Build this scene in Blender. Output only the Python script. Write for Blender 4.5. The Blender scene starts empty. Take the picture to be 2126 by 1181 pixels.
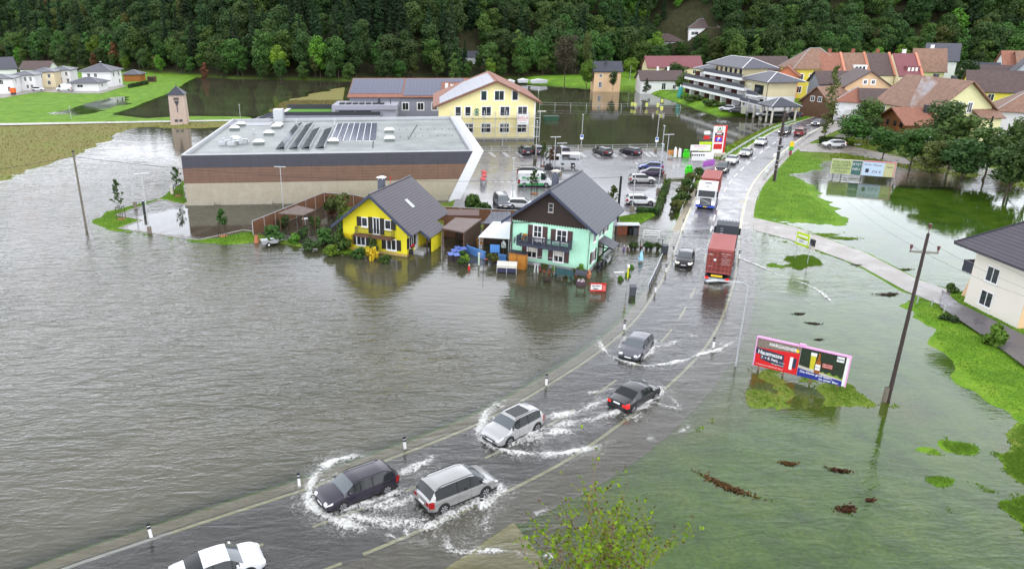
import bpy, math, random
import numpy as np
from math import radians, sin, cos, pi, atan2, hypot, sqrt
from mathutils import Vector, Matrix
random.seed(7); rng = np.random.default_rng(7)
sc = bpy.context.scene
COL = sc.collection
# ---------------------------------------------------------------- camera
PW, PH = 2126., 1181.
FPX, TH, RO, CAMH, X0 = 1522., radians(20.4), radians(-0.4), 26.5, 880.
_fw = Vector((0, cos(TH), -sin(TH))); _u0 = Vector((0, sin(TH), cos(TH))); _r0 = Vector((1, 0, 0))
_R = _r0*cos(RO) + _u0*sin(RO); _U = _u0*cos(RO) - _r0*sin(RO)
cd = bpy.data.cameras.new('camera'); cam = bpy.data.objects.new('camera', cd); COL.objects.link(cam)
cam.matrix_world = Matrix(((_R.x, _U.x, -_fw.x, 0), (_R.y, _U.y, -_fw.y, 0), (_R.z, _U.z, -_fw.z, CAMH), (0, 0, 0, 1)))
cd.sensor_width = 36; cd.lens = FPX/PW*36; cd.shift_x = (PW/2-X0)/PW; cd.clip_end = 4000; cd.clip_start = .5
sc.camera = cam
def G(u, v, z=0.):
    "plan: where a sight line from the drone meets height z"
    d = _fw*FPX + _R*(u-X0) - _U*(v-PH/2); t = (z-CAMH)/d.z
    return Vector((d.x*t, d.y*t, z))
def RY(u, v, Y):
    d = _fw*FPX + _R*(u-X0) - _U*(v-PH/2); t = Y/d.y
    return Vector((d.x*t, Y, CAMH + d.z*t))
def HZ(p, v):
    "height above plan point p seen at row v"
    d0 = _fw*FPX - _U*(v-PH/2)
    a, b = 0., 60.
    def row(z):
        q = Vector((p[0], p[1], z-CAMH)); return PH/2 - FPX*q.dot(_U)/q.dot(_fw)
    for _ in range(40):
        m = (a+b)/2
        if row(m) > v: a = m
        else: b = m
    return (a+b)/2
# ---------------------------------------------------------------- sky, sun, exposure
SUN_EL, SUN_AZ = radians(48), radians(150)
w = bpy.data.worlds.new('World'); sc.world = w; w.use_nodes = True
nt = w.node_tree; nt.nodes.clear()
o = nt.nodes.new('ShaderNodeOutputWorld'); bg = nt.nodes.new('ShaderNodeBackground')
sky = nt.nodes.new('ShaderNodeTexSky'); sky.sky_type = 'NISHITA'; sky.sun_disc = False
sky.sun_elevation = SUN_EL; sky.sun_rotation = SUN_AZ; sky.air_density = 1; sky.dust_density = 3
tc = nt.nodes.new('ShaderNodeTexCoord'); nz = nt.nodes.new('ShaderNodeTexNoise'); nz.inputs['Scale'].default_value = 3.2; nz.inputs['Detail'].default_value = 5
cr = nt.nodes.new('ShaderNodeValToRGB')
cr.color_ramp.elements[0].position = .3; cr.color_ramp.elements[0].color = (13.2, 13.9, 15.6, 1)
cr.color_ramp.elements[1].position = .72; cr.color_ramp.elements[1].color = (19.5, 19.9, 20.8, 1)
mx = nt.nodes.new('ShaderNodeMixRGB'); mx.inputs[0].default_value = .93
nt.links.new(tc.outputs['Generated'], nz.inputs['Vector']); nt.links.new(nz.outputs['Fac'], cr.inputs[0])
nt.links.new(sky.outputs[0], mx.inputs[1]); nt.links.new(cr.outputs[0], mx.inputs[2])
sx = nt.nodes.new('ShaderNodeSeparateXYZ'); nt.links.new(tc.outputs['Generated'], sx.inputs[0])
mrh = nt.nodes.new('ShaderNodeMapRange'); mrh.inputs[1].default_value = .1; mrh.inputs[2].default_value = .8; mrh.inputs[3].default_value = 2.0; mrh.inputs[4].default_value = .70
nt.links.new(sx.outputs['Z'], mrh.inputs[0]); sv = nt.nodes.new('ShaderNodeVectorMath'); sv.operation = 'SCALE'      # cloud deck brighter towards the horizon
nt.links.new(mx.outputs[0], sv.inputs[0]); nt.links.new(mrh.outputs[0], sv.inputs['Scale'])
nt.links.new(sv.outputs[0], bg.inputs[0]); bg.inputs[1].default_value = .1
nt.links.new(bg.outputs[0], o.inputs[0])
sl = bpy.data.lights.new('sun', 'SUN'); sl.energy = .9; sl.angle = radians(14); sl.color = (1, .97, .92)
so = bpy.data.objects.new('sun', sl); COL.objects.link(so); so.location = (0, 0, 200)
so.rotation_euler = (pi/2-SUN_EL, 0, pi-SUN_AZ)
sc.view_settings.view_transform = 'Standard'; sc.view_settings.look = 'None'; sc.view_settings.gamma = 1
sc.view_settings.exposure = 0.08
sc.render.engine = 'CYCLES'; sc.cycles.max_bounces = 6; sc.cycles.transparent_max_bounces = 10
sc.cycles.caustics_reflective = False; sc.cycles.caustics_refractive = False
# ---------------------------------------------------------------- materials
MATS = {}
def _n(t, k, **kw):
    n = t.nodes.new(k)
    for a, b in kw.items():
        if a in n.inputs: n.inputs[a].default_value = b
        else: setattr(n, a, b)
    return n
def mat(name, col, rough=.75, var=.12, scale=1.2, metal=0., bump=0., bscale=8., spec=.4, bands=None, coat=0., rnd=0., emit=None, space='Object', fine=0.):
    "principled with two octaves of tone variation, optional height bands (axis, spacing, depth, dark)"
    if name in MATS: return MATS[name]
    m = bpy.data.materials.new(name); m.use_nodes = True; t = m.node_tree; L = t.links
    p = t.nodes['Principled BSDF']; p.inputs['Roughness'].default_value = rough; p.inputs['Metallic'].default_value = metal
    p.inputs['Specular IOR Level'].default_value = spec; p.inputs['Coat Weight'].default_value = coat
    p.inputs['Base Color'].default_value = (*col, 1)
    if emit: p.inputs['Emission Color'].default_value = (*emit[:3], 1); p.inputs['Emission Strength'].default_value = emit[3]
    if var or bump or bands or rnd or fine:
        tc = _n(t, 'ShaderNodeTexCoord'); vec = tc.outputs['Object']
        if space == 'World': vec = _n(t, 'ShaderNodeNewGeometry').outputs['Position']
        n1 = _n(t, 'ShaderNodeTexNoise', Scale=scale, Detail=6., Roughness=.6); L.new(vec, n1.inputs['Vector'])
        mr = _n(t, 'ShaderNodeMapRange'); mr.inputs[1].default_value = .25; mr.inputs[2].default_value = .75
        mr.inputs[3].default_value = 1-var; mr.inputs[4].default_value = 1+var; L.new(n1.outputs['Fac'], mr.inputs[0])
        f = mr.outputs[0]
        def mul(a, b):
            k = _n(t, 'ShaderNodeMath', operation='MULTIPLY'); L.new(a, k.inputs[0])
            if isinstance(b, float): k.inputs[1].default_value = b
            else: L.new(b, k.inputs[1])
            return k.outputs[0]
        hgt = None
        if fine:
            n2 = _n(t, 'ShaderNodeTexNoise', Scale=scale*14, Detail=4.); L.new(vec, n2.inputs['Vector'])
            m2 = _n(t, 'ShaderNodeMapRange'); m2.inputs[1].default_value = .3; m2.inputs[2].default_value = .7
            m2.inputs[3].default_value = 1-fine; m2.inputs[4].default_value = 1+fine; L.new(n2.outputs['Fac'], m2.inputs[0]); f = mul(f, m2.outputs[0])
        if bands:
            sx = _n(t, 'ShaderNodeSeparateXYZ'); L.new(vec, sx.inputs[0])
            for (ax, sp, dark, wid) in bands:
                dv = _n(t, 'ShaderNodeMath', operation='DIVIDE'); L.new(sx.outputs[ax], dv.inputs[0]); dv.inputs[1].default_value = sp
                fr = _n(t, 'ShaderNodeMath', operation='FRACT'); L.new(dv.outputs[0], fr.inputs[0])
                ls = _n(t, 'ShaderNodeMath', operation='LESS_THAN'); L.new(fr.outputs[0], ls.inputs[0]); ls.inputs[1].default_value = wid
                ma = _n(t, 'ShaderNodeMath', operation='MULTIPLY_ADD'); L.new(ls.outputs[0], ma.inputs[0]); ma.inputs[1].default_value = dark-1.; ma.inputs[2].default_value = 1.
                f = mul(f, ma.outputs[0])
        if rnd:
            oi = _n(t, 'ShaderNodeObjectInfo')
            m3 = _n(t, 'ShaderNodeMapRange'); m3.inputs[3].default_value = 1-rnd; m3.inputs[4].default_value = 1+rnd; L.new(oi.outputs['Random'], m3.inputs[0]); f = mul(f, m3.outputs[0])
        vm = _n(t, 'ShaderNodeVectorMath', operation='SCALE'); vm.inputs[0].default_value = col; L.new(f, vm.inputs['Scale'])
        L.new(vm.outputs[0], p.inputs['Base Color'])
        if bump:
            bn = _n(t, 'ShaderNodeTexNoise', Scale=bscale, Detail=4.); L.new(vec, bn.inputs['Vector'])
            b = _n(t, 'ShaderNodeBump', Strength=bump, Distance=.05); L.new(bn.outputs['Fac'], b.inputs['Height']); L.new(b.outputs[0], p.inputs['Normal'])
    MATS[name] = m; return m
def leafmat(name, c1, c2, trans=.25):
    if name in MATS: return MATS[name]
    m = bpy.data.materials.new(name); m.use_nodes = True; t = m.node_tree; L = t.links
    p = t.nodes['Principled BSDF']; p.inputs['Roughness'].default_value = .6; p.inputs['Specular IOR Level'].default_value = .25
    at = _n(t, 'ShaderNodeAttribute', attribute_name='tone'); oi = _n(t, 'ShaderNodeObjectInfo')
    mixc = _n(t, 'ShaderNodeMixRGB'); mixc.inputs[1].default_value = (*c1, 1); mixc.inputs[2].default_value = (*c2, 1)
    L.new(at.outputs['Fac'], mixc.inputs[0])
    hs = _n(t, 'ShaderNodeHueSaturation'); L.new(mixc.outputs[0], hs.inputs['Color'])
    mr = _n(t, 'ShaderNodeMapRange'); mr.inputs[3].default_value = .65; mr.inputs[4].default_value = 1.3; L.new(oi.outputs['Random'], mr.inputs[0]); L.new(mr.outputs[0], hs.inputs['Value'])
    m4 = _n(t, 'ShaderNodeMath', operation='MULTIPLY'); L.new(oi.outputs['Random'], m4.inputs[0]); m4.inputs[1].default_value = 7.31
    fr = _n(t, 'ShaderNodeMath', operation='FRACT'); L.new(m4.outputs[0], fr.inputs[0])
    m5 = _n(t, 'ShaderNodeMapRange'); m5.inputs[3].default_value = .475; m5.inputs[4].default_value = .52; L.new(fr.outputs[0], m5.inputs[0]); L.new(m5.outputs[0], hs.inputs['Hue'])
    L.new(hs.outputs[0], p.inputs['Base Color'])
    tr = _n(t, 'ShaderNodeBsdfTranslucent'); L.new(hs.outputs[0], tr.inputs[0]); mxs = _n(t, 'ShaderNodeMixShader'); mxs.inputs[0].default_value = trans
    out = t.nodes['Material Output']; L.new(p.outputs[0], mxs.inputs[1]); L.new(tr.outputs[0], mxs.inputs[2]); L.new(mxs.outputs[0], out.inputs[0])
    MATS[name] = m; return m
# ---------------------------------------------------------------- mesh builder
class MB:
    def __init__(s): s.v = []; s.f = []; s.m = []
    def add(s, vs, fs, m=0):
        k = len(s.v); s.v += [tuple(q) for q in vs]; s.f += [tuple(i+k for i in f) for f in fs]; s.m += [m]*len(fs); return s
    def box(s, x0, y0, z0, x1, y1, z1, m=0):
        return s.add([(x0,y0,z0),(x1,y0,z0),(x1,y1,z0),(x0,y1,z0),(x0,y0,z1),(x1,y0,z1),(x1,y1,z1),(x0,y1,z1)],
            [(0,3,2,1),(4,5,6,7),(0,1,5,4),(1,2,6,5),(2,3,7,6),(3,0,4,7)], m)
    def prism(s, poly, vec, m=0):
        "planar polygon (3-D points) swept along vec"
        n = len(poly); P = [Vector(p) for p in poly]; V = Vector(vec)
        vs = P + [p+V for p in P]
        fs = [tuple(range(n-1, -1, -1)), tuple(range(n, 2*n))] + [(i, (i+1) % n, n+(i+1) % n, n+i) for i in range(n)]
        return s.add(vs, fs, m)
    def tube(s, pts, r, n=6, m=0, r2=None, cap=True):
        pts = [Vector(p) for p in pts]; N = len(pts); rings = []
        for i, p in enumerate(pts):
            d = (pts[min(i+1, N-1)]-pts[max(i-1, 0)])
            if d.length < 1e-6: d = Vector((0, 0, 1))
            d.normalize(); a = Vector((0, 0, 1)) if abs(d.z) < .9 else Vector((1, 0, 0))
            x = d.cross(a).normalized(); y = d.cross(x)
            rr = r if r2 is None else r+(r2-r)*i/(N-1)
            rings.append([p+(x*cos(2*pi*k/n)+y*sin(2*pi*k/n))*rr for k in range(n)])
        fs = []
        for i in range(N-1):
            for k in range(n):
                fs.append((i*n+k, i*n+(k+1) % n, (i+1)*n+(k+1) % n, (i+1)*n+k))
        if cap: fs += [tuple(range(n-1, -1, -1)), tuple(range((N-1)*n, N*n))]
        return s.add([q for r_ in rings for q in r_], fs, m)
    def build(s, name, mats, parent=None, smooth=False, loc=None, rz=0.):
        me = bpy.data.meshes.new(name); me.from_pydata(s.v, [], s.f)
        if not isinstance(mats, (list, tuple)): mats = [mats]
        for q in mats: me.materials.append(q)
        me.polygons.foreach_set('material_index', s.m)
        if smooth: me.polygons.foreach_set('use_smooth', [True]*len(s.f))
        me.update()
        ob = bpy.data.objects.new(name, me); COL.objects.link(ob)
        if parent: ob.parent = parent
        if loc is not None: ob.location = loc
        ob.rotation_euler = (0, 0, rz)
        return ob
def tag(o, label=None, cat=None, group=None, kind=None):
    if label: o['label'] = label
    if cat: o['category'] = cat
    if group: o['group'] = group
    if kind: o['kind'] = kind
    return o
def thing(name, label, cat, loc=(0, 0, 0), rz=0., group=None):
    o = bpy.data.objects.new(name, None); COL.objects.link(o); o.empty_display_size = .3
    o.location = loc; o.rotation_euler = (0, 0, rz); return tag(o, label, cat, group)
def dup(root, loc, rz=0., label=None, group=None, s=1.):
    r = root.copy(); COL.objects.link(r); r.location = loc; r.rotation_euler = (0, 0, rz); r.scale = (s, s, s) if not isinstance(s, tuple) else s
    if label: r['label'] = label
    if group: r['group'] = group
    for ch in list(root.children):
        c = ch.copy(); COL.objects.link(c); c.parent = r
        for g in ch.children:
            d = g.copy(); COL.objects.link(d); d.parent = c
    return r
def textmesh(name, body, size, m, parent=None, loc=(0, 0, 0), rot=(pi/2, 0, 0), align='CENTER', ext=.004, sx=1., shear=0., bold=0.):
    c = bpy.data.curves.new(name, 'FONT'); c.body = body; c.size = size; c.align_x = align; c.align_y = 'CENTER'; c.extrude = ext; c.shear = shear; c.offset = bold; c.resolution_u = 2
    t = bpy.data.objects.new(name, c); COL.objects.link(t)
    bpy.context.view_layer.update()
    me = bpy.data.meshes.new_from_object(t.evaluated_get(bpy.context.evaluated_depsgraph_get()))
    bpy.data.objects.remove(t); me.materials.clear(); me.materials.append(m)
    ob = bpy.data.objects.new(name, me); COL.objects.link(ob); ob.location = loc; ob.rotation_euler = rot; ob.scale = (sx, 1, 1)
    if parent: ob.parent = parent
    return ob
# common materials
m_white = mat('white_paint', (.78, .78, .77), .6, .05, 2)
m_offwhite = mat('cream_paint', (.62, .58, .5), .7, .06, 2)
m_dark = mat('dark_metal', (.035, .037, .045), .5, .1, 3)
m_grey = mat('grey_metal', (.33, .34, .36), .45, .08, 3, metal=.3)
m_lgrey = mat('galvanised_metal', (.5, .52, .54), .4, .08, 3, metal=.4)
m_glass = mat('window_glass', (.02, .025, .03), .06, 0, spec=.7)
m_wood = mat('brown_wood', (.11, .055, .03), .7, .3, 1.5)
m_dwood = mat('dark_wood', (.035, .022, .018), .7, .25, 2.5, bands=[(0, .16, .55, .12)])
m_black = mat('black_plastic', (.012, .012, .014), .45, 0)
m_red = mat('red_paint', (.55, .015, .015), .5, .05)
m_yellow = mat('yellow_paint', (.8, .55, .02), .5, .05)
# ---------------------------------------------------------------- terrain
def GP(pts, z=0.): return [tuple(G(u, v, z)[:2]) for u, v in pts]
def sdist(poly, X, Y, closed=True):
    d = np.full(X.shape, 1e9); ins = np.zeros(X.shape, bool); n = len(poly)
    for i in range(n if closed else n-1):
        ax, ay = poly[i]; bx, by = poly[(i+1) % n]; ex, ey = bx-ax, by-ay
        t = np.clip(((X-ax)*ex+(Y-ay)*ey)/(ex*ex+ey*ey+1e-9), 0, 1)
        d = np.minimum(d, np.hypot(X-ax-t*ex, Y-ay-t*ey))
        if closed:
            c = ((ay > Y) != (by > Y)) & (X < (bx-ax)*(Y-ay)/(by-ay+1e-12)+ax); ins ^= c
    return np.where(ins, -d, d) if closed else d
def sstep(a, b, x):
    t = np.clip((x-a)/(b-a), 0, 1); return t*t*(3-2*t)
_tab = rng.random((64, 64))
def vnoise(X, Y, s, ox=0.):
    x = X/s+ox; y = Y/s+ox*1.7; xi = np.floor(x).astype(int); yi = np.floor(y).astype(int); fx = x-xi; fy = y-yi
    fx = fx*fx*(3-2*fx); fy = fy*fy*(3-2*fy); T = lambda a, b: _tab[a % 64, b % 64]
    return (T(xi, yi)*(1-fx)+T(xi+1, yi)*fx)*(1-fy)+(T(xi, yi+1)*(1-fx)+T(xi+1, yi+1)*fx)*fy-.5
def fnoise(X, Y, s, o=0.): return vnoise(X, Y, s, o)+.5*vnoise(X, Y, s/2.1, o+5)+.25*vnoise(X, Y, s/4.3, o+9)+.13*vnoise(X, Y, s/9, o+3)
# road edges (painted lines) from the plan
ROAD_L = GP([(-160,1290),(-20,1236),(130,1181),(345,1112),(640,1020),(820,953),(1000,882),(1110,815),(1235,738),(1320,668),(1372,598),(1400,548),(1428,450),(1458,385),(1508,340),(1560,303),(1610,272),(1672,253),(1740,232),(1790,222)])
ROAD_R = GP([(240,1345),(430,1265),(665,1172),(850,1098),(1035,1015),(1175,945),(1262,893),(1370,808),(1440,740),(1482,680),(1507,610),(1525,530),(1543,440),(1572,375),(1612,330),(1655,300),(1700,276),(1750,258),(1800,243),(1835,232)])
def resample(pl, n):
    P = np.array(pl); 
    # Catmull-Rom
    out = []
    for i in range(len(P)-1):
        p0, p1, p2, p3 = P[max(i-1, 0)], P[i], P[i+1], P[min(i+2, len(P)-1)]
        for t in np.linspace(0, 1, 12, endpoint=False):
            out.append(.5*((2*p1)+(-p0+p2)*t+(2*p0-5*p1+4*p2-p3)*t*t+(-p0+3*p1-3*p2+p3)*t**3))
    out.append(P[-1]); out = np.array(out); s = np.r_[0, np.cumsum(np.hypot(*np.diff(out, axis=0).T))]
    q = np.linspace(0, s[-1], n); return np.c_[np.interp(q, s, out[:, 0]), np.interp(q, s, out[:, 1])]
NS = 260
RL0 = resample(ROAD_L, NS); RR0 = resample(ROAD_R, 900)
# pair left samples with nearest right samples so that cross-sections are square
RC = []
for p in RL0:
    k = np.argmin(np.hypot(*(RR0-p).T)); RC.append((p+RR0[k])/2)
RC = np.array(RC)
for _ in range(6): RC[1:-1] = (RC[:-2]+RC[1:-1]*2+RC[2:])/4
s_ = np.r_[0, np.cumsum(np.hypot(*np.diff(RC, axis=0).T))]; RLEN = s_[-1]
def rc(s):
    "road centre point and unit tangent at arc length s"
    x = np.interp(s, s_, RC[:, 0]); y = np.interp(s, s_, RC[:, 1]); x2 = np.interp(s+1.5, s_, RC[:, 0]); y2 = np.interp(s+1.5, s_, RC[:, 1]); x1 = np.interp(s-1.5, s_, RC[:, 0]); y1 = np.interp(s-1.5, s_, RC[:, 1])
    d = np.hypot(x2-x1, y2-y1); return x, y, (x2-x1)/d, (y2-y1)/d
def rpt(s, off):
    x, y, tx, ty = rc(s); return x+ty*off, y-tx*off       # +off = right of travel direction (up the picture)
HWID = float(np.median([np.min(np.hypot(*(RR0-p).T)) for p in RL0]))/2
_y = np.array([20, 36, 45, 70, 84, 92, 110, 140, 200, 330]); _z = np.array([-.012, -.07, -.13, -.17, -.10, .02, .12, .25, 1.0, 1.6])
def road_z(Y): return np.interp(Y, _y, _z)
# shoulder / cycle path right of the road
SH_OUT = GP([(600,1400),(720,1290),(925,1181),(1055,1096),(1250,1003),(1400,890),(1500,775),(1548,690),(1568,600),(1563,470),(1577,400),(1622,345),(1655,314),(1705,290),(1760,268),(1830,245)])
POLY = {}
def feat(n, pts): POLY[n] = GP(pts); return POLY[n]
feat('low_right', [(1000,1500),(1240,1015),(1400,890),(1510,780),(1565,610),(1563,470),(1600,400),(1700,380),(2700,420),(3200,1600)])
feat('grass_ne', [(1563,455),(1575,398),(1618,345),(1652,306),(1735,300),(1850,325),(1870,345),(1725,333),(1700,350),(1648,365),(1655,400),(1712,455),(1640,450)])
feat('grass_mid', [(1566,480),(1640,485),(1700,515),(1690,545),(1630,560),(1568,550)])
feat('grass_sign', [(1632,533),(1680,533),(1692,548),(1660,558)])
feat('grass_bill', [(1556,690),(1500,790),(1430,850),(1410,885),(1480,870),(1560,820),(1700,838),(1868,852),(1860,836),(1760,810),(1640,772),(1575,745)])
feat('yard', [(1935,650),(1975,695),(2010,745),(2060,790),(2126,850),(2500,1100),(2600,800),(2126,640),(1960,612)])
feat('bank_se', [(2122,900),(2135,1110),(2300,1100),(2300,920)])
feat('patch_se', [(1940,1000),(1985,960),(2050,985),(2126,1080),(2300,1200),(2126,1200),(2060,1150),(2000,1060)])
feat('patch_se2', [(2010,930),(2060,925),(2126,1010),(2300,1100),(2180,1130),(2090,1030)])
feat('drive', [(1563,452),(1650,472),(1800,528),(1905,582),(1975,606),(1965,640),(1880,605),(1790,555),(1640,498),(1565,478)])
feat('lane', [(1655,300),(1760,305),(1880,332),(1900,345),(1885,347),(1750,322),(1660,318)])
feat('tree_bank', [(1735,330),(1870,345),(2126,392),(2500,430),(2500,300),(1900,250),(1740,292)])
feat('field', [(-700,500),(0,372),(70,345),(150,322),(235,285),(290,262),(380,266),(470,262),(470,254),(0,262),(-700,268)])
feat('meadow', [(-700,262),(-700,190),(0,160),(140,150),(300,152),(400,158),(372,172),(345,190),(262,222),(205,240),(300,250),(380,245),(500,246),(500,256),(0,262)])
feat('meadow_wet', [(110,236),(200,208),(262,200),(264,214),(215,238),(150,240)])
feat('brown_strip', [(555,240),(590,215),(660,193),(730,178),(730,205),(680,225),(640,248)])
feat('main_lot', [(940,432),(985,318),(1375,313),(1400,330),(1510,334),(1470,372),(1440,372),(1385,372),(1362,440),(1180,470),(940,470)])
feat('grass_lot', [(1290,462),(1328,462),(1365,442),(1388,376),(1378,376),(1355,436),(1300,440)])
feat('small_lot', [(240,447),(333,416),(390,426),(395,422),(560,426),(700,426),(700,520),(527,482),(505,478),(412,498),(246,474),(296,456)])
feat('grass_west', [(190,462),(225,440),(330,412),(355,396),(383,372),(388,424),(332,414),(236,446),(292,458),(240,476),(410,501),(500,483),(528,484),(527,505),(470,508),(400,502),(220,476)])
feat('garden', [(525,470),(545,500),(610,512),(700,520),(722,524),(1000,470),(945,420),(760,410),(680,405),(527,462)])
feat('school_yard', [(720,260),(1000,300),(1110,292),(1130,285),(1120,210),(728,170)])
feat('apt_ground', [(1370,195),(1500,238),(1560,240),(1630,240),(1700,237),(1900,250),(3000,300),(3500,180),(1700,150),(1370,165),(1340,180)])
feat('far_bank', [(1110,172),(1200,178),(1300,186),(1400,196),(1500,150),(1110,140)])
feat('verge_nw', [(1378,330),(1440,345),(1500,334),(1560,300),(1640,262),(1700,243),(1690,238),(1600,268),(1530,300),(1470,325),(1400,322)])
# forest foot (plan), by x
FOREST = sorted(GP([(-900,110),(-300,118),(0,127),(250,148),(480,163),(720,168),(1000,165),(1200,160),(1340,150)])) 
_fx = np.array([p[0] for p in FOREST]+[130, 200, 300, 500, 900]); _fy = np.array([p[1] for p in FOREST]+[315, 318, 300, 280, 260])
def forest_y(X): return np.interp(X, _fx, _fy)
def zone(h, name, target, out=1.5, inn=0., noise=0., ns=4.):
    d = sdist(POLY[name], zone.X, zone.Y)
    if noise: d = d+fnoise(zone.X, zone.Y, ns, 3.1)*noise
    w_ = 1-sstep(-inn, out, d)
    return h*(1-w_)+target*w_
def height(X, Y, cut=True):
    zone.X, zone.Y = X, Y
    h = np.full(X.shape, -1.1)+fnoise(X, Y, 25)*.2
    n1 = fnoise(X, Y, 3.2, 1.3); n0 = fnoise(X, Y, 11., 2.3)
    h = zone(h, 'low_right', -.07+n0*.045+n1*.035, 3, 1)
    h = np.where(Y > 400, -.6, h)
    h = zone(h, 'tree_bank', -.05+n0*.5, 6, 2)
    h = zone(h, 'grass_ne', .16+n1*.05, 5, 1, 3., 5)
    h = zone(h, 'grass_mid', -.015+n1*.12, 2, 1, 2, 3)
    h = zone(h, 'grass_sign', .14, 1.2, .4, .8, 2)
    h = zone(h, 'grass_bill', .0+n1*.17, 2.2, .3, 1.6, 3)
    h = zone(h, 'patch_se', -.06+n1*.3, 2.5, .3, 2.5, 3)
    h = zone(h, 'patch_se2', -.08+n1*.3, 2.5, .3, 2.5, 3)
    h = zone(h, 'yard', .3+n0*.1, 2.6, .5, 1.6, 3)
    h = zone(h, 'bank_se', .08+n1*.15, 2, .5, 1.5, 3)
    h = h+fnoise(X, Y, 1.3, 5.)*.07*(1-sstep(0, 4, sdist(POLY['low_right'], X, Y)))
    h = zone(h, 'field', .16+n1*.07, 6, 1, 5., 7)
    h = zone(h, 'brown_strip', .2+n1*.1, 6, 1, 5, 8)
    h = zone(h, 'meadow', .5, 9, 1)
    h = zone(h, 'meadow_wet', -.02+n0*.12, 7, 1, 6, 8)
    h = zone(h, 'far_bank', 1.2, 8, 1)
    h = zone(h, 'apt_ground', 1.3, 5, 1)
    h = zone(h, 'verge_nw', .4, 3, .5)
    h = zone(h, 'school_yard', -.5, 3)
    h = zone(h, 'garden', .06+n1*.12, 2.5, .5, 1.5, 3)
    h = zone(h, 'grass_lot', .35, .8)
    h = zone(h, 'grass_west', .1+n1*.04, 1.6, .3, .8, 2)
    h = zone(h, 'small_lot', -.16, .3)
    h = zone(h, 'main_lot', .22, 1.)
    h = zone(h, 'lane', .3, 2.)
    h = zone(h, 'drive', np.interp(X, [38, 46, 55], [-.03, .02, .15]), .8)
    # road bed and shoulders
    near = (Y < 340)
    d = np.full(X.shape, 99.); zr = np.zeros(X.shape)
    d[near] = sdist([tuple(p) for p in RC[::2]], X[near], Y[near], False)
    zr = road_z(Y)
    w_ = 1-sstep(HWID+.9, HWID+2.6+sstep(90, 130, Y)*2, d); h = h*(1-w_)+(zr-.02)*w_
    dsh = sdist(SHPOLY, X, Y); w_ = 1-sstep(.1, 1.6, dsh); h = h*(1-w_)+(zr-.03)*w_
    dw = sdist(POLY['apron'], X, Y); w_ = 1-sstep(0, .8, dw); h = h*(1-w_)-.03*w_
    # hills
    fy = forest_y(X); t = np.maximum(Y-fy+4, 0)
    hill = (62+22*sstep(-60, 120, X))*(1-np.exp(-t/130.))*sstep(0, 50, t)+fnoise(X, Y, 140, 4)*sstep(30, 240, t)*20
    h = np.where(t > 0, np.maximum(h, 0)*0+np.maximum(sstep(0, 6, t)*.7, 0)+hill+(h*(1-sstep(0, 6, t))), h)
    if cut:
        dc = np.minimum(d-HWID-.9, dsh); h = h-.12*(1-sstep(-.5, -.05, dc))
        for k in ('main_lot', 'small_lot', 'drive', 'lane', 'apron'):
            h = h-.10*(1-sstep(-.7, -.1, sdist(POLY[k], X, Y)))
    return h
feat('apron', [(885,1206),(1066,1083),(1120,1150),(1150,1230),(900,1260)])
SHI = [tuple(rpt(s, HWID-.1)) for s in np.arange(0, RLEN, 2.)]
_smooth = resample(SH_OUT, 80)
SHPOLY = [tuple(p) for p in _smooth]+SHI[::-1]
def axis(a, b, c, d, fine, g):
    "spacing fine between b and c, growing by factor g outwards"
    v = list(np.arange(b, c, fine)); s = fine; x = v[-1]
    while x < d: s *= g; x += s; v.append(x)
    s = fine; x = b; lo = []
    while x > a: s *= g; x -= s; lo.append(x)
    return np.array(lo[::-1]+v)
XS = axis(-900, -50, 68, 1000, .55, 1.045); YS = axis(-60, 26, 120, 1100, .55, 1.022)
GX, GY = np.meshgrid(XS, YS)
HH = height(GX, GY)
def gridmesh(name, X, Y, Z, m, attrs={}, keep=None):
    ny, nx = X.shape; V = np.c_[X.ravel(), Y.ravel(), Z.ravel()]
    i = np.arange(ny*nx).reshape(ny, nx); Fq = np.stack([i[:-1, :-1], i[:-1, 1:], i[1:, 1:], i[1:, :-1]], -1).reshape(-1, 4)
    if keep is not None:
        Fq = Fq[keep[Fq].any(1)]; used = np.unique(Fq); mp = -np.ones(len(V), int); mp[used] = np.arange(len(used)); V = V[used]; Fq = mp[Fq]
        attrs = {k: a.ravel()[used] for k, a in attrs.items()}
    else: attrs = {k: a.ravel() for k, a in attrs.items()}
    me = bpy.data.meshes.new(name); me.vertices.add(len(V)); me.vertices.foreach_set('co', V.ravel())
    me.loops.add(len(Fq)*4); me.loops.foreach_set('vertex_index', Fq.ravel()); me.polygons.add(len(Fq))
    me.polygons.foreach_set('loop_start', np.arange(0, len(Fq)*4, 4)); me.polygons.foreach_set('loop_total', np.full(len(Fq), 4))
    me.polygons.foreach_set('use_smooth', np.ones(len(Fq), bool)); me.update(calc_edges=True)
    for k, a in attrs.items():
        at = me.attributes.new(k, 'FLOAT', 'POINT'); at.data.foreach_set('value', a.astype(np.float32))
    me.materials.append(m); ob = bpy.data.objects.new(name, me); COL.objects.link(ob); return ob
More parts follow.
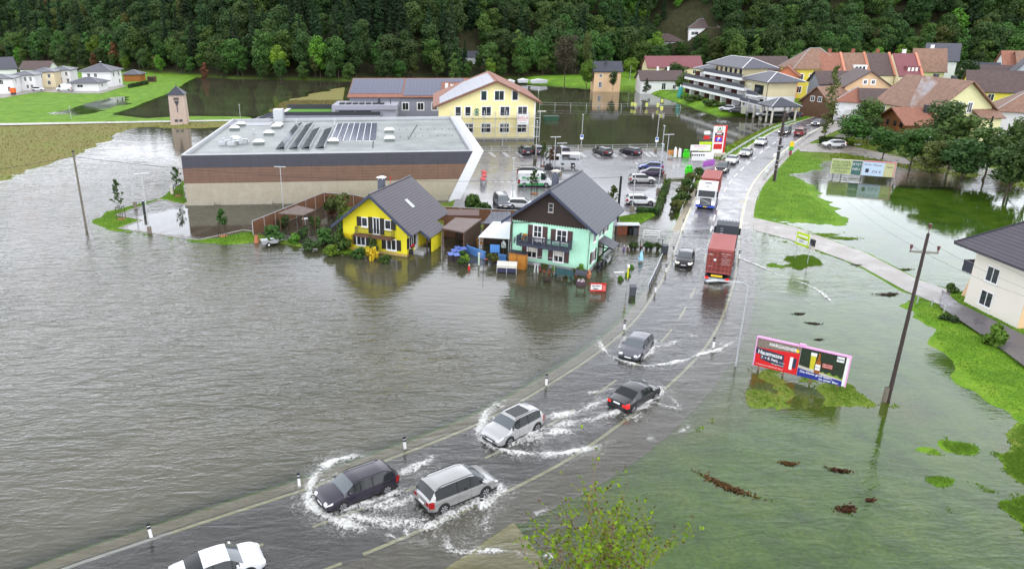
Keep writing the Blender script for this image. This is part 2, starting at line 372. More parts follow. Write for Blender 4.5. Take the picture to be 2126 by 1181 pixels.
# what grows where: 0 lawn, 1 brown field / mud ; forest floor
zone.X, zone.Y = GX, GY
brown = np.zeros(GX.shape)
for k, b_, o_ in (('field', 1., 6), ('brown_strip', 1., 5), ('tree_bank', .55, 8), ('garden', .5, 2), ('grass_bill', .35, 3), ('grass_mid', .3, 2), ('grass_sign', .6, 2), ('bank_se', .3, 2), ('school_yard', .7, 3)): brown = zone(brown, k, b_, o_)
brown = zone(brown, 'meadow', 0., 2); brown = np.clip(brown+fnoise(GX, GY, 9, 6)*.5*(brown > .1), 0, 1)
forest = sstep(-4, 6, GY-forest_y(GX)+2)
def ground_material():
    m = bpy.data.materials.new('meadow_ground'); m.use_nodes = True; t = m.node_tree; L = t.links; p = t.nodes['Principled BSDF']
    p.inputs['Roughness'].default_value = .85; p.inputs['Specular IOR Level'].default_value = .2
    g = _n(t, 'ShaderNodeNewGeometry').outputs['Position']
    def noise(s, d=5., r=.6):
        q = _n(t, 'ShaderNodeTexNoise', Scale=s, Detail=d, Roughness=r); L.new(g, q.inputs['Vector']); return q.outputs['Fac']
    def ramp(f, stops):
        q = _n(t, 'ShaderNodeValToRGB'); e = q.color_ramp.elements; e[0].position, e[0].color = stops[0][0], (*stops[0][1], 1); e[1].position, e[1].color = stops[-1][0], (*stops[-1][1], 1)
        for pos, c in stops[1:-1]: k = e.new(pos); k.color = (*c, 1)
        L.new(f, q.inputs[0]); return q.outputs[0]
    def mix(f, a, b, bt='MIX'):
        q = _n(t, 'ShaderNodeMixRGB', blend_type=bt)
        if isinstance(f, float): q.inputs[0].default_value = f
        else: L.new(f, q.inputs[0])
        L.new(a, q.inputs[1]); L.new(b, q.inputs[2]); return q.outputs[0]
    a = ramp(noise(.35), [(.3, (.07, .155, .008)), (.5, (.115, .245, .010)), (.7, (.18, .29, .024))])
    b = ramp(noise(5., 6., .7), [(.3, (.55, .6, .5)), (.7, (1.35, 1.3, 1.3))])
    grass = mix(1., a, b, 'MULTIPLY')
    c = ramp(noise(1.6, 8., .75), [(.3, (.13, .10, .035)), (.45, (.22, .16, .06)), (.55, (.15, .18, .035)), (.68, (.32, .28, .17))])
    br = mix(1., c, b, 'MULTIPLY')
    at = _n(t, 'ShaderNodeAttribute', attribute_name='brown').outputs['Fac']; fo = _n(t, 'ShaderNodeAttribute', attribute_name='forest').outputs['Fac']
    c1 = mix(at, grass, br)
    d = ramp(noise(.6), [(.35, (.025, .03, .012)), (.7, (.05, .045, .02))])
    c2 = mix(fo, c1, d); L.new(c2, p.inputs['Base Color'])
    bm = _n(t, 'ShaderNodeBump', Strength=.5, Distance=.08); L.new(noise(6., 6., .8), bm.inputs['Height']); L.new(bm.outputs[0], p.inputs['Normal'])
    return m
tag(gridmesh('ground', GX, GY, HH, ground_material(), {'brown': brown, 'forest': forest}), kind='structure')
# ---------------------------------------------------------------- sheets on the ground
def asphalt(name, c1, c2, wet, lo=.2, hi=.6, fs=.5, coat=0.):
    m = bpy.data.materials.new(name); m.use_nodes = True; t = m.node_tree; L = t.links; p = t.nodes['Principled BSDF']
    g = _n(t, 'ShaderNodeNewGeometry').outputs['Position']
    n1 = _n(t, 'ShaderNodeTexNoise', Scale=fs, Detail=6., Roughness=.65); L.new(g, n1.inputs['Vector'])
    n2 = _n(t, 'ShaderNodeTexNoise', Scale=28., Detail=3.); L.new(g, n2.inputs['Vector'])
    r = _n(t, 'ShaderNodeValToRGB'); e = r.color_ramp.elements; e[0].position = .35; e[0].color = (*c1, 1); e[1].position = .68; e[1].color = (*c2, 1); L.new(n1.outputs['Fac'], r.inputs[0])
    r2 = _n(t, 'ShaderNodeMapRange'); r2.inputs[1].default_value = .3; r2.inputs[2].default_value = .7; r2.inputs[3].default_value = .75; r2.inputs[4].default_value = 1.25; L.new(n2.outputs['Fac'], r2.inputs[0])
    sc_ = _n(t, 'ShaderNodeVectorMath', operation='SCALE'); L.new(r.outputs[0], sc_.inputs[0]); L.new(r2.outputs[0], sc_.inputs['Scale']); L.new(sc_.outputs[0], p.inputs['Base Color'])
    rr = _n(t, 'ShaderNodeMapRange'); rr.inputs[1].default_value = .35; rr.inputs[2].default_value = .65; rr.inputs[3].default_value = lo; rr.inputs[4].default_value = hi; L.new(n1.outputs['Fac'], rr.inputs[0]); L.new(rr.outputs[0], p.inputs['Roughness'])
    p.inputs['Specular IOR Level'].default_value = wet; p.inputs['Coat Weight'].default_value = coat; p.inputs['Coat Roughness'].default_value = .12
    return m
m_road = asphalt('wet_road_asphalt', (.105, .10, .112), (.155, .148, .165), .8, .12, .4, coat=.2)
m_path = asphalt('brown_path_asphalt', (.20, .175, .15), (.28, .25, .22), .6, .2, .5, coat=.15)
m_lot = asphalt('parking_asphalt', (.10, .095, .10), (.17, .162, .172), .7, .15, .4, .22, coat=.25)
m_conc = asphalt('ochre_concrete', (.42, .37, .17), (.54, .48, .24), .3, .4, .7, 1.)
m_line = mat('road_paint', (.72, .68, .44), .6, .22, 3, fine=.2, space='World')
m_lineW = mat('white_road_paint', (.75, .75, .75), .5, .12, 3, fine=.12, space='World')
m_kerb = mat('kerb_stone', (.36, .34, .3), .8, .2, 2, space='World')
def strip(name, s0, s1, o0, o1, dz, m, step=1.2, no=2, zf=None):
    n = max(2, int((s1-s0)/step)); vs = []; fs = []
    for i in range(n+1):
        s = s0+(s1-s0)*i/n
        for j in range(no):
            x, y = rpt(s, o0+(o1-o0)*j/(no-1)); vs.append((x, y, float(road_z(y))+dz))
    for i in range(n):
        for j in range(no-1):
            a = i*no+j; fs.append((a, a+1, a+no+1, a+no))
    mb = MB(); mb.add(vs, fs); return tag(mb.build(name, m, smooth=True), kind='structure')
strip('road', 0, RLEN-1, -HWID-.1, HWID+.12, .0, m_road, 1.2, 6)
strip('road_verge_slab', 0, RLEN*.5, -HWID-.92, -HWID-.12, .008, asphalt('sand_verge', (.28, .24, .16), (.38, .33, .24), .4, .4, .7, .8))
def flatpoly(name, poly, z, m, kind='structure'):
    import bmesh
    bm = bmesh.new(); vs = [bm.verts.new((x, y, z if not callable(z) else float(z(x, y)))) for x, y in poly]; f = bm.faces.new(vs); f.normal_update()
    bmesh.ops.triangulate(bm, faces=[f]); bmesh.ops.recalc_face_normals(bm, faces=bm.faces[:])
    for q in bm.faces:
        if q.normal.z < 0: q.normal_flip()
    me = bpy.data.meshes.new(name); bm.to_mesh(me); bm.free(); me.materials.append(m); ob = bpy.data.objects.new(name, me); COL.objects.link(ob); return tag(ob, kind=kind)
# cycle path: strip from the right line to SH_OUT
vs = []; fs = []; K = 200
for i in range(K):
    s = (RLEN-2)*i/(K-1); a = Vector(rpt(s, HWID+.12)).to_2d()
    b_ = _smooth; x, y, tx, ty = rc(s); rel = b_-np.array([x, y]); al = np.abs(rel[:, 0]*tx+rel[:, 1]*ty)+(rel@np.array([ty, -tx]) < 0)*50
    k = int(np.argmin(al)); off = float(rel[k]@np.array([ty, -tx])); off = max(off, HWID+1.2)
    vs.append(off)
off = np.array(vs)
for _ in range(8): off[1:-1] = (off[:-2]+off[1:-1]+off[2:])/3
vs = []
for i in range(K):
    s = (RLEN-2)*i/(K-1)
    for q in (HWID+.12, (HWID+.12+off[i])/2, off[i]):
        x, y = rpt(s, q); vs.append((x, y, float(road_z(y))-.006))
    if i: a = (i-1)*3; fs += [(a, a+1, a+4, a+3), (a+1, a+2, a+5, a+4)]
mb = MB(); mb.add(vs, fs); tag(mb.build('cycle_path', m_path, smooth=True), kind='structure')
flatpoly('concrete_apron', POLY['apron'], -.015, m_conc)
flatpoly('driveway', POLY['drive'], lambda x, y: np.interp(x, [38, 46, 55], [-.03, .02, .15])+.02, m_path)
flatpoly('side_lane', POLY['lane'], .33, m_path)
flatpoly('parking_lot', POLY['main_lot'], .24, m_lot)
flatpoly('small_parking_lot', POLY['small_lot'], -.12, m_lot)
# painted lines on the road
sL = lambda y: float(np.interp(y, RC[:, 1], s_))
S84 = sL(84)
sW = float(np.interp(G(430, 1080).x, RC[:40, 0], s_[:40])); strip('edge_line', 0, sW, -HWID, -HWID+.24, .005, m_lineW); strip('edge_line', sW, RLEN-3, -HWID, -HWID+.24, .005, m_line)
tail = float(np.interp(30, RC[:, 1], s_))
for k in range(4):      # junction dashes on the right
    strip('edge_dash', tail-6+k*3.6, tail-4+k*3.6, HWID-.2, HWID, .005, m_line)
strip('edge_line', tail+8, RLEN-3, HWID-.24, HWID, .005, m_line)
for k in range(60):
    a = 2.5+k*6.0
    if a+3 < RLEN: strip('centre_dash', a, a+3.2, -.09, .09, .005, m_line if a < S84 else m_lineW)
# bay lines
def pline(p, q, wd, z, name='bay_line', m=None):
    a = Vector(p[:2]); b = Vector(q[:2]); n = (b-a).normalized(); n = Vector((-n.y, n.x))*wd/2
    mb = MB(); mb.add([(*(a-n), z), (*(b-n), z), (*(b+n), z), (*(a+n), z)], [(0, 1, 2, 3)]); return tag(mb.build(name, m or m_lineW), kind='structure')
for (a, b_) in [((350,423),(378,431)),((352,427),(360,435))][:0]: pass
for a, b_ in [((305,425),(360,434)),((306,428),(359,437)),((276,435),(330,444)),((277,438),(328,446)),((272,476),(333,458)),((276,478),(335,460)),((315,482),(365,462)),((319,484),(368,464)),((340,486),(400,466)),((344,488),(404,468)),((376,491),(435,471)),((380,493),(438,473)),((499,465),(523,470)),((501,468),(523,472))]:
    pline(G(*a), G(*b_), .14, -.112)
zl = .246
for u in (1018, 1046, 1074, 1145, 1205, 1235, 1270, 1290, 1340, 1352):
    pline(G(u-4, 316, .24), G(u+8, 326, .24), .13, zl); pline(G(u, 316, .24), G(u+12, 326, .24), .13, zl)
for v in (339, 345, 350, 357, 362):
    pline(G(1062, v, .24), G(1120, v+1, .24), .13, zl)
for v in (334, 352, 383, 390, 398, 407, 432):
    pline(G(1310, v, .24), G(1366, v+2, .24), .14, zl)
for k in range(9):
    u = 1000+k*13; pline(G(u, 377, .24), G(u+7, 377.3, .24), .35, zl)
pline(G(1063,396,.24), G(1063,416,.24), .3, zl); pline(G(1068,396,.24), G(1068,416,.24), .2, zl)
# kerbs
def kerb(name, pts, z0, z1, wd=.18):
    mb = MB()
    for a, b_ in zip(pts[:-1], pts[1:]):
        a = Vector(a[:2]); b_ = Vector(b_[:2]); n = (b_-a).normalized(); n = Vector((-n.y, n.x))*wd/2
        mb.prism([(*(a-n), z0), (*(b_-n), z0), (*(b_+n), z0), (*(a+n), z0)], (0, 0, z1-z0))
    return tag(mb.build(name, m_kerb), kind='structure')
kerb('lot_kerb', GP([(395,427),(333,415.5),(240,447),(296,457),(246,474),(412,498.5),(505,477.5),(526,480)]), -.2, .05)
kerb('lot_kerb', GP([(985,317),(1200,314.5),(1376,312)]), .1, .42, .3)
kerb('lot_kerb', GP([(1300,440),(1360,440),(1386,374),(1440,372)]), .1, .36)
# ---------------------------------------------------------------- water
def water_material():
    m = bpy.data.materials.new('flood_water'); m.use_nodes = True; t = m.node_tree; L = t.links; t.nodes.clear()
    out = _n(t, 'ShaderNodeOutputMaterial'); g = _n(t, 'ShaderNodeNewGeometry').outputs['Position']
    dep = _n(t, 'ShaderNodeAttribute', attribute_name='depth').outputs['Fac']; rip = _n(t, 'ShaderNodeAttribute', attribute_name='ripple').outputs['Fac']; sil = _n(t, 'ShaderNodeAttribute', attribute_name='silt').outputs['Fac']
    def math(op, a, b=None):
        q = _n(t, 'ShaderNodeMath', operation=op)
        for i, x in enumerate((a, b)):
            if x is None: continue
            if isinstance(x, (int, float)): q.inputs[i].default_value = x
            else: L.new(x, q.inputs[i])
        return q.outputs[0]
    k = math('MULTIPLY', dep, sil); ex = math('EXPONENT', math('MULTIPLY', k, -1.)); op = math('SUBTRACT', 1., ex)
    # ripples: stretched wind waves of two sizes
    def wave(rz, sx, sy, s, det):
        mp = _n(t, 'ShaderNodeMapping'); mp.inputs['Rotation'].default_value = (0, 0, radians(rz)); mp.inputs['Scale'].default_value = (sx, sy, 1); L.new(g, mp.inputs[0])
        q = _n(t, 'ShaderNodeTexNoise', Scale=s, Detail=det, Roughness=.55, Distortion=.6); L.new(mp.outputs[0], q.inputs['Vector']); return q.outputs['Fac']
    w1 = wave(-32, .32, 1., 1.25, 2.); w2 = wave(-14, .5, 1., 3.6, 3.); w3 = wave(10, .8, 1., .16, 2.)
    hsum = math('ADD', math('MULTIPLY', w1, .34), math('MULTIPLY', w2, .15)); hsum = math('ADD', hsum, math('MULTIPLY', w3, .6))
    bm = _n(t, 'ShaderNodeBump', Distance=1.); L.new(hsum, bm.inputs['Height']); L.new(rip, bm.inputs['Strength'])
    fr = _n(t, 'ShaderNodeFresnel', IOR=1.44); L.new(bm.outputs[0], fr.inputs['Normal'])
    gl = _n(t, 'ShaderNodeBsdfGlossy'); gl.inputs['Roughness'].default_value = .045; gl.inputs['Color'].default_value = (.97, .97, 1, 1); L.new(bm.outputs[0], gl.inputs['Normal'])
    n = _n(t, 'ShaderNodeTexNoise', Scale=.09, Detail=4.); L.new(g, n.inputs['Vector'])
    r = _n(t, 'ShaderNodeValToRGB'); e = r.color_ramp.elements; e[0].position = .3; e[0].color = (.050, .050, .028, 1); e[1].position = .7; e[1].color = (.082, .078, .050, 1); L.new(n.outputs['Fac'], r.inputs[0])
    df = _n(t, 'ShaderNodeBsdfDiffuse'); L.new(r.outputs[0], df.inputs[0])
    tr = _n(t, 'ShaderNodeBsdfTransparent'); tr.inputs[0].default_value = (.97, .99, .93, 1)
    a = _n(t, 'ShaderNodeMixShader'); L.new(op, a.inputs[0]); L.new(tr.outputs[0], a.inputs[1]); L.new(df.outputs[0], a.inputs[2])
    b = _n(t, 'ShaderNodeMixShader'); L.new(fr.outputs[0], b.inputs[0]); L.new(a.outputs[0], b.inputs[1]); L.new(gl.outputs[0], b.inputs[2]); L.new(b.outputs[0], out.inputs[0])
    return m
HW = height(GX, GY)
depth = np.clip(-HW, .0, 3)
# calm and ruffled water
calm = [([(200,470),(390,425),(700,425),(700,500),(527,482),(412,497)], 1.0, 1), ([(1110,180),(1430,195),(1700,238),(1640,262),(1500,325),(1376,312),(1115,300)], .92, 10), ([(100,160),(730,150),(740,200),(520,262),(200,250)], .9, 10), ([(300,262),(490,258),(500,300),(380,330),(250,320)], .8, 15), ([(1640,370),(2126,360),(2500,500),(1900,560),(1650,440)], .85, 8), ([(1365,440),(1385,376),(1440,380),(1420,470),(1370,480)], .8, 3), ([(1600,640),(1950,640),(2126,860),(2000,960),(1850,950),(1700,760)], .6, 6)]
ripple = np.full(GX.shape, .38)+fnoise(GX, GY, 30, 8)*.24
ripple *= 1-.72*(1-sstep(-3, 9, sdist(GP([(600,505),(1000,520),(1260,575),(1270,650),(1080,700),(850,640),(620,570)]), GX, GY)))
ripple *= 1-.75*sstep(105, 210, GY)
for pts, k, o_ in calm: ripple *= 1-k*(1-sstep(-2, o_, sdist(GP(pts), GX, GY)))
dr = sdist([tuple(p) for p in RC[::2]], GX, GY, False)
ripple = ripple*(1-.6*(1-sstep(HWID, HWID+8, dr)))
ripple *= 1-.68*(1-sstep(-3, 3, sdist(POLY['low_right'], GX, GY)))
ripple = np.clip(ripple, .012, 1)
silt = np.full(GX.shape, 2.4); silt = silt-2.05*(1-sstep(-6, 2, sdist(POLY['low_right'], GX, GY))); silt = np.minimum(silt, .9+1.7*sstep(HWID+.5, HWID+3.5, dr))
flat = (HW < .35) & (GY < forest_y(GX)+10)
tag(gridmesh('water', GX, GY, np.zeros(GX.shape), water_material(), {'depth': depth, 'ripple': ripple, 'silt': silt}, keep=flat.ravel()), kind='structure')
# ---------------------------------------------------------------- buildings
def slab(mb, q, t, m=0):
    q = [Vector(p) for p in q]; n = (q[1]-q[0]).cross(q[2]-q[0]).normalized()
    if n.z < 0: n = -n
    return mb.prism(q, n*t, m)
_wc = {}
def window(root, face, dims, pos, z, w, h, panes=(2, 1), fr=m_white, surround=.1, shutter=None, blind=None, label=None, name='window', sill=True):
    "face f/b/l/r of a box dims=(W,D); pos along the face (from its left end seen from outside), z sill height"
    W, D = dims
    key = (round(w, 2), round(h, 2), panes, fr.name, surround, bool(shutter), blind.name if blind else '', sill)
    if key not in _wc:
        a = MB(); s = surround; t = .07
        a.box(-w/2-s, -.05, -s, w/2+s, -.002, 0); a.box(-w/2-s, -.05, h, w/2+s, -.002, h+s)
        a.box(-w/2-s, -.05, 0, -w/2, -.002, h); a.box(w/2, -.05, 0, w/2+s, -.002, h)
        for i in range(1, panes[0]): x = -w/2+w*i/panes[0]; a.box(x-t/2, -.042, 0, x+t/2, -.018, h)
        for i in range(1, panes[1]): zz = h*i/panes[1]; a.box(-w/2, -.044, zz-.02, w/2, -.017, zz+.02)
        if sill: a.box(-w/2-s-.04, -.14, -s-.05, w/2+s+.04, -.052, -s)
        b = MB(); b.box(-w/2, -.016, 0, w/2, -.004, h)
        _wc[key] = (a, b)
    a, b = _wc[key]
    if isinstance(a, MB):
        o1 = a.build(name, fr, root); o2 = b.build('pane', m_glass, o1); _wc[key] = (o1.data, o2.data)
    else:
        o1 = bpy.data.objects.new(name, a); COL.objects.link(o1); o1.parent = root
        o2 = bpy.data.objects.new('pane', b); COL.objects.link(o2); o2.parent = o1
    loc, rz = {'f': ((pos, 0, z), 0), 'b': ((W-pos, D, z), pi), 'l': ((0, D-pos, z), -pi/2), 'r': ((W, pos, z), pi/2)}[face]
    o1.location = loc; o1.rotation_euler = (0, 0, rz)
    if blind:
        c = MB(); c.box(-w/2+.05, -.03, h*.52, w/2-.05, -.0165, h); c.build('blind', blind, o1)
    if shutter:
        for sgn in (-1, 1):
            c = MB(); x = sgn*(w/2+surround+.3); c.box(x-.27, -.07, -.04, x+.27, -.003, h+.06)
            for k in range(9): zz = .05+k*(h-.1)/8; c.box(x-.2, -.085, zz-.025, x+.2, -.071, zz+.025)
            o = c.build('shutter', shutter, root); o.location = loc; o.rotation_euler = (0, 0, rz)
    if label: o1['label'] = label
    return o1
def gable_walls(W, D, h, rh, along, z0=-.4, rx=None):
    "wall body; along 'y': gables front/back; 'x': gables left/right; rh ridge height above h; rx ridge position"
    mb = MB(); 
    if along == 'y':
        rx = W/2 if rx is None else rx
        mb.prism([(0, 0, z0), (W, 0, z0), (W, 0, h), (rx, 0, h+rh), (0, 0, h)], (0, D, 0))
    elif along == 'x': mb.prism([(0, 0, z0), (0, 0, h), (0, D/2, h+rh), (0, D, h), (0, D, z0)], (W, 0, 0))
    else: mb.box(0, 0, z0, W, D, h)
    return mb
def gable_roof(W, D, h, rh, along, ov=.7, of=.8, t=.22, hl=None, hr=None):
    mb = MB(); e = .03
    if along == 'y':
        k = rh/(W/2)
        for s in (0, 1):
            if s == 0: q = [(-ov, -of, h-ov*k+e), (W/2, -of, h+rh+e), (W/2, D+of, h+rh+e), (-ov, D+of, h-ov*k+e)]
            else: q = [(W+ov, -of, h-ov*k+e), (W+ov, D+of, h-ov*k+e), (W/2, D+of, h+rh+e), (W/2, -of, h+rh+e)]
            slab(mb, q, t)
    else:
        k = rh/(D/2)
        for s in (0, 1):
            if s == 0: q = [(-of, -ov, h-ov*k+e), (W+of, -ov, h-ov*k+e), (W+of, D/2, h+rh+e), (-of, D/2, h+rh+e)]
            else: q = [(-of, D+ov, h-ov*k+e), (-of, D/2, h+rh+e), (W+of, D/2, h+rh+e), (W+of, D+ov, h-ov*k+e)]
            slab(mb, q, t)
    return mb
def hip_roof(W, D, h, rh, ov=.8, t=.16, x0=0, y0=0):
    mb = MB(); a, b, c, d = x0-ov, y0-ov, x0+W+ov, y0+D+ov; Wt, Dt = c-a, d-b
    if Wt >= Dt: r1, r2 = (a+Dt/2, (b+d)/2), (c-Dt/2, (b+d)/2)
    else: r1, r2 = ((a+c)/2, b+Wt/2), ((a+c)/2, d-Wt/2)
    z = h+.01; vs = [(a, b, z), (c, b, z), (c, d, z), (a, d, z), (a, b, z+t), (c, b, z+t), (c, d, z+t), (a, d, z+t), (*r1, h+rh+t), (*r2, h+rh+t)]
    if Wt >= Dt: top = [(4, 5, 9, 8), (5, 6, 9), (6, 7, 8, 9), (7, 4, 8)]
    else: top = [(4, 5, 8), (5, 6, 9, 8), (6, 7, 9), (7, 4, 8, 9)]
    mb.add(vs, [(0, 3, 2, 1), (0, 1, 5, 4), (1, 2, 6, 5), (2, 3, 7, 6), (3, 0, 4, 7)]+top)
    # ridge cap lines
    for p, q in ([(4, 8), (5, 9 if Wt >= Dt else 8), (6, 9), (7, 8 if Wt >= Dt else 9), (8, 9)]):
        mb.tube([Vector(vs[p])+Vector((0, 0, .02)), Vector(vs[q])+Vector((0, 0, .02))], .09, 5, 1)
    return mb
def chimney(root, x, y, z0, z1, s=.5, m=m_dark, cap=True, capm=None):
    a = MB(); a.box(x-s/2, y-s/2, z0, x+s/2, y+s/2, z1)
    if not cap: a.box(x-s/2-.04, y-s/2-.04, z1-.1, x+s/2+.04, y+s/2+.04, z1+.03)
    o = a.build('chimney', m, root)
    if cap:
        c = MB()
        for sx in (-1, 1):
            for sy in (-1, 1): c.box(x+sx*s*.38-.03, y+sy*s*.38-.03, z1, x+sx*s*.38+.03, y+sy*s*.38+.03, z1+.18)
        c.prism([(x-s*.75, y-s*.6, z1+.18), (x+s*.75, y-s*.6, z1+.18), (x+s*.75, y-s*.6, z1+.24), (x, y-s*.6, z1+.34), (x-s*.75, y-s*.6, z1+.24)], (0, s*1.2, 0)); c.build('chimney_cap', capm or m_white, o)
    return o
def roofmat(n, c, sp=.22, dark=.55, var=.12, rough=.5, cross=None, wid=.22, spec=.35):
    bands = [(2, sp, dark, wid)]
    if cross: bands.append((cross[0], cross[1], cross[2], .14))
    return mat(n, c, rough, var, 1.3, bands=bands, spec=spec)
r_anth = roofmat('anthracite_tiles', (.050, .054, .070), .25, .55, .08, .4, (1, .42, .82))
r_yel = roofmat('slate_violet_tiles', (.075, .067, .082), .23, .35, .1, .42, (1, .45, .85), .18)
r_red = roofmat('red_clay_tiles', (.27, .115, .075), .3, .8, .22, .6)
r_brn = roofmat('brown_clay_tiles', (.23, .135, .095), .3, .82, .3, .65)
r_dbr = roofmat('dark_brown_tiles', (.095, .065, .062), .3, .8, .22, .6)
r_wine = roofmat('wine_red_tiles', (.20, .07, .08), .3, .85, .1, .5)
r_grey = roofmat('grey_sheet_roof', (.045, .048, .065), .5, .75, .08, .35)
r_slate = roofmat('slate_grey_tiles', (.085, .085, .105), .3, .8, .15, .5)
def wallmat(n, c, v=.05): return mat(n, c, .85, v, .5, fine=.04, spec=.2)
w_white = wallmat('white_render', (.72, .72, .72)); w_cream = wallmat('cream_render', (.70, .60, .40)); w_yel = wallmat('yellow_render', (.72, .60, .10)); w_lime = wallmat('lime_yellow_render', (.66, .64, .36)); w_peach = wallmat('peach_render', (.68, .47, .28)); w_orange = wallmat('orange_render', (.72, .25, .15)); w_lav = wallmat('lavender_render', (.42, .43, .5)); w_grey = wallmat('grey_render', (.25, .26, .31))
w_beige = wallmat('beige_render', (.58, .54, .40)); w_pale = wallmat('pale_cream_render', (.74, .69, .61))
def house(name, label, A, rz, W, D, h, rh, kind, wall, roof, wins=(), z=0., ov=.6, of=.6, group=None, chim=(), cat='house', winw=1., winh=1.3, sur=.12, panes=(2, 1), z0=-.4, base=None, fr=m_white):
    "A = front-left corner on the plan, rz = heading of the front"
    r = thing(name, label, cat, (A[0], A[1], z), rz, group)
    (gable_walls(W, D, h, rh, kind if kind in 'xy' else 'n', z0)).build('wall', wall, r)
    if kind in 'xy': ro = gable_roof(W, D, h, rh, kind, ov, of).build('roof', roof, r)
    else: ro = hip_roof(W, D, h, rh, ov).build('roof', [roof, m_grey], r)
    for c in chim: chimney(ro, *c)
    for wn in wins: window(r, wn[0], (W, D), wn[1], wn[2], wn[3] if len(wn) > 3 else winw, wn[4] if len(wn) > 4 else winh, panes, fr, sur, sill=False)
    if base:
        b = MB(); b.box(-.03, -.03, z0, W+.03, D+.03, .5); b.build('plinth', base, r)
    return r
# ---- mint house ------------------------------------------------
def mint():
    A, B = Vector((9.85, 78.4)), Vector((17.6, 74.15)); W = 8.85; rz = atan2(B.y-A.y, B.x-A.x); A = B-Vector((cos(rz), sin(rz)))*W; D = 9.3; h = 5.3; rh = 3.35
    r = thing('mint_house', 'mint green two storey house with dark timber gable and long front balcony', 'house', (A.x, A.y, 0), rz)
    m_mint = wallmat('mint_render', (.45, .80, .60), .06)
    gable_walls(W, D, h, rh, 'y').build('wall', m_mint, r)
    b = MB(); b.box(-.02, -.02, -.5, W+.02, D+.02, .42); b.build('plinth', mat('grey_plinth', (.3, .31, .33), .8, .1, 2), r)
    rf = gable_roof(W, D, h, rh, 'y', .85, 1.0, .2); rf.tube([(W/2, -1.0, h+rh+.26), (W/2, D+1.0, h+rh+.26)], .11, 6)
    ro = rf.build('roof', r_anth, r)
    k = rh/(W/2)
    mb = MB()
    for s in (-1, 1):
        x1 = W/2+s*(W/2+.9)
        q = [(x1, -1.02, h-.9*k+.26), (W/2, -1.02, h+rh+.26), (W/2, -1.02, h+rh-.06), (x1, -1.02, h-.9*k-.06)]
        mb.prism(q, (0, -.05, 0))
        mb.tube([(x1, -1.0, h-.9*k+.1), (x1, D+1, h-.9*k+.1)], .07, 6)
    mb.build('barge_board', mat('navy_sheet', (.045, .055, .09), .4, .05), ro)
    # timber gable with scalloped edge
    mb = MB(); n = 30; zl = h-.32; pts = [(.02, -.06, zl+.1)]
    for i in range(n):
        x0 = .02+(W-.04)*i/n; dx = (W-.04)/n
        for q in range(1, 5): pts.append((x0+dx*q/4, -.06, zl-.13*sin(pi*q/4)))
    pts += [(W-.02, -.06, h-.02), (W/2, -.06, h+rh-.04), (.02, -.06, h-.02)]
    mb.prism(pts, (0, .05, 0)); mb.build('timber_gable', m_dwood, r)
    window(r, 'f', (W, D), W/2-.05, h+1.05, .42, .85, (1, 2), mat('weathered_frame', (.45, .42, .38), .7, .1), .07, name='attic_window').location.y = -.062
    sh = mat('brown_shutter', (.075, .04, .04), .6, .08)
    # upper floor: balcony door and window ; ground floor: two windows with blinds
    window(r, 'f', (W, D), 3.0, 2.6, .82, 1.95, (2, 3), m_white, .14, sh, name='balcony_door')
    window(r, 'f', (W, D), 5.72, 3.2, 1.0, 1.2, (2, 2), m_white, .14, sh)
    window(r, 'f', (W, D), 2.45, .95, .98, 1.25, (2, 2), m_white, .12, sh, m_offwhite)
    window(r, 'f', (W, D), 5.5, .9, .98, 1.25, (2, 2), m_white, .12, sh, m_offwhite)
    for p, z_ in ((1.6, 3.2), (3.7, 3.2), (5.9, 3.2)): window(r, 'r', (W, D), p, z_, .9, 1.2, (2, 1), m_white, .1, sh if p > 5 else None)
    window(r, 'r', (W, D), 1.5, 1.0, .9, 1.15, (2, 1), m_white, .1, sh)
    # balcony
    bx0, bx1, bz = 1.1, 6.95, 2.72
    bd = mat('navy_wood', (.04, .045, .07), .55, .1)
    mb = MB(); mb.box(bx0, -1.25, bz-.18, bx1, -.01, bz-.04); mb.box(bx0, -1.28, bz-.26, bx1, -1.2, bz+.02)
    for x in (bx0+.4, (bx0+bx1)/2, bx1-.4): mb.box(x-.07, -1.2, bz-.36, x+.07, -.01, bz-.19)
    bo = mb.build('balcony', bd, r)
    mb = MB(); P_ = 7
    for i in range(P_):
        x = bx0+(bx1-bx0)*i/(P_-1); mb.box(x-.06, -1.27, bz-.26, x+.06, -1.15, bz+.86)
    mb.box(bx0-.04, -1.3, bz+.79, bx1+.04, -1.12, bz+.86); mb.box(bx0, -1.24, bz+.06, bx1, -1.19, bz+.13)
    for sx in (bx0, bx1-.06): mb.box(sx, -1.14, bz+.79, sx+.06, -.01, bz+.86); mb.box(sx, -1.14, bz+.06, sx+.06, -.01, bz+.12)
    for i in range(46):
        x = bx0+.1+(bx1-bx0-.2)*i/45; mb.box(x-.022, -1.225, bz+.13, x+.022, -1.2, bz+.79)
    for i in range(10):
        y = -1.05+i*.11
        for sx in (bx0+.01, bx1-.05): mb.box(sx, y-.02, bz+.12, sx+.03, y+.02, bz+.79)
    mb.build('railing', bd, bo)
    # side entrance canopy
    mb = MB(); slab(mb, [(W, 3.2, 2.75), (W+1.75, 3.2, 2.05), (W+1.75, 5.6, 2.05), (W, 5.6, 2.75)], .1)
    mb.build('canopy_roof', r_slate, r)
    mb = MB()
    for y in (3.35, 5.45): mb = MB(); mb.tube([(W+.05, y, .8), (W+1.3, y, 2.18)], .07, 4); mb.tube([(W+.06, y, .5), (W+.06, y, 2.6)], .08, 4); mb.tube([(W, y, 2.15), (W+1.6, y, 2.08)], .06, 4); mb.build('canopy_bracket', m_dwood, r)
    mb = MB(); mb.box(W+.002, 4.0, .3, W+.06, 4.95, 2.3); mb.build('side_door', mat('pale_door', (.55, .52, .47), .5, .05), r)
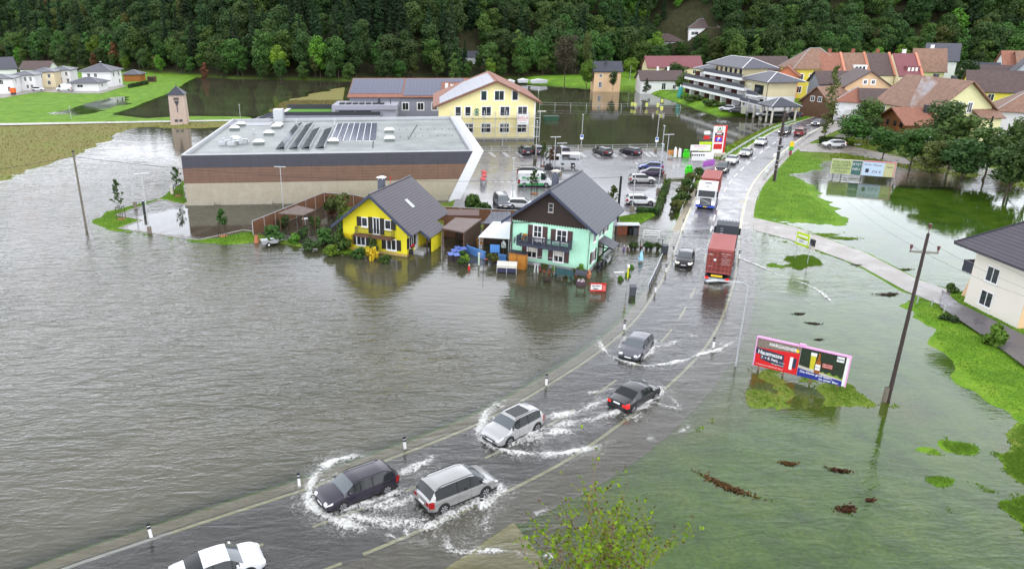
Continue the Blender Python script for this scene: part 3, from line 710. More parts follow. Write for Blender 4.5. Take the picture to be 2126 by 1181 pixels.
    chimney(ro, 2.9, 5.3, h+1.6, h+rh+.75, .62, mat('chimney_slate', (.09, .10, .13), .5, .1), True, m_offwhite)
    mb = MB(); mb.tube([(2.2, -.1, h-.4), (0.05, -.08, h-.7)], .05); mb.tube([(.05, -.08, h-.6), (.05, -.08, .1)], .05, 6); mb.build('downpipe', m_dark, r); mb = MB(); mb.tube([(W-.06, -.08, .1), (W-.06, -.08, h-.6)], .03, 6); mb.build('downpipe', m_dark, r)
    # satellite dish
    mb = MB(); mb.tube([(.55, 0, 2.7), (.55, -.35, 2.75)], .025, 5); mb.add([(.62, -.42+.05, 2.75)]+[(.62-.1, -.42+.38*cos(a), 2.75+.42*sin(a)) for a in np.linspace(0, 2*pi, 15)[:-1]], [(0, 1+i, 1+(i+1) % 14) for i in range(14)]); mb.build('satellite_dish', m_lgrey, r)
    return r, A, rz
mintR, mintA, mintRZ = mint()
def ML(x, y, z=0.):     # mint house frame -> world
    return Vector((mintA.x+x*cos(mintRZ)-y*sin(mintRZ), mintA.y+x*sin(mintRZ)+y*cos(mintRZ), z))
def fatthing(name, label, cat, parts, loc, rz=0., group=None):
    "thing built of named MBs: parts = [(name, MB, material), ...]"
    r = thing(name, label, cat, loc, rz, group)
    for n, mb, m in parts: mb.build(n, m, r)
    return r
# ---- yellow house ----------------------------------------------
def yellow():
    B = Vector((-1.9, 80.4)); rz = radians(-24.5); W = 8.4; A = B-Vector((cos(rz), sin(rz)))*W; D = 9.0; h = 3.55; rh = 3.35
    r = thing('yellow_house', 'bright yellow house with slate violet tiled roof, balcony and black shutters', 'house', (A.x, A.y, 0), rz)
    gable_walls(W, D, h, rh, 'y').build('wall', wallmat('lemon_render', (.80, .70, .035), .07), r)
    rf = gable_roof(W, D, h, rh, 'y', 1.0, 1.0, .2)
    k = rh/(W/2); e = .03
    slab(rf, [(W+1.0, 1.4, h-k*1.0+e), (W+2.2, 1.4, h-k*2.0+e), (W+2.2, 6.0, h-k*2.0+e), (W+1.0, 6.0, h-k*1.0+e)], .2)
    rf.tube([(W/2, -1.0, h+rh+.26), (W/2, D+1.0, h+rh+.26)], .12, 6)
    ro = rf.build('roof', r_yel, r)
    mb = MB(); navy = mat('navy_sheet', (.045, .055, .09), .4, .05)
    for s in (-1, 1):
        x1 = W/2+s*(W/2+1.04)
        mb.prism([(x1, -1.02, h-1.04*k+.25), (W/2, -1.02, h+rh+.25), (W/2, -1.02, h+rh-.12), (x1, -1.02, h-1.04*k-.12)], (0, -.05, 0))
    mb.prism([(W+1.0, 1.38, h-k+.25), (W+2.24, 1.38, h-k*2.03+.25), (W+2.24, 1.38, h-k*2.03-.1), (W+1.0, 1.38, h-k-.1)], (0, -.05, 0))
    mb.build('barge_board', navy, ro)
    mb = MB(); slab(mb, [(6.2, 4.0, h+rh-k*2.0+.26), (6.2, 4.65, h+rh-k*2.0+.26), (7.25, 4.65, h+rh-k*3.05+.26), (7.25, 4.0, h+rh-k*3.05+.26)], .07); mb.build('skylight', m_lgrey, ro)
    chimney(ro, 3.2, 4.0, h+1.9, h+rh+.95, .68, mat('chimney_slate', (.09, .10, .13), .5, .1), True, m_white)
    mb = MB(); mb.tube([(4.1, 4.6, h+rh), (4.1, 4.6, h+rh+1.2)], .03, 5); mb.tube([(3.9, 4.6, h+rh+1.1), (4.3, 4.6, h+rh+1.1)], .03, 5); mb.build('vent_pipe', m_red, ro)
    sh = mat('black_shutter', (.022, .02, .018), .6, .05)
    for x, w_, z_, h_ in ((2.95, .65, 2.75+.35, .95), (6.0, .65, 3.1, .95)): window(r, 'f', (W, D), x, z_, w_, h_, (1, 1), m_white, .12)
    for x in (2.25, 6.7):
        mb = MB(); mb.box(x-.3, -.08, 3.05, x+.3, -.003, 4.15); mb.build('shutter', sh, r)
    window(r, 'f', (W, D), 4.5, 2.35, .72, 1.85, (2, 1), m_white, .1, sh, name='balcony_door')
    window(r, 'f', (W, D), 2.4, .75, 1.05, 1.1, (2, 1), m_white, .12, sh)
    window(r, 'f', (W, D), 6.4, .65, 1.1, 1.15, (2, 1), m_white, .12, sh)
    window(r, 'r', (W, D), 1.1, .95, .95, 1.15, (2, 1), m_white, .1, sh)
    window(r, 'r', (W, D), 6.4, .95, .95, 1.15, (2, 1), m_white, .1, sh)
    bz = 2.05; mb = MB(); mb.box(2.1, -.95, bz, 6.9, -.01, bz+.12); mb.box(2.05, -1.06, bz-.02, 6.95, -.92, bz+.35); bo = mb.build('balcony', m_wood, r)
    mb = MB()
    for i in range(40): x = 2.15+4.7*i/39; mb.box(x-.012, -.97, bz+.3, x+.012, -.95, bz+1.0)
    mb.box(2.1, -1.0, bz+1.0, 6.9, -.93, bz+1.04)
    for sx in (2.1, 6.86): mb.box(sx, -.96, bz+1.0, sx+.04, -.01, bz+1.04); [mb.box(sx, -.9+i*.12, bz+.2, sx+.02, -.88+i*.12, bz+1.0) for i in range(8)]
    mb.build('railing', m_dark, bo)
    mb = MB(); mb.box(.02, -.03, -.5, W+.02, D, .3); mb.build('plinth', mat('yellow_plinth', (.5, .36, .12), .8, .1), r)
    # porch: wall screen, steps, door
    mb = MB(); mb.box(W+1.75, 2.9, -.3, W+1.9, 5.6, h-k*1.7); mb.build('porch_wall', MATS['lemon_render'], r)
    mb = MB(); mb.box(W+.02, 1.5, -.3, W+1.4, 3.2, .35); mb.box(W+.02, 1.2, -.3, W+1.5, 1.5, .18); mb.build('entrance_step', m_lgrey, r)
    mb = MB(); mb.box(W+.003, 2.0, .35, W+.07, 2.9, 2.35); mb.build('front_door', m_white, r)
    mb = MB(); mb.box(W+1.75, 1.5, -.2, W+1.87, 1.62, h-k*1.7); mb.build('porch_post', m_dwood, r)
    mb = MB(); 
    for i in range(8): mb.box(.1+i*.17, -.09, -.1, .13+i*.17, -.06, 1.9)
    for i in range(11): mb.box(.05, -.12, i*.18, 1.4, -.095, .03+i*.18)
    mb.build('trellis', m_yellow, r)
    return r, A, rz
yelR, yelA, yelRZ = yellow()
def YL(x, y, z=0.): return Vector((yelA.x+x*cos(yelRZ)-y*sin(yelRZ), yelA.y+x*sin(yelRZ)+y*cos(yelRZ), z))
# ---- supermarket -----------------------------------------------
SMA = Vector((-34.8, 105.5)); SMR = radians(2.6)
def SM(x, y, z=0.): return Vector((SMA.x+x*cos(SMR)-y*sin(SMR), SMA.y+x*sin(SMR)+y*cos(SMR), z))
def market():
    r = thing('supermarket', 'large flat roofed supermarket clad in dark, brown and beige bands', 'supermarket', (SMA.x, SMA.y, 0), SMR)
    Wt, Wb, D, H_ = 42.2, 38.6, 37.5, 7.35
    xr = lambda z: Wb+(Wt-Wb)*z/H_
    b1 = mat('beige_stone_cladding', (.38, .34, .26), .8, .1, .8, bands=[(2, .3, .8, .08), (0, 3.7, .75, .008)], fine=.15)
    b2 = mat('brown_board_cladding', (.17, .10, .07), .7, .15, .8, bands=[(2, .42, .62, .1), (0, 3.7, .6, .01)], fine=.12)
    b3 = mat('anthracite_board_cladding', (.055, .055, .07), .6, .12, .8, bands=[(2, .42, .7, .1), (0, 3.7, .6, .01)], fine=.12)
    inner = MB(); inner.prism([(0.02, .02, -.6), (Wb-.1, .02, -.6), (xr(6.85)-.1, .02, 6.85), (.02, .02, 6.85)], (0, D-.04, 0)); inner.build('wall', mat('market_wall', (.3, .29, .26), .8, .08), r)
    def band(nm, z0, z1, m, y=-.03):
        mb = MB(); mb.prism([(-.03, y, z0), (xr(z0)-.02, y, z0), (xr(z1)-.02, y, z1), (-.03, y, z1)], (0, .05-y-.05+.02, 0)); mb.box(-.05, -.01, z0, .01, D+.03, z1); mb.build(nm, m, r)
    band('stone_band', .8, 3.2, b1); band('timber_band', 3.2, 5.5, b2); band('dark_band', 5.5, 7.3, b3, -.06)
    mb = MB(); mb.box(-.01, -.012, -.6, Wb, .01, .8); mb.box(4.9, -.3, -.5, 12.5, -.1, .42); mb.box(-.3, -.3, -.5, 4.0, -.1, .42); mb.box(14, -.3, -.5, 24, -.1, .42); mb.build('plinth', mat('concrete_plinth', (.36, .33, .26), .8, .12, 1.5), r)
    # slanting east facade frame
    mb = MB(); mb.prism([(xr(-.6), -.35, -.6), (xr(-.6)+1.7, -.35, -.6), (xr(H_)+1.5, -.35, H_), (xr(H_)-.05, -.35, H_)], (0, D+.4, 0))
    mb.build('east_facade', mat('white_metal_panel', (.72, .73, .77), .35, .05, 1, bands=[(2, 1.2, .75, .02)]), r)
    # roof deck and parapet
    mb = MB(); mb.box(.3, .3, 6.86, xr(6.85)-.3, D-.3, 6.92); ro = mb.build('roof', mat('wet_roof_membrane', (.17, .19, .18), .42, .55, .18, fine=.12, spec=.5), r)
    mb = MB(); t = .35
    mb.box(-.06, -.07, 7.3, Wt-.05, t, 7.42); mb.box(-.06, D-t, 7.3, Wt, D+.07, 7.42); mb.box(-.06, t, 7.3, t, D-t, 7.42); mb.box(Wt-t, t, 7.3, Wt, D-t, 7.42)
    mb.box(t, t, 6.8, t+.03, D-t, 7.3); mb.box(t, D-t-.03, 6.8, Wt-t, D-t, 7.3); mb.box(Wt-t-.03, t, 6.8, Wt-t, D-t, 7.3); mb.box(t, t, 6.8, Wt-t, t+.03, 7.3)
    mb.build('parapet', mat('grey_coping', (.42, .43, .45), .45, .1, 1), r)
    # rooflights
    cur = mat('rooflight_kerb', (.16, .18, .17), .7, .1)
    spots = [(2.6, 32), (2.4, 27), (4.8, 15), (9.7, 30.5), (9.6, 28.4), (9.4, 20.8), (9.2, 11.4), (30.0, 22), (30.0, 13), (21.0, 11.5)]
    for x, y in spots:
        a = MB(); a.box(x-.8, y-.65, 6.93, x+.8, y+.65, 7.3); o = a.build('rooflight', cur, r)
        c = MB(); z = 7.3; c.add([(x-.88, y-.72, z), (x+.88, y-.72, z), (x+.88, y+.72, z), (x-.88, y+.72, z), (x-.45, y, z+.4), (x+.45, y, z+.4)], [(0, 1, 5, 4), (1, 2, 5), (2, 3, 4, 5), (3, 0, 4), (0, 3, 2, 1)]); c.build('dome', m_white, o)
    # long tilted solar rows
    pv = mat('solar_glass', (.07, .075, .10), .12, .1, 1, spec=.8, bands=[(0, 1.0, 2.2, .04), (1, 1.65, 2.2, .025)])
    fr = m_lgrey
    for k, x in enumerate((12.6, 14.6, 16.4, 18.6)):
        y0, y1 = (6, 32) if k < 2 else (6, 25.5)
        a = MB(); slab(a, [(x, y0, 6.98), (x+1.35, y0, 7.35), (x+1.35, y1, 7.35), (x, y1, 6.98)], .05); o = a.build('solar_row', pv, r)
        c = MB(); c.box(x+1.36, y0, 6.93, x+1.42, y1, 7.34); [c.box(x, y0+i*1.66, 6.93, x+1.35, y0+i*1.66+.05, 6.97) for i in range(int((y1-y0)/1.66))]; c.build('solar_frame', fr, o)
    for i in range(7):
        a = MB()
        x = 20.4+i*1.06-0
        for j in range(12): yy = 12.6+j*1.62; a.box(x+.03, yy, 7.03, x+1.0, yy+1.56, 7.08)
        o = a.build('solar_column', mat('solar_blue', (.10, .11, .17), .12, .15, 1, spec=.8), r)
        c = MB(); c.box(x-.04, 12.4, 6.95, x+.04, 32.2, 7.12); c.box(x, 12.4, 6.93, x+1, 12.5, 7.02); c.build('solar_frame', m_white, o)
    # vents, pipes
    for k, (x, y) in enumerate([(6.6, 22), (3.7, 11.5), (5.2, 11), (6.2, 12.6), (4.5, 13), (20, 30), (12.6, 33.6)]):
        a = MB(); a.tube([(x, y, 6.92), (x, y, 7.7+.2*(k % 3))], .14, 8); a.tube([(x, y, 7.6+.2*(k % 3)), (x, y, 7.75+.2*(k % 3))], .24, 8)
        if k in (1, 2, 3): a.tube([(x, y, 7.5), (x+.9, y+.5, 7.4), (x+1, y+.5, 6.95)], .18, 7); a.box(x-.6, y-1.0, 6.93, x+.4, y-.3, 7.5)
        a.build('roof_vent', m_lgrey, r)
    a = MB()
    for k in range(26): x = 24+(k % 13)*1.25; y = 24 if k < 13 else 16.5; a.box(x+4, y, 6.93, x+4.12, y+.12, 7.02)
    for k in range(30): a.box(27.3, 6+k*.9, 6.93, 27.5, 6.3+k*.9, 6.98)
    for k in range(18): a.box(33+k*.12, 14+k*.9, 6.93, 33.2+k*.12, 14.3+k*.9, 6.98)
    a.build('roof_fixing', m_dark, r)
    a = MB(); a.box(8, 36.2, 6.92, 9.8, 38.5, 9.2); a.box(8.1, 36.15, 7.2, 9.7, 36.2, 8.6, 0); a.build('plant_housing', m_lgrey, r)
    a = MB(); a.box(.35, 31.5, 6.93, 8, 37, 6.99); a.build('roof_mat', m_grey, r)
    # ladder strip on east parapet
    a = MB(); [a.box(Wt+.05, 2+i*1.4, 7.36, Wt+1.2, 3.2+i*1.4, 7.42) for i in range(24)]; a.build('parapet_panel', m_lgrey, r)
    return r
market()
# ---- school / town hall ----------------------------------------
def school():
    A = Vector((3.5, 162.)); W, D, h = 20.9, 26., 7.5; rxx = 12.4; rh = 4.9
    r = thing('school_building', 'pale yellow three storey gabled building with scaffold, round roof solar field', 'building', (A.x, A.y, 0), radians(-1))
    hr = 8.4
    mb = MB(); mb.prism([(0, 0, -.9), (W, 0, -.9), (W, 0, hr-.25), (rxx, 0, h+rh-.1), (0, 0, h-.25)], (0, D, 0)); mb.build('wall', wallmat('pastel_yellow_render', (.80, .71, .36), .03), r)
    mb = MB(); kl = (h+rh-h)/rxx; kr = (h+rh-hr)/(W-rxx)
    slab(mb, [(-1.2, -1.0, h-1.2*kl), (rxx, -1.0, h+rh), (rxx, D+1, h+rh), (-1.2, D+1, h-1.2*kl)], .25)
    slab(mb, [(W+1.2, -1.0, hr-1.2*kr), (W+1.2, D+1, hr-1.2*kr), (rxx, D+1, h+rh), (rxx, -1.0, h+rh)], .25)
    ro = mb.build('roof', r_red, r)
    mb = MB(); z = lambda x: h+kl*x+.3
    slab(mb, [(.2, -.3, z(.2)), (11.8, -.3, z(11.8)), (11.8, 22, z(11.8)), (6, 24, z(6)), (.2, 12, z(.2))], .06)
    mb.build('solar_field', mat('sky_toned_solar_glass', (.42, .42, .47), .3, .1, 1, spec=.5, bands=[(1, 1.0, .85, .06), (2, .62, .85, .08)]), ro)  # reflected sky is put into the pale base colour
    mb = MB(); bm_ = mat('brown_sheet', (.16, .08, .05), .6, .1)
    mb.prism([(-1.25, -1.03, h-1.25*kl+.3), (rxx, -1.03, h+rh+.3), (rxx, -1.03, h+rh-.12), (-1.25, -1.03, h-1.25*kl-.12)], (0, -.06, 0)); mb.prism([(W+1.25, -1.03, hr-1.25*kr+.3), (rxx, -1.03, h+rh+.3), (rxx, -1.03, h+rh-.12), (W+1.25, -1.03, hr-1.25*kr-.12)], (0, -.06, 0)); mb.build('barge_board', bm_, ro)
    for x, w_ in ((9.9, 1.1), (13.2, 1.9), (16.6, 1.1)): window(r, 'f', (W, D), x-.2, 8.55, w_, 1.85, (2 if w_ > 1.5 else 1, 1), m_white, .22, sill=False)
    for x, w_ in ((4.2, 1.1), (6.3, 1.1), (10.3, 1.9), (14.3, 1.9), (18.1, 1.9)): window(r, 'f', (W, D), x, 5.3, w_, 1.8, (2 if w_ > 1.5 else 1, 1), m_white, .22, sill=False)
    for x, w_ in ((2.9, 1.1), (6.5, 1.9), (10.3, 1.9), (14.3, 1.9), (18.1, 1.9)): window(r, 'f', (W, D), x, 1.7, w_, 1.8, (2, 2), m_white, .22, sill=False)
    mb = MB(); mb.box(-.03, -.05, -.8, W+.03, -.01, .35); mb.build('plinth', m_grey, r)
    mb = MB(); mb.box(W-.25, -.03, .35, W+.02, -.005, hr-.3); mb.build('corner_strip', m_white, r)
    t = textmesh('facade_lettering', 'BILDUNGSHAUS GEMEINSAM LERNEN', .62, mat('sage_letters', (.30, .28, .10), .7, 0), r, (12.4, -.03, 4.6))
    mb = MB(); gx, gz = 8.2, 6.0
    for s in (0, 1): mb.tube([(gx+s*.05, -.06, gz-.75), (gx+s*.05, -.06, gz+.75)], .09, 6)
    for zc in (-.36, .38): mb.tube([(gx+.42*cos(a), -.06, gz+zc+.36*sin(a)) for a in np.linspace(-pi/2, pi/2, 8)], .1, 6); mb.tube([(gx-.42*cos(a), -.06, gz+zc+.3*sin(a)) for a in np.linspace(-pi/2, pi/2, 8)], .1, 6)
    mb.build('round_emblem', mat('teal_paint', (.02, .16, .13), .5, 0), r)
    return r
school()
def scaffold():
    r = thing('scaffold', 'thin metal scaffold in front of the pale yellow gabled building', 'scaffold', (3.5, 160.6, 0), radians(-1))
    mb = MB()
    for i in range(9):
        x = 2.6+i*2.4
        for y in (0, .8): mb.tube([(x, y, -.6), (x, y, 6.4)], .04, 4)
    mb.build('standard', m_lgrey, r); mb = MB()
    for z in (.9, 2.9, 4.9): 
        for dz in (0, .5, 1.0): mb.tube([(2.6, 0, z+dz), (21.8, 0, z+dz)], .03, 4)
    for i in range(9): 
        for z in (.9, 2.9, 4.9): mb.tube([(2.6+i*2.4, 0, z), (2.6+i*2.4, .8, z)], .03, 4)
    for i in range(0, 8, 3): mb.tube([(2.6+i*2.4, 0, .9), (5+i*2.4, 0, 2.9)], .03, 4)
    mb.build('rail', m_lgrey, r); mb = MB()
    for z in (.9, 2.9, 4.9): mb.box(2.6, .1, z-.06, 21.8, .75, z)
    mb.box(21.2, .1, 6.2, 23, .8, 6.3); mb.build('deck_board', m_offwhite, r)
    s = thing('company_banner', 'white banner reading SKELA with red letters hung on the scaffold', 'banner', (21.6, 160.45, 3.5), radians(-1))
    b = MB(); b.box(-1.25, -.02, 0, 1.25, .02, 2.2); b.build('cloth', m_white, s)
    textmesh('lettering', 'SKELA', .82, m_red, s, (0, -.04, 1.35)); textmesh('small_lettering', 'GERÜSTBAU', .34, m_red, s, (0, -.04, .85)); textmesh('small_lettering', 'Tel. 07672', .3, m_dark, s, (0, -.04, .35))
scaffold()
# red roofed wing with solar panels, grey annex, terrace
def wing():
    A = Vector((-19.3, 199.)); rz = radians(-4); W, D, h, rh = 32, 20, 5.6, 3.6
    r = thing('school_wing', 'long grey wing with red tiled roof covered by dark solar panels', 'building', (A.x, A.y, 0), rz)
    gable_walls(W, D, h, rh, 'x').build('wall', w_grey, r)
    ro = gable_roof(W, D, h, rh, 'x', .8, .5).build('roof', r_red, r)
    k = rh/(D/2); pv = mat('solar_glass_dark', (.05, .055, .1), .15, .1, 1, spec=.8, bands=[(0, 1.0, 1.9, .05), (2, .58, 1.7, .06)])
    for x0, x1, y0, y1 in ((-.3, 13.8, 1.0, 9.5), (14.2, 24.0, -.2, 9.5), (24, 30, 7.5, 9.5)):
        mb = MB(); slab(mb, [(x0, y0, h+k*y0+.28), (x1, y0, h+k*y0+.28), (x1, y1, h+k*y1+.28), (x0, y1, h+k*y1+.28)], .06); mb.build('solar_panel', pv, ro)
    for x in (14.8, 18.8): window(r, 'f', (W, D), x, 2.2, 1.5, 1.7, (2, 1), m_white, .25, sill=False)
    window(r, 'f', (W, D), 22.5, 2.2, 1.2, 1.7, (2, 1), m_white, .25, sill=False)
    for x, y in ((25.5, 4), (27, 1)): chimney(ro, x, y, h+.5, h+3.1, .8, w_white, True, r_red)
    A2 = G(712, 240, 0); r = thing('grey_annex', 'low flat roofed grey annex with dark glazing beside green terrace', 'building', (-22.3, 190.5, 0), radians(-2.5))
    mb = MB(); mb.box(0, 0, -.5, 15.5, 9, 3.3); mb.build('wall', w_lav, r)
    mb = MB(); mb.box(-.7, -.9, 3.3, 15.9, 9.3, 4.4); ro = mb.build('roof', mat('annex_fascia', (.3, .3, .35), .6, .05), r)
    for i in range(7): c = MB(); c.box(1+i*1.7, 1, 4.41, 2.2+i*1.7, 3, 4.8); c.build('roof_unit', m_dark, ro)
    c = MB(); c.box(10.8, 2, 4.41, 11.4, 2.6, 5.9); c.tube([(14, 2, 4.4), (14, 2, 5.8)], .1); c.build('vent_pipe', m_dark, ro)
    for x0, x1 in ((1, 5), (5.2, 9.2)): c = MB(); c.box(x0, -.03, .3, x1, -.005, 3.0); c.build('glazing', m_glass, r)
    r = thing('roof_terrace', 'single storey block with bright green lawn roof and dark railing', 'building', (-36.5, 186.5, 0), radians(-2))
    mb = MB(); mb.box(0, 0, -.5, 26, 13, 2.4); mb.build('wall', w_grey, r)
    mb = MB(); mb.box(1.2, 1.2, 2.41, 12.5, 12, 2.5); mb.build('lawn', mat('artificial_lawn', (.07, .22, .01), .9, .1, 1), r)
    mb = MB(); mb.box(12.6, 1.2, 2.41, 17, 12, 2.46); mb.build('paving', m_grey, r)
    mb = MB(); mb.box(0, -.03, 2.4, 26, .03, 3.3); mb.box(0, 12.9, 2.4, 15, 13, 3.6); mb.build('railing', m_dark, r)
    mb = MB(); mb.box(0, 0, 2.42, 1.0, 13, 2.6); mb.box(0, .1, 2.42, 26, .8, 2.55); mb.build('coping', m_white, r)
    r = thing('lean_to_roof', 'dark sloping solar roof beside the green lawn roof', 'roof', (-41.0, 182, 0), 0)
    mb = MB(); slab(mb, [(-2.2, 0, 1.0), (4, 0, 2.4), (5.2, 13, 2.9), (-.8, 13, 1.2)], .12); mb.build('roof', r_slate, r)
    mb = MB(); slab(mb, [(0, 2, 1.75), (3.6, 2, 2.5), (4.4, 11, 2.85), (.8, 11, 2.0)], .1); mb.build('solar_panel', pv, r)
    mb = MB(); mb.box(-1.8, .3, -.5, 4, 12, 1.15); mb.build('wall', w_grey, r)
wing()
# ---- brick transformer tower -----------------------------------
def tower():
    r = thing('transformer_tower', 'slim pale brick tower with pointed dark roof beside the white track', 'tower', (-61.4, 188.5, 0.2), radians(8))
    mb = MB(); w0, w1 = 2.0, 1.85
    mb.add([(-w0, -w0, -.6), (w0, -w0, -.6), (w0, w0, -.6), (-w0, w0, -.6), (-w1, -w1, 7.3), (w1, -w1, 7.3), (w1, w1, 7.3), (-w1, w1, 7.3)], [(3, 2, 1, 0), (4, 5, 6, 7), (0, 1, 5, 4), (1, 2, 6, 5), (2, 3, 7, 6), (3, 0, 4, 7)])
    mb.build('shaft', mat('pale_brick', (.46, .36, .30), .85, .08, 1.5, bands=[(2, .3, .9, .15)]), r)
    mb = MB(); mb.box(-2.2, -2.2, -.6, 2.2, 2.2, .15); mb.build('plinth', m_offwhite, r)
    mb = MB(); a = 2.15; mb.add([(-a, -a, 7.3), (a, -a, 7.3), (a, a, 7.3), (-a, a, 7.3), (-a, -a, 7.42), (a, -a, 7.42), (a, a, 7.42), (-a, a, 7.42), (0, 0, 9.4)], [(3, 2, 1, 0), (0, 1, 5, 4), (1, 2, 6, 5), (2, 3, 7, 6), (3, 0, 4, 7), (4, 5, 8), (5, 6, 8), (6, 7, 8), (7, 4, 8)]); mb.tube([(0, 0, 9.3), (0, 0, 9.8)], .08, 5); mb.build('roof', r_anth, r)
    mb = MB()
    for i in range(3): mb.box(-.6+i*.45, -2.02, 6.1, -.3+i*.45, -1.85, 6.7)
    mb.prism([(-.55, -1.95, 5.9), (.6, -1.95, 5.9), (.1, -1.98, 4.6), (.1, -2.05, 3.2), (-.05, -2.05, 3.2), (-.05, -1.98, 4.6)], (0, -.06, 0)); mb.build('cable_outlet', m_dark, r)
    for x in (-.55, .55): mb = MB(); mb.box(x-.4, -2.04, .8, x+.4, -1.9, 1.4); mb.build('window', m_glass, r)
    mb = MB(); mb.tube([(-w0-.15, -1, 4), (-w0-.15, -1, 6.5)], .12, 6); mb.build('insulator', m_dark, r)
tower()
# ---- west housing row ------------------------------------------
def wpad(): return flatpoly('estate_road', [tuple(G(u, v, .75)[:2]) for u, v in ((-200,240),(-20,207),(60,193),(90,190),(150,193),(210,193),(262,178),(250,172),(150,172),(60,176),(-100,200))], .54, m_path)
wpad()
ZL = .55
def hl(lab, u, v, rzd, W, D, h, rh, kind, wall, roof, wins=(), **k):
    A = G(u, v, ZL); return house('white_house' if wall is w_white else 'cream_house', lab, (A.x, A.y), radians(rzd), W, D, h, rh, kind, wall, roof, wins, z=ZL, **k)
hl('white garage bungalow with grey hipped roof in front of the white villa', 148, 189.5, -2, 10.2, 7.5, 2.7, 1.6, 'h', w_white, r_slate, (('f', 3.5, 1.3, 2, .9), ('r', 3, 1.3, .8, .9)), ov=.9)
hl('white two storey villa with grey pyramid roof nearest the green meadow', 174, 181, -2, 11.0, 9.5, 5.6, 2.3, 'h', w_white, r_slate, (('f', 2.6, 3.6), ('f', 5.2, 3.6), ('r', 2.5, 3.6, 1, 1.5), ('r', 7, 3.6, 1, 1.5), ('r', 7, .8, 1, 1.5)), ov=.9, chim=((5.5, 5, 7, 8.6),))
hl('white row house with black roof at the far left edge', -28, 196, 12, 9, 9, 5.0, 1.2, 'h', w_white, r_grey, (('f', 3, 3.2), ('f', 5.5, 3.2, 1, 1.4), ('f', 7.6, .8, .8, 1.5), ('r', 4, 3.2), ('f', 4, .8, 1, 1.4)))
hl('white row house with black roof second from the left edge', 27, 189, 12, 8, 9, 5.2, 1.2, 'h', w_white, r_grey, (('f', 4.8, 3.3, .7, 1.4), ('f', 6.6, 3.3, .7, 1.4), ('f', 5.2, .8, .7, 1.2), ('f', 6.6, .8, .7, 1.2)))
hl('cream row house with black roof between two white row houses', 66, 182, 10, 8.6, 9, 5.4, 1.2, 'h', w_cream, r_grey, (('f', 4, 3.4, .8, 1.4), ('f', 6.8, 3.4, .9, 1.4), ('f', 6.5, .9, 1, 1.4)))
hl('white row house with black roof just left of the villa', 108, 177, 8, 7.5, 9, 5.4, 1.2, 'h', w_white, r_grey, (('f', 3.5, 3.4, .8, 1.4), ('f', 6, 3.4, .8, 1.4), ('f', 3.6, .8, .9, 2), ('f', 6.2, .9, .8, 1.4)))
hl('house with steep pale grey gable roof at the far left behind the row', -14, 158, 40, 10, 10, 3, 4.5, 'x', w_white, r_slate)
hl('dark roofed house with gable and skylight behind the row houses', 44, 158, -4, 13, 9, 3.0, 3.0, 'x', w_white, r_dbr)
a = G(270, 169, ZL); r = house('garden_shed', 'orange wooden shed with grey pyramid roof right of the white villa', (a.x-2.5, a.y), 0, 6.8, 6, 2.5, 1.6, 'h', mat('orange_boards', (.32, .12, .03), .7, .2, 2), r_slate, (), z=ZL, cat='shed')
a = G(316, 170, ZL); fatthing('wood_store', 'small dark open wood store at the end of the hedge', 'shed', [('frame', MB().box(-1.5, -1, 0, 1.5, 1, .2).box(-1.5, -1, 1.8, 1.5, 1, 2.1).box(-1.5, -1, .2, -1.3, 1, 1.8).box(1.3, -1, .2, 1.5, 1, 1.8), m_wood), ('stacked_log', MB().box(-1.3, -.7, .2, 1.3, .9, 1.6), m_dwood)], a)
flatpoly('farm_track', [tuple(G(u, v, .55)[:2]) for u, v in ((-900, 280), (-300, 266), (0, 261), (200, 257), (480, 252), (640, 250), (640, 247), (480, 249), (200, 253.5), (0, 256.5), (-300, 261), (-900, 273))], .6, mat('pale_gravel', (.5, .49, .44), .9, .1, .5, space='World'))
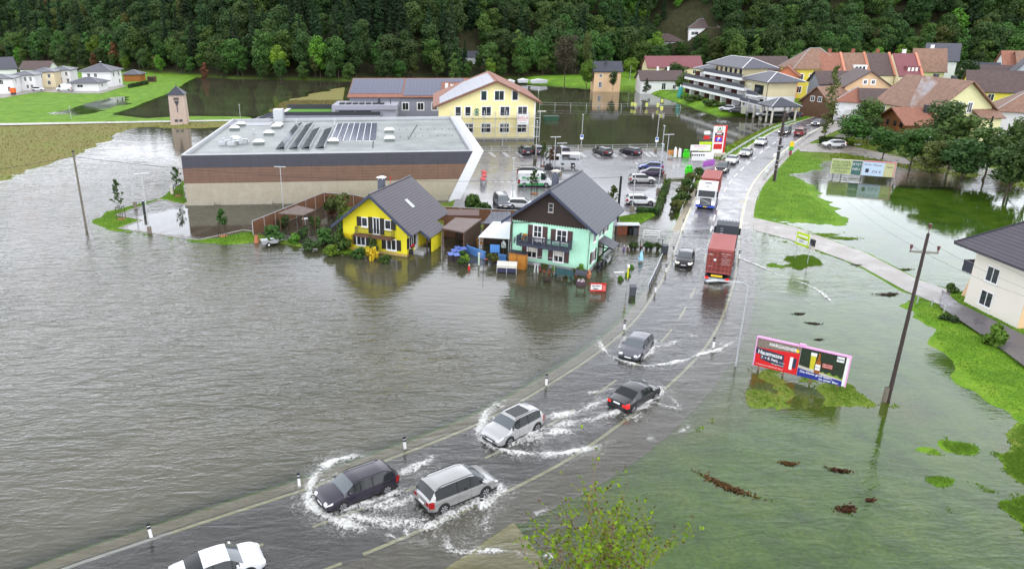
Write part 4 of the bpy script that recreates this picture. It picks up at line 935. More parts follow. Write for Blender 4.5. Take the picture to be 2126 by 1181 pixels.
# ---- apartment block (terraced) --------------------------------
def apartments():
    m_rail = mat('grey_railing_glass', (.085, .09, .11), .35, .05); m_br = mat('brown_partition', (.09, .035, .025), .7, .1); cream = wallmat('apartment_cream', (.62, .56, .36)); wh = w_white
    T0 = Vector((84.2, 243.5)); T1 = Vector((87.0, 203.5))
    r = thing('apartment_block', 'terraced white apartment block with long balconies and grey hipped roofs', 'apartment building', (0, 0, 0), 0)
    d = Vector((T1.x-T0.x, T1.y-T0.y)).normalized(); ang = atan2(d.y, d.x); L_ = hypot(T1.x-T0.x, T1.y-T0.y)
    r.location = (T0.x, T0.y, 1.0); r.rotation_euler = (0, 0, ang)
    # local x along the balcony front (towards the camera), y to the east (building depth)
    def bx(n, m, *a, par=None):
        mb = MB(); mb.box(*a); return mb.build(n, m, par or r)
    bx('ground_wall', wh, 0, 2.2, -1, L_, 12, 2.6); bx('middle_wall', wh, 1.5, 2.8, 2.6, 37.8, 12, 5.3); bx('upper_wall', cream, 3, 3.6, 5.3, 35, 11.2, 7.9); bx('top_wall', cream, 12.4, 3.9, 7.9, 31, 10.4, 10.0)
    for lvl, x0, x1, y0 in ((2.45, -.5, 39.5, -.2), (5.15, -.6, 39, .2), (7.6, 11.5, 36, .8)):
        sl_ = bx('balcony_slab', m_white, x0, y0, lvl-.45, x1, y0+4, lvl+.3)
        bx('balustrade', m_rail, x0, y0-.05, lvl+.3, x1, y0+.05, lvl+1.25, par=sl_)
    for lvl, x0, x1, y in ((0, 1, L_-2, 2.15), (2.75, 2, L_, 2.75), (5.45, 4, 34, 3.55)):
        n = int((x1-x0)/3.6)
        for i in range(n):
            x = x0+i*3.6; mb = MB(); mb.box(x, y-2.0, lvl, x+.22, y-.02, lvl+1.95); mb.build('balcony_partition', m_white if i % 2 else m_br, r)
            mb = MB(); mb.box(x+.6, y-.03, lvl+.1, x+1.9, y-.002, lvl+2.0); mb.build('balcony_door', m_glass, r)
            mb = MB(); mb.box(x+2.1, y-.04, lvl+.1, x+3.3, y-.003, lvl+2.0); mb.build('timber_screen', m_br, r)
    for i in range(6): mb = MB(); mb.box(13+i*3., 3.84, 8.1, 14.4+i*3., 3.89, 9.6); mb.build('window', m_glass, r)
    hip_roof(20.2, 7.4, 10.0, 2.4, 1.5, .2, 11.6, 3.4).build('roof', [r_slate, m_white], r)
    hip_roof(11, 8, 7.9, 1.9, 1.2, .2, 2, 3.4).build('roof', [r_slate, m_white], r)
    # south wing
    W0 = Vector((89.1, 208.0)); rz = radians(-84); Wd = 11.4
    s = thing('apartment_wing', 'white and cream apartment wing with grey hipped roof behind the carport', 'apartment building', (W0.x, W0.y, 1.0), rz)
    mb = MB(); mb.box(0, 0, -.5, Wd, 7.6, 4.0); mb.build('wall', wh, s); mb = MB(); mb.box(-.03, -.03, 4.0, Wd+.03, 7.63, 7.6); mb.build('upper_wall', cream, s)
    hip_roof(Wd, 7.6, 7.6, 2.1, 1.5, .2).build('roof', [r_slate, m_white], s)
    window(s, "f", (Wd, 7.6), 2.0, 5.0, 1.4, 1.4, (2, 1), m_white, .15); window(s, "f", (Wd, 7.6), 1.4, 1.7, 1.0, 1.3, (1, 1), m_white, .1); window(s, "f", (Wd, 7.6), Wd-2.5, 1.7, 2.0, 1.4, (1, 1), m_white, .1)
    mb = MB(); mb.box(4.0, -1.8, 3.7, 9.6, -.04, 4.1); b_ = mb.build('balcony', m_white, s); mb = MB(); mb.box(4.0, -1.85, 4.1, 9.6, -1.78, 5.1); mb.build('balustrade', m_rail, b_); mb = MB(); mb.box(4.5, -.06, 4.2, 9, -.04, 6.6); mb.build('balcony_door', m_glass, s)
    mb = MB(); mb.tube([(10.9, -.1, 0), (10.9, -.1, 7.5)], .07, 6); mb.build('downpipe', m_dark, s)
    # carport
    
    c = thing('carport', 'open carport with dark grey hipped roof on pale posts', 'carport', (85.3, 188.3, 1.1), radians(-87))
    hip_roof(5.6, 6.2, 2.9, 1.8, .75, .22).build('roof', [r_anth, m_lgrey], c)
    for x in (.2, 2.8, 5.4):
        for y in (.2, 6.0): mb = MB(); mb.box(x-.16, y-.16, -1, x+.16, y+.16, 2.95); mb.build('post', m_offwhite, c)
    mb = MB(); mb.box(-13, .5, 2.3, -.9, 3.2, 2.6); mb.build('garage_deck', m_white, c); mb = MB(); mb.box(-13, .4, 2.6, -.9, .5, 3.5); mb.build('balustrade', m_rail, c)
    for x in (-12, -8.5, -5, -1.5): mb = MB(); mb.box(x-.2, .6, -1, x+.2, 1.0, 2.3); mb.build('post', m_offwhite, c)
apartments()
flatpoly('apartment_forecourt', [tuple(G(u, v, 1.2)[:2]) for u, v in ((1492,222),(1515,231),(1560,236),(1690,237),(1705,232),(1660,222),(1600,218),(1510,212))], 1.36, m_lot)
# ---- town houses right -----------------------------------------
def T2(lab, x, y, Z, rzd, W, D, h, rh, kind, wall, roof, wins=(), **k):
    return house('town_house', lab, (x, y), radians(rzd), W, D, h, rh, kind, wall, roof, wins, z=Z, z0=-3, **k)
def tower_house(lab, u, v, Z, rzd, W, D, h, rh, kind, wall, roof, wins=(), **k):
    A = G(u, v, Z); return house('town_house', lab, (A.x, A.y), radians(rzd), W, D, h, rh, kind, wall, roof, wins, z=Z, z0=-3, **k)
T = tower_house
T2('bright yellow town house with big brown hipped roof beyond the apartments', 110.5, 226, 1.5, -6, 14, 11, 8.2, 5.6, 'h', w_yel, r_brn, tuple(('f', x, z_, 1.1, 1.7) for x in (2.2, 5.2, 8.2, 11.4) for z_ in (1.5, 5.1)), sur=.25, ov=.8)
T2('brown roofed house behind the apartment block roof', 104, 242, 1.5, -8, 12, 12, 7.0, 3.6, 'x', w_white, r_dbr)
T2('small orange gabled house wedged behind the apartments', 105, 226, 2, -35, 6, 7, 6.2, 2.4, 'y', w_orange, r_red)
rowm = [('row house with pale red roof, first of the joined row', 117.5, 223, r_red), ('row house with worn red roof, second of the joined row', 124, 222, r_brn), ('row house with violet brown roof and brick chimney in the joined row', 130.2, 220, r_dbr), ('row house with wine red roof and white dormer', 136.2, 217, r_wine)]
for lab, x_, y_, rm in rowm:
    wd = 6.2; r = T2(lab, x_, y_, 2, -8, wd, 13, 6.4, 5.6, 'x', w_cream, rm, (), ov=.3, of=.0, chim=((wd*.6, 8, 10, 13.2, .8, w_white if rm is r_wine else mat('chimney_brick', (.26, .09, .055), .8, .15), False),))
    mb = MB(); slab(mb, [(wd-.3, -.4, 6.25), (wd+.3, -.4, 6.25), (wd+.3, 6.5, 12.2), (wd-.3, 6.5, 12.2)], .35); mb.build('fire_wall_cap', mat('salmon_tiles', (.55, .22, .14), .7, .1), r)
    if rm in (r_wine, r_brn):
        mb = MB(); mb.box(wd*.35, 1.0, 7.2, wd*.35+3.6, 4, 9.0); dm = mb.build('dormer', w_white if rm is r_brn else rm, r)
        mb = MB(); [mb.box(wd*.35+.4+i, .95, 7.6, wd*.35+1.0+i, .99, 8.6) for i in range(3)]; mb.build('dormer_window', m_glass if rm is r_brn else m_white, dm)
T('tall cream gabled house with brown roof and roof windows right of the joined row', 1890, 190, 2, -20, 8, 10, 6.5, 6, 'x', w_lime, r_brn, (), chim=((5, 7, 10, 13.6, .9, w_white, False),))
T2('peach gabled house with small square windows amid brown roofs', 107.5, 192, 2, -14, 10.5, 12, 6.0, 3.6, 'y', w_peach, r_dbr, tuple(('f', x, 4.0, .7, .9) for x in (1.6, 4.0, 6.5, 8.9))+(('f', 4.4, 6.7, .65, .8), ('f', 6.2, 6.7, .65, .8)), sur=.3)
T2('long brown roofed house left of the peach gable', 107.5, 204, 2, -8, 7.5, 9, 5.6, 2.8, 'x', w_grey, r_dbr)
T('white gabled villa with violet roof above the joined row', 1912, 168, 3, -30, 9, 10, 7, 5, 'x', w_white, r_slate, (('r', 4, 7.3, 1.4, 1.2), ('r', 7, 7.3, 1.4, 1.2)))
T2('red roofed house with wooden gable behind the slim tall larch', 97.2, 192.5, 1.5, -62, 8, 9, 3.0, 3.6, 'y', m_wood, r_brn, (('f', 3, 3.2, .9, 1.1), ('f', 5, 3.2, .9, 1.1)))
T2('red hipped roof house left of the big lime yellow house', 101.5, 184, 1.5, -30, 8, 8, 3.6, 3.2, 'h', w_white, r_red)
T2('low house with rounded brown roof between trees and peach gable', 106, 181, 1.5, -20, 9, 7, 4.4, 2.2, 'x', w_white, r_dbr, (('f', 4, 1.6, 1.2, 1.5),))
# big lime house
r = house('manor_house', 'big lime yellow house with huge brown roof, gable facing right of the trees', (104.2, 171.), radians(-84), 17, 12.5, 6.3, 5.2, 'x', w_lime, r_brn, tuple(('f', 1.8+i*2.9, 3.2, .9, 1.9) for i in range(5))+(('r', 5, 5.4, .9, 1.9), ('r', 7.4, 5.4, .9, 1.9), ('r', 5, 2.0, 1, 1.8)), z=.8, z0=-2, ov=1.0, of=.9, sur=.2, chim=((6, 7.5, 9.5, 12.2, .8, m_dark, False), (11, 7.5, 9.5, 12.2, .8, m_dark, False)))
mb = MB(); mb.box(17, 8.5, -1, 19.5, 13, 4.4); an = mb.build('annex', w_lime, r); mb = MB(); slab(mb, [(20, 8, 4.3), (20, 13.5, 4.3), (17, 13.5, 5.8), (17, 8, 5.8)], .2); mb.build('annex_roof', r_brn, an)
T('dark violet brown roofed house behind the big lime yellow house', 2000, 232, 1.5, -25, 18, 10, 5.4, 4.4, 'x', w_yel, r_dbr, (('f', 5, 3, 1.2, 1.5), ('f', 12, 3, 1.2, 1.5)))
T('house with salmon brown roof at the right edge behind trees', 2060, 270, 1.0, -30, 16, 12, 4.0, 4.6, 'h', w_white, r_brn)
T('grey blue gabled house with steep slate roof at the right edge', 2080, 207, 2, -35, 9, 14, 6.0, 6, 'y', w_lav, r_slate, (('f', 3, 4, .9, 1.2), ('f', 6, 4, .9, 1.2), ('f', 4.5, 7, .9, 1.1)))
T('white house with pink brown roof right of the round park tree', 2032, 198, 2, -15, 12, 9, 5.2, 3, 'x', w_white, r_dbr, (('f', 4, 3, .8, 1.1), ('f', 8, 3, .8, 1.1)))
T('long red roof with white gutters far right under the forest', 2075, 180, 3, -20, 9, 9, 6, 4.5, 'x', w_white, r_red)
T('red roofed house at the far right corner under the forest', 2105, 182, 3, -20, 14, 10, 6, 4.5, 'x', w_white, r_brn)
T('small dark roofed house between white villa and round park tree', 2000, 180, 3, -20, 9, 8, 4, 3, 'x', w_cream, r_grey)
T('white shop building with blue sheeting below the joined row', 1862, 203, 2, 0, 5, 5, 6.0, 1, 'h', w_white, r_grey)
mbz = G(1866, 205, 2); fatthing('blue_tarpaulin', 'blue and white tarpaulin on a scaffold front below the joined row', 'tarpaulin', [('sheet', MB().prism([(0, 0, 1), (2, .2, 1.2), (4.5, 0, 2.6), (4.5, 0, 6), (2, .1, 5), (1, 0, 3.4)], (0, -.3, 0)), mat('blue_sheet', (.03, .12, .5), .5, .1, 1, bands=[(2, 1.6, 6., .3)])), ('frame_tube', MB().tube([(0, .2, -1), (0, .2, 4)], .06).tube([(4.5, .2, -1), (4.5, .2, 6.4)], .06), m_lgrey)], (mbz.x-2, mbz.y-4, 2), radians(8))
# chalet
r = house('timber_chalet', 'chalet with brown timber upper floor, white base and smoking chimney', (99.2, 160.3), radians(-88), 8, 9.5, 2.2, 0, 'n', w_white, r_red, (('f', 4, .7, .9, 1.2), ('r', 2.5, .4, .9, 1.5), ('r', 6, .4, .8, 1.5)), z=.5, z0=-1)
for c in list(r.children):
    if c.name.startswith('roof'): bpy.data.objects.remove(c)
mb = MB(); mb.prism([(-.3, -.3, 2.2), (8.3, -.3, 2.2), (8.3, -.3, 4.0), (4, -.3, 6.3), (-.3, -.3, 4.0)], (0, 10.1, 0))
mb.build('timber_storey', mat('honey_boards', (.26, .105, .03), .6, .25, 2, bands=[(2, .3, .7, .15)]), r)
ro = gable_roof(8, 9.5, 4.15, 2.3, 'y', 1.3, 1.4, .2).build('roof', r_red, r); chimney(ro, 5.6, 5, 4.9, 7.2, .7, m_dark, False)
mb = MB(); mb.box(-.3, -1.4, 2.0, 8.3, -.3, 2.2); mb.box(-.3, -1.45, 2.2, 8.3, -1.38, 3.1); mb.build('balcony', MATS['honey_boards'], r)
for x in (2.2, 4.6, 6.6): mb = MB(); mb.box(x-.45, -.33, 2.6, x+.45, -.305, 3.9); mb.build('window', m_glass, r)
# smoke over the chalet chimney
# ---- mid distance houses over the pond -------------------------
Z1 = 1.1
def MH(lab, u, v, rzd, W, D, h, rh, kind, wall, roof, wins=(), nm='pond_house', Z=Z1, **k):
    A = G(u, v, Z); return house(nm, lab, (A.x, A.y), radians(rzd), W, D, h, rh, kind, wall, roof, wins, z=Z, z0=-1.5, **k)
MH('peach house with dark grey gable roof mirrored in the pond', 1232, 184, -6, 9, 9, 5.8, 2.8, 'x', w_peach, r_anth, (('f', 2.2, 3.7, .8, 1.1), ('f', 2.2, .3, 1.0, 1.9), ('f', 6.5, 3.7, .8, 1.1)), chim=((4, 3, 7, 9.2, .7, m_dark, False),))
MH('small white chalet with brown gables on the pond shore', 1330, 188, -4, 13.5, 9, 3.4, 2.6, 'x', w_white, r_dbr, (('f', 3, .5, .9, 1.2), ('f', 7.5, .3, 1.2, 2), ('f', 11, .5, .9, 1.2)), chim=((6, 4.5, 5.5, 7.3, .6, m_white, False), (9.5, 4.5, 5.5, 7.3, .6, m_white, False)))
MH('long cream house with plum red roof behind the small chalet', 1343, 168, -3, 20, 10, 5.0, 3.6, 'x', w_cream, r_wine, (('f', 3, 2.6, .9, 1.2), ('f', 17.5, 2.6, 1, 1.3)))
HITS = {}
def hillhouse(lab, u, v, key, rzd, W, D, h, rh, kind, wall, roof, wins=()):
    for Y in np.arange(300, 520, 2.):
        A = RY(u, v, Y)
        if float(height(np.array([[A.x]]), np.array([[A.y]]), False)[0, 0]) >= A.z-.3: break
    HITS[key] = A+Vector((W*.4, D*.4, 0)); return house('hill_house', lab, (A.x, A.y), radians(rzd), W, D, h, rh, kind, wall, roof, wins, z=A.z, z0=-8)
hillhouse('white house with pyramid roof and balcony up in the forest', 1428, 88, 'villa', -12, 12.5, 9.5, 6.0, 3.9, 'h', w_white, r_dbr, (('f', 2.6, 3.2, 3, 1.3), ('f', 8, 3.4, 1, 1.2), ('f', 2.6, .5, 2.6, 1.6), ('f', 8, .5, 1, 1.2)))
hillhouse('small white gabled house with brown roof lower in the forest', 1370, 101, 'cottage', -35, 11.5, 8.5, 3.4, 2.9, 'x', w_white, r_dbr, (('r', 3, 1, 1, 1.2), ('r', 6, 1, 1, 1.2)))
hillhouse('low dark roofed hut half hidden at the forest edge', 962, 133, 'hut', 0, 10, 6, 3.0, 2.0, 'x', m_lgrey, r_grey)
# ---- right foreground house ------------------------------------
def righthouse():
    B0 = G(2003, 632, .15)
    # the visible west wall runs towards the camera; local x = along that wall
    P1 = Vector((51.3, 64.6)); rz = radians(-86)
    r = thing('cream_villa', 'pale cream house with violet tiled hipped roof cut by the right edge', 'house', (P1.x, P1.y, .1), rz)
    W, D, h = 6.1, 10., 5.6
    mb = MB(); mb.box(0, 0, -1, W, D, h); mb.build('wall', w_pale, r)
    hip_roof(W, D, h, 3.7, 1.35, .2).build('roof', [r_yel, m_dark], r)
    window(r, 'f', (W, D), 2.3, 3.1, 1.25, 1.3, (2, 1), m_white, .1); window(r, 'f', (W, D), 2.3, .8, 1.25, 1.3, (2, 1), m_white, .08); window(r, 'r', (W, D), 2.0, .8, 1.1, 1.2, (2, 1), m_white, .08)
    mb = MB(); mb.box(W+.003, 0, 0, W+.03, D, 2.5); mb.build('tinted_wall', w_peach, r)
    mb = MB(); mb.box(-2.2, 1.0, 2.6, -.01, 8, 2.8); b_ = mb.build('balcony', m_offwhite, r); mb = MB(); mb.box(-2.25, .95, 2.6, -2.15, 8, 3.7); mb.box(-2.2, .95, 2.6, -.01, 1.05, 3.7); mb.build('balustrade', r_grey, b_)
    mb = MB(); mb.prism([(-1.1, 1.1, 2.6), (-.3, 1.1, 2.6), (-.9, 1.1, -.5), (-1.9, 1.1, -.5)], (0, 1.2, 0)); mb.build('balcony_pier', w_peach, r)
    mb = MB(); mb.box(-.6, -.9, -1, W+3, -.02, .08); mb.build('plinth', m_kerb, r)
    return r
righthouse()
flatpoly('house_driveway', [tuple(G(u, v, .3)[:2]) for u, v in ((1955,605),(1988,632),(2126,700),(2300,800),(2300,930),(2126,765),(2060,715),(1950,640))], .5, asphalt('driveway_asphalt', (.085, .075, .085), (.12, .11, .12), .4))
# ---------------------------------------------------------------- vegetation
lf_dark = leafmat('leaf_dark', (.026, .058, .016), (.064, .12, .03)); lf_mid = leafmat('leaf_mid', (.030, .070, .014), (.075, .15, .028)); lf_light = leafmat('leaf_light', (.07, .16, .015), (.15, .30, .03)); lf_olive = leafmat('leaf_olive', (.05, .065, .015), (.11, .13, .03))
lf_con = leafmat('needle_dark', (.012, .032, .012), (.03, .062, .02)); lf_rust = leafmat('leaf_rust', (.09, .045, .02), (.2, .10, .04)); lf_brown = leafmat('leaf_brown', (.04, .035, .02), (.085, .07, .04)); lf_yel = leafmat('leaf_yellow_green', (.12, .28, .01), (.34, .58, .02), .4); lf_redbr = leafmat('leaf_dead', (.05, .02, .01), (.14, .06, .02)); lf_flow = leafmat('flower_yellow', (.5, .32, .02), (.75, .55, .03)); lf_pink = leafmat('flower_pink', (.5, .08, .1), (.75, .3, .3))
m_bark = mat('bark', (.07, .055, .04), .9, .3, 3)
def quads_mesh(name, P, N, S, m, tone, seed, aspect=.75):
    "leaf clumps: one bent quad each at P with normal N and size S"
    g = np.random.default_rng(seed); n = len(P)
    N = N/np.linalg.norm(N, axis=1, keepdims=True); r = g.normal(size=(n, 3)); U = np.cross(N, r); U /= np.linalg.norm(U, axis=1, keepdims=True)+1e-9; V = np.cross(N, U)
    a = S[:, None]*.5; b = a*aspect
    v = np.stack([P-U*a-V*b*.55, P+U*a*.5-V*b, P+U*a+V*b*.5, P-U*a*.3+V*b], 1)
    v += g.normal(size=v.shape)*S[:, None, None]*.08
    me = bpy.data.meshes.new(name); me.vertices.add(4*n); me.vertices.foreach_set('co', v.reshape(-1)); me.loops.add(4*n); me.loops.foreach_set('vertex_index', np.arange(4*n)); me.polygons.add(n)
    me.polygons.foreach_set('loop_start', np.arange(0, 4*n, 4)); me.polygons.foreach_set('loop_total', np.full(n, 4)); me.update(calc_edges=True)
    at = me.attributes.new('tone', 'FLOAT', 'FACE'); at.data.foreach_set('value', np.clip(tone, 0, 1).astype(np.float32)); me.materials.append(m); return me
def crown_points(g, H, R, base, nb, nq, shape='round', size=.6, squash=.75):
    "blobs arranged in an envelope, leaf quads on their shells"
    P = []; N = []; T = []
    for i in range(nb):
        t = (i+.5)/nb
        if shape == 'cone':
            z = base+(H-base)*t**.9; rad = R*(1-t)**.85*(.75+.4*g.random()); a = g.random()*6.28; c = np.array([cos(a)*rad*.55, sin(a)*rad*.55, z]); br = max(.35, rad*.55)
        elif shape == 'column':
            z = base+(H-base)*t; rad = R*(.55+.6*sin(pi*min(1, t*1.1)))*(.8+.4*g.random()); a = g.random()*6.28; c = np.array([cos(a)*rad*.4, sin(a)*rad*.4, z]); br = rad*.6
        else:
            u = g.normal(size=3); u /= np.linalg.norm(u); k = g.random()**.4
            c = np.array([u[0]*R*.68*k, u[1]*R*.68*k, (H+base)/2+u[2]*(H-base)*.36*k]); br = R*(.28+.2*g.random())
        m_ = int(nq/nb); d = g.normal(size=(m_, 3)); d /= np.linalg.norm(d, axis=1, keepdims=True); rr = br*(.72+.33*g.random((m_, 1)))
        d2 = d*rr; d2[:, 2] *= squash
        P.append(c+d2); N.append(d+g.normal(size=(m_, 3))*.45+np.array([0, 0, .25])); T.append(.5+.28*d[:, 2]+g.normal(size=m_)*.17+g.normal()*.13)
    return np.concatenate(P), np.concatenate(N), np.concatenate(T)
def make_tree(seed, H, R, base, m, nb=16, nq=1400, size=.7, shape='round', trunk=.28, squash=.75, limbs=6):
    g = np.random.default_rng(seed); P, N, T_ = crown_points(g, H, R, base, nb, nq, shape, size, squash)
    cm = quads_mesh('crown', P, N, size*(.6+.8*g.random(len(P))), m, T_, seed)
    mb = MB(); top = H*.9 if shape != 'round' else H*.72
    mb.tube([(0, 0, -.6), (.1*g.normal(), .1*g.normal(), base*.6), (.2*g.normal(), .2*g.normal(), top)], trunk, 6, r2=trunk*.25)
    for i in range(limbs):
        a = 6.28*i/limbs+g.random(); z = base*.8+(H-base)*.35*g.random()
        if shape == 'round': mb.tube([(0, 0, z), (cos(a)*R*.3, sin(a)*R*.3, z+R*.3), (cos(a)*R*.6, sin(a)*R*.6, z+R*.75)], trunk*.45, 5, r2=trunk*.12)
        elif shape == 'cone': mb.tube([(0, 0, z), (cos(a)*R*.6, sin(a)*R*.6, z-.2)], trunk*.3, 4, r2=trunk*.08)
    t0 = mb.build('trunk', m_bark); tm = t0.data; bpy.data.objects.remove(t0)
    return cm, tm
def place_tree(kind, name, label, x, y, z, s=1., rz=0., group=None, cat='tree', sz=None):
    cm, tm = PROT[kind]
    r = thing(name, label, cat, (x, y, z), rz, group); r.scale = (s, s, sz or s)
    for n, me in (('crown', cm), ('trunk', tm)):
        o = bpy.data.objects.new(n, me); COL.objects.link(o); o.parent = r
    return r
PROT = {}
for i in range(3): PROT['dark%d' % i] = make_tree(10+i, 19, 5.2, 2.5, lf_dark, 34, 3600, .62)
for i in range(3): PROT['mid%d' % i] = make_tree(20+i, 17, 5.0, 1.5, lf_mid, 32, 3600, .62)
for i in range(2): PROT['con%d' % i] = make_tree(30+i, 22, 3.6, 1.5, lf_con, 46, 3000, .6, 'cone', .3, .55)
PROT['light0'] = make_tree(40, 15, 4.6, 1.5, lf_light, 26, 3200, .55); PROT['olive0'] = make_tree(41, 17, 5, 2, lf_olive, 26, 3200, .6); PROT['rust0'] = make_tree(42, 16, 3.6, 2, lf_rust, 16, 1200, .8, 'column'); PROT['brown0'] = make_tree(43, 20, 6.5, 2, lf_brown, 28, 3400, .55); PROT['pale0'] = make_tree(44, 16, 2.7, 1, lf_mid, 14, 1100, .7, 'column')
LAB = {'dark': ('dark green broadleaf tree standing in the forest on the hillside', 'dark broadleaf trees of the forest'), 'mid': ('mid green broadleaf tree in the forest rising behind the water', 'mid green broadleaf trees of the forest'), 'con': ('very dark spruce with pointed crown in the hillside forest', 'dark spruces of the forest'), 'light': ('bright green round tree in the forest edge', 'bright green trees of the forest'), 'olive': ('olive toned tree in the hillside forest', 'olive toned trees of the forest'), 'rust': ('rust brown tree with dying leaves in the forest', 'rusty trees of the forest'), 'pale': ('slim mid green poplar like tree at the forest edge', 'slim trees of the forest edge')}
NM = {'con': 'spruce_tree', 'dark': 'broadleaf_tree', 'mid': 'broadleaf_tree', 'light': 'broadleaf_tree', 'olive': 'broadleaf_tree', 'rust': 'dying_tree', 'pale': 'slim_tree'}
LMK = [(150, 'behind the left row houses'), (300, 'behind the white villa'), (480, 'beyond the transformer tower'), (720, 'on the far bank of the left pond'), (900, 'behind the solar roofed wing'), (1130, 'behind the gabled yellow school'), (1330, 'behind the peach house'), (1530, 'around the hill houses'), (1750, 'above the yellow town house'), (1930, 'above the joined row roofs'), (9999, 'above the far right roofs')]
LK = {'dark': 'dark green broadleaf tree', 'mid': 'mid green broadleaf tree', 'con': 'very dark pointed spruce', 'light': 'bright green round tree', 'olive': 'olive toned tree', 'rust': 'rust brown dying tree', 'pale': 'slim mid green tree'}
def where(x, y, z, row, k):
    q = Vector((x, y, z-CAMH)); u = X0+FPX*q.dot(_R)/q.dot(_fw); w_ = [t for a, t in LMK if u < a][0]
    return LK[k]+(' in the front rank ' if row < 2 else ' in the second rank ' if row < 4 else ' higher up the slope ')+w_
def hz_at(x, y): return float(height(np.array([[x]]), np.array([[y]]), False)[0, 0])
# forest: nearest ones individually, the mass behind as one instanced object
pts = []
g = np.random.default_rng(99)
for k in range(70):                                     # rows going up the slope
    dy = -3+k*6.2
    sp = 6.8+k*.05
    for x in np.arange(-560, 620, sp):
        xx = x+g.normal()*2.4; yy = float(forest_y(xx))+dy+g.normal()*2.4
        # stay within the sight fan (with margin)
        az = xx/max(yy, 1)
        if az < -.74 or az > 1.0: continue
        if yy > forest_y(xx)+420: continue
        pts.append((xx, yy, k))
for k in range(26): pts.append((96+g.random()*50, 346+g.random()*36, 3))
pts = np.array(pts)
# clear the hillside houses and their road
clear = [(HITS[k], w_) for k, w_ in (('villa', 8), ('cottage', 7), ('hut', 6))]
keep = np.ones(len(pts), bool); SCL = np.ones(len(pts))
for c, r_ in clear:
    xa = c.x*pts[:, 1]/c.y
    keep &= ~((np.abs(pts[:, 0]-c.x) < r_+1) & (pts[:, 1] > c.y-7) & (pts[:, 1] < c.y+3))
    SCL[(np.abs(pts[:, 0]-c.x) < r_+3) & (pts[:, 1] >= c.y+3) & (pts[:, 1] < c.y+8)] = .6
    SCL[(np.abs(pts[:, 0]-xa) < r_-1) & (pts[:, 1] > c.y-50) & (pts[:, 1] <= c.y-8)] = .52
pts = pts[keep]; SCL = SCL[keep]
PZ = height(pts[None, :, 0], pts[None, :, 1], False)[0]
kinds = np.array(['dark', 'mid', 'con', 'light', 'olive', 'rust', 'pale'])
def kind_of(x, y, row):
    n = float(fnoise(np.array([x]), np.array([y]), 38, 2.)[0]); u = g.random()
    if row < 2: return 'mid' if u < .50 else 'light' if u < .60 else 'pale' if u < .74 else 'dark' if u < .93 else 'olive' if u < .97 else 'rust'
    if x > 40: return 'mid' if u < .40+n*.3 else 'light' if u < .45 else 'dark' if u < .95 else 'olive' if u < .97 else 'con'
    if n > .18: return 'con' if u < .75 else 'dark'
    return 'dark' if u < .50 else 'con' if u < .78 else 'mid' if u < .94 else 'olive' if u < .992 else 'rust'
# nearest trees: the first rows
order = np.argsort(pts[:, 2]*8+g.random(len(pts))*3)
indiv = order[:290]; rest = order[290:]
nvar = {'dark': 3, 'mid': 3, 'con': 2, 'light': 1, 'olive': 1, 'rust': 1, 'pale': 1}
for i in indiv:
    x, y, row = pts[i]; k = kind_of(x, y, row); s = (.78+.4*g.random())*(.62 if row < 1 else 1)*(1.05 if k == 'con' else 1.)*SCL[i]
    lab, grp = LAB[k]; lab = where(x, y, PZ[i], row, k); place_tree(k+str(g.integers(nvar[k])), NM[k], lab, x, y, PZ[i]-.2, s, g.random()*6.28, grp, sz=s*(.9+.25*g.random()))
# stuff forest with geometry nodes
def stuff_forest(idx):
    pc = bpy.data.collections.new('forest_tree_kinds'); names = sorted(k for k in PROT if k != 'brown0')
    for q in names:
        cm, tm = PROT[q]; o = bpy.data.objects.new('crown_'+q, cm); pc.objects.link(o)
    me = bpy.data.meshes.new('forest'); me.from_pydata([(float(pts[i][0]), float(pts[i][1]), float(PZ[i])-.3) for i in idx], [], []); me.update()
    kid = []; sc_ = []; ro = []
    for i in idx:
        k = kind_of(*pts[i]); kid.append(names.index(k+str(g.integers(nvar[k])))); sc_.append((.72+.4*g.random())*(1.08 if k == 'con' else 1)*SCL[i]); ro.append(g.random()*6.28)
    for n, t, d in (('kid', 'INT', kid), ('scl', 'FLOAT', sc_), ('rot', 'FLOAT', ro)):
        a = me.attributes.new(n, t, 'POINT'); a.data.foreach_set('value', d)
    ob = bpy.data.objects.new('forest', me); COL.objects.link(ob)
    ng = bpy.data.node_groups.new('forest_nodes', 'GeometryNodeTree'); ng.interface.new_socket('Geometry', in_out='INPUT', socket_type='NodeSocketGeometry'); ng.interface.new_socket('Geometry', in_out='OUTPUT', socket_type='NodeSocketGeometry')
    N = ng.nodes.new; L = ng.links.new; gi = N('NodeGroupInput'); go = N('NodeGroupOutput'); ci = N('GeometryNodeCollectionInfo'); ci.inputs['Collection'].default_value = pc; ci.inputs['Separate Children'].default_value = True; ci.inputs['Reset Children'].default_value = True
    ip = N('GeometryNodeInstanceOnPoints'); ip.inputs['Pick Instance'].default_value = True
    def attr(n, t): q = N('GeometryNodeInputNamedAttribute'); q.data_type = t; q.inputs['Name'].default_value = n; return q.outputs['Attribute']
    cx = N('ShaderNodeCombineXYZ'); L(attr('rot', 'FLOAT'), cx.inputs['Z'])
    L(gi.outputs[0], ip.inputs['Points']); L(ci.outputs[0], ip.inputs['Instance']); L(attr('kid', 'INT'), ip.inputs['Instance Index']); L(cx.outputs[0], ip.inputs['Rotation']); L(attr('scl', 'FLOAT'), ip.inputs['Scale']); L(ip.outputs[0], go.inputs[0])
    md = ob.modifiers.new('forest', 'NODES'); md.node_group = ng; return tag(ob, kind='stuff')
stuff_forest(rest)
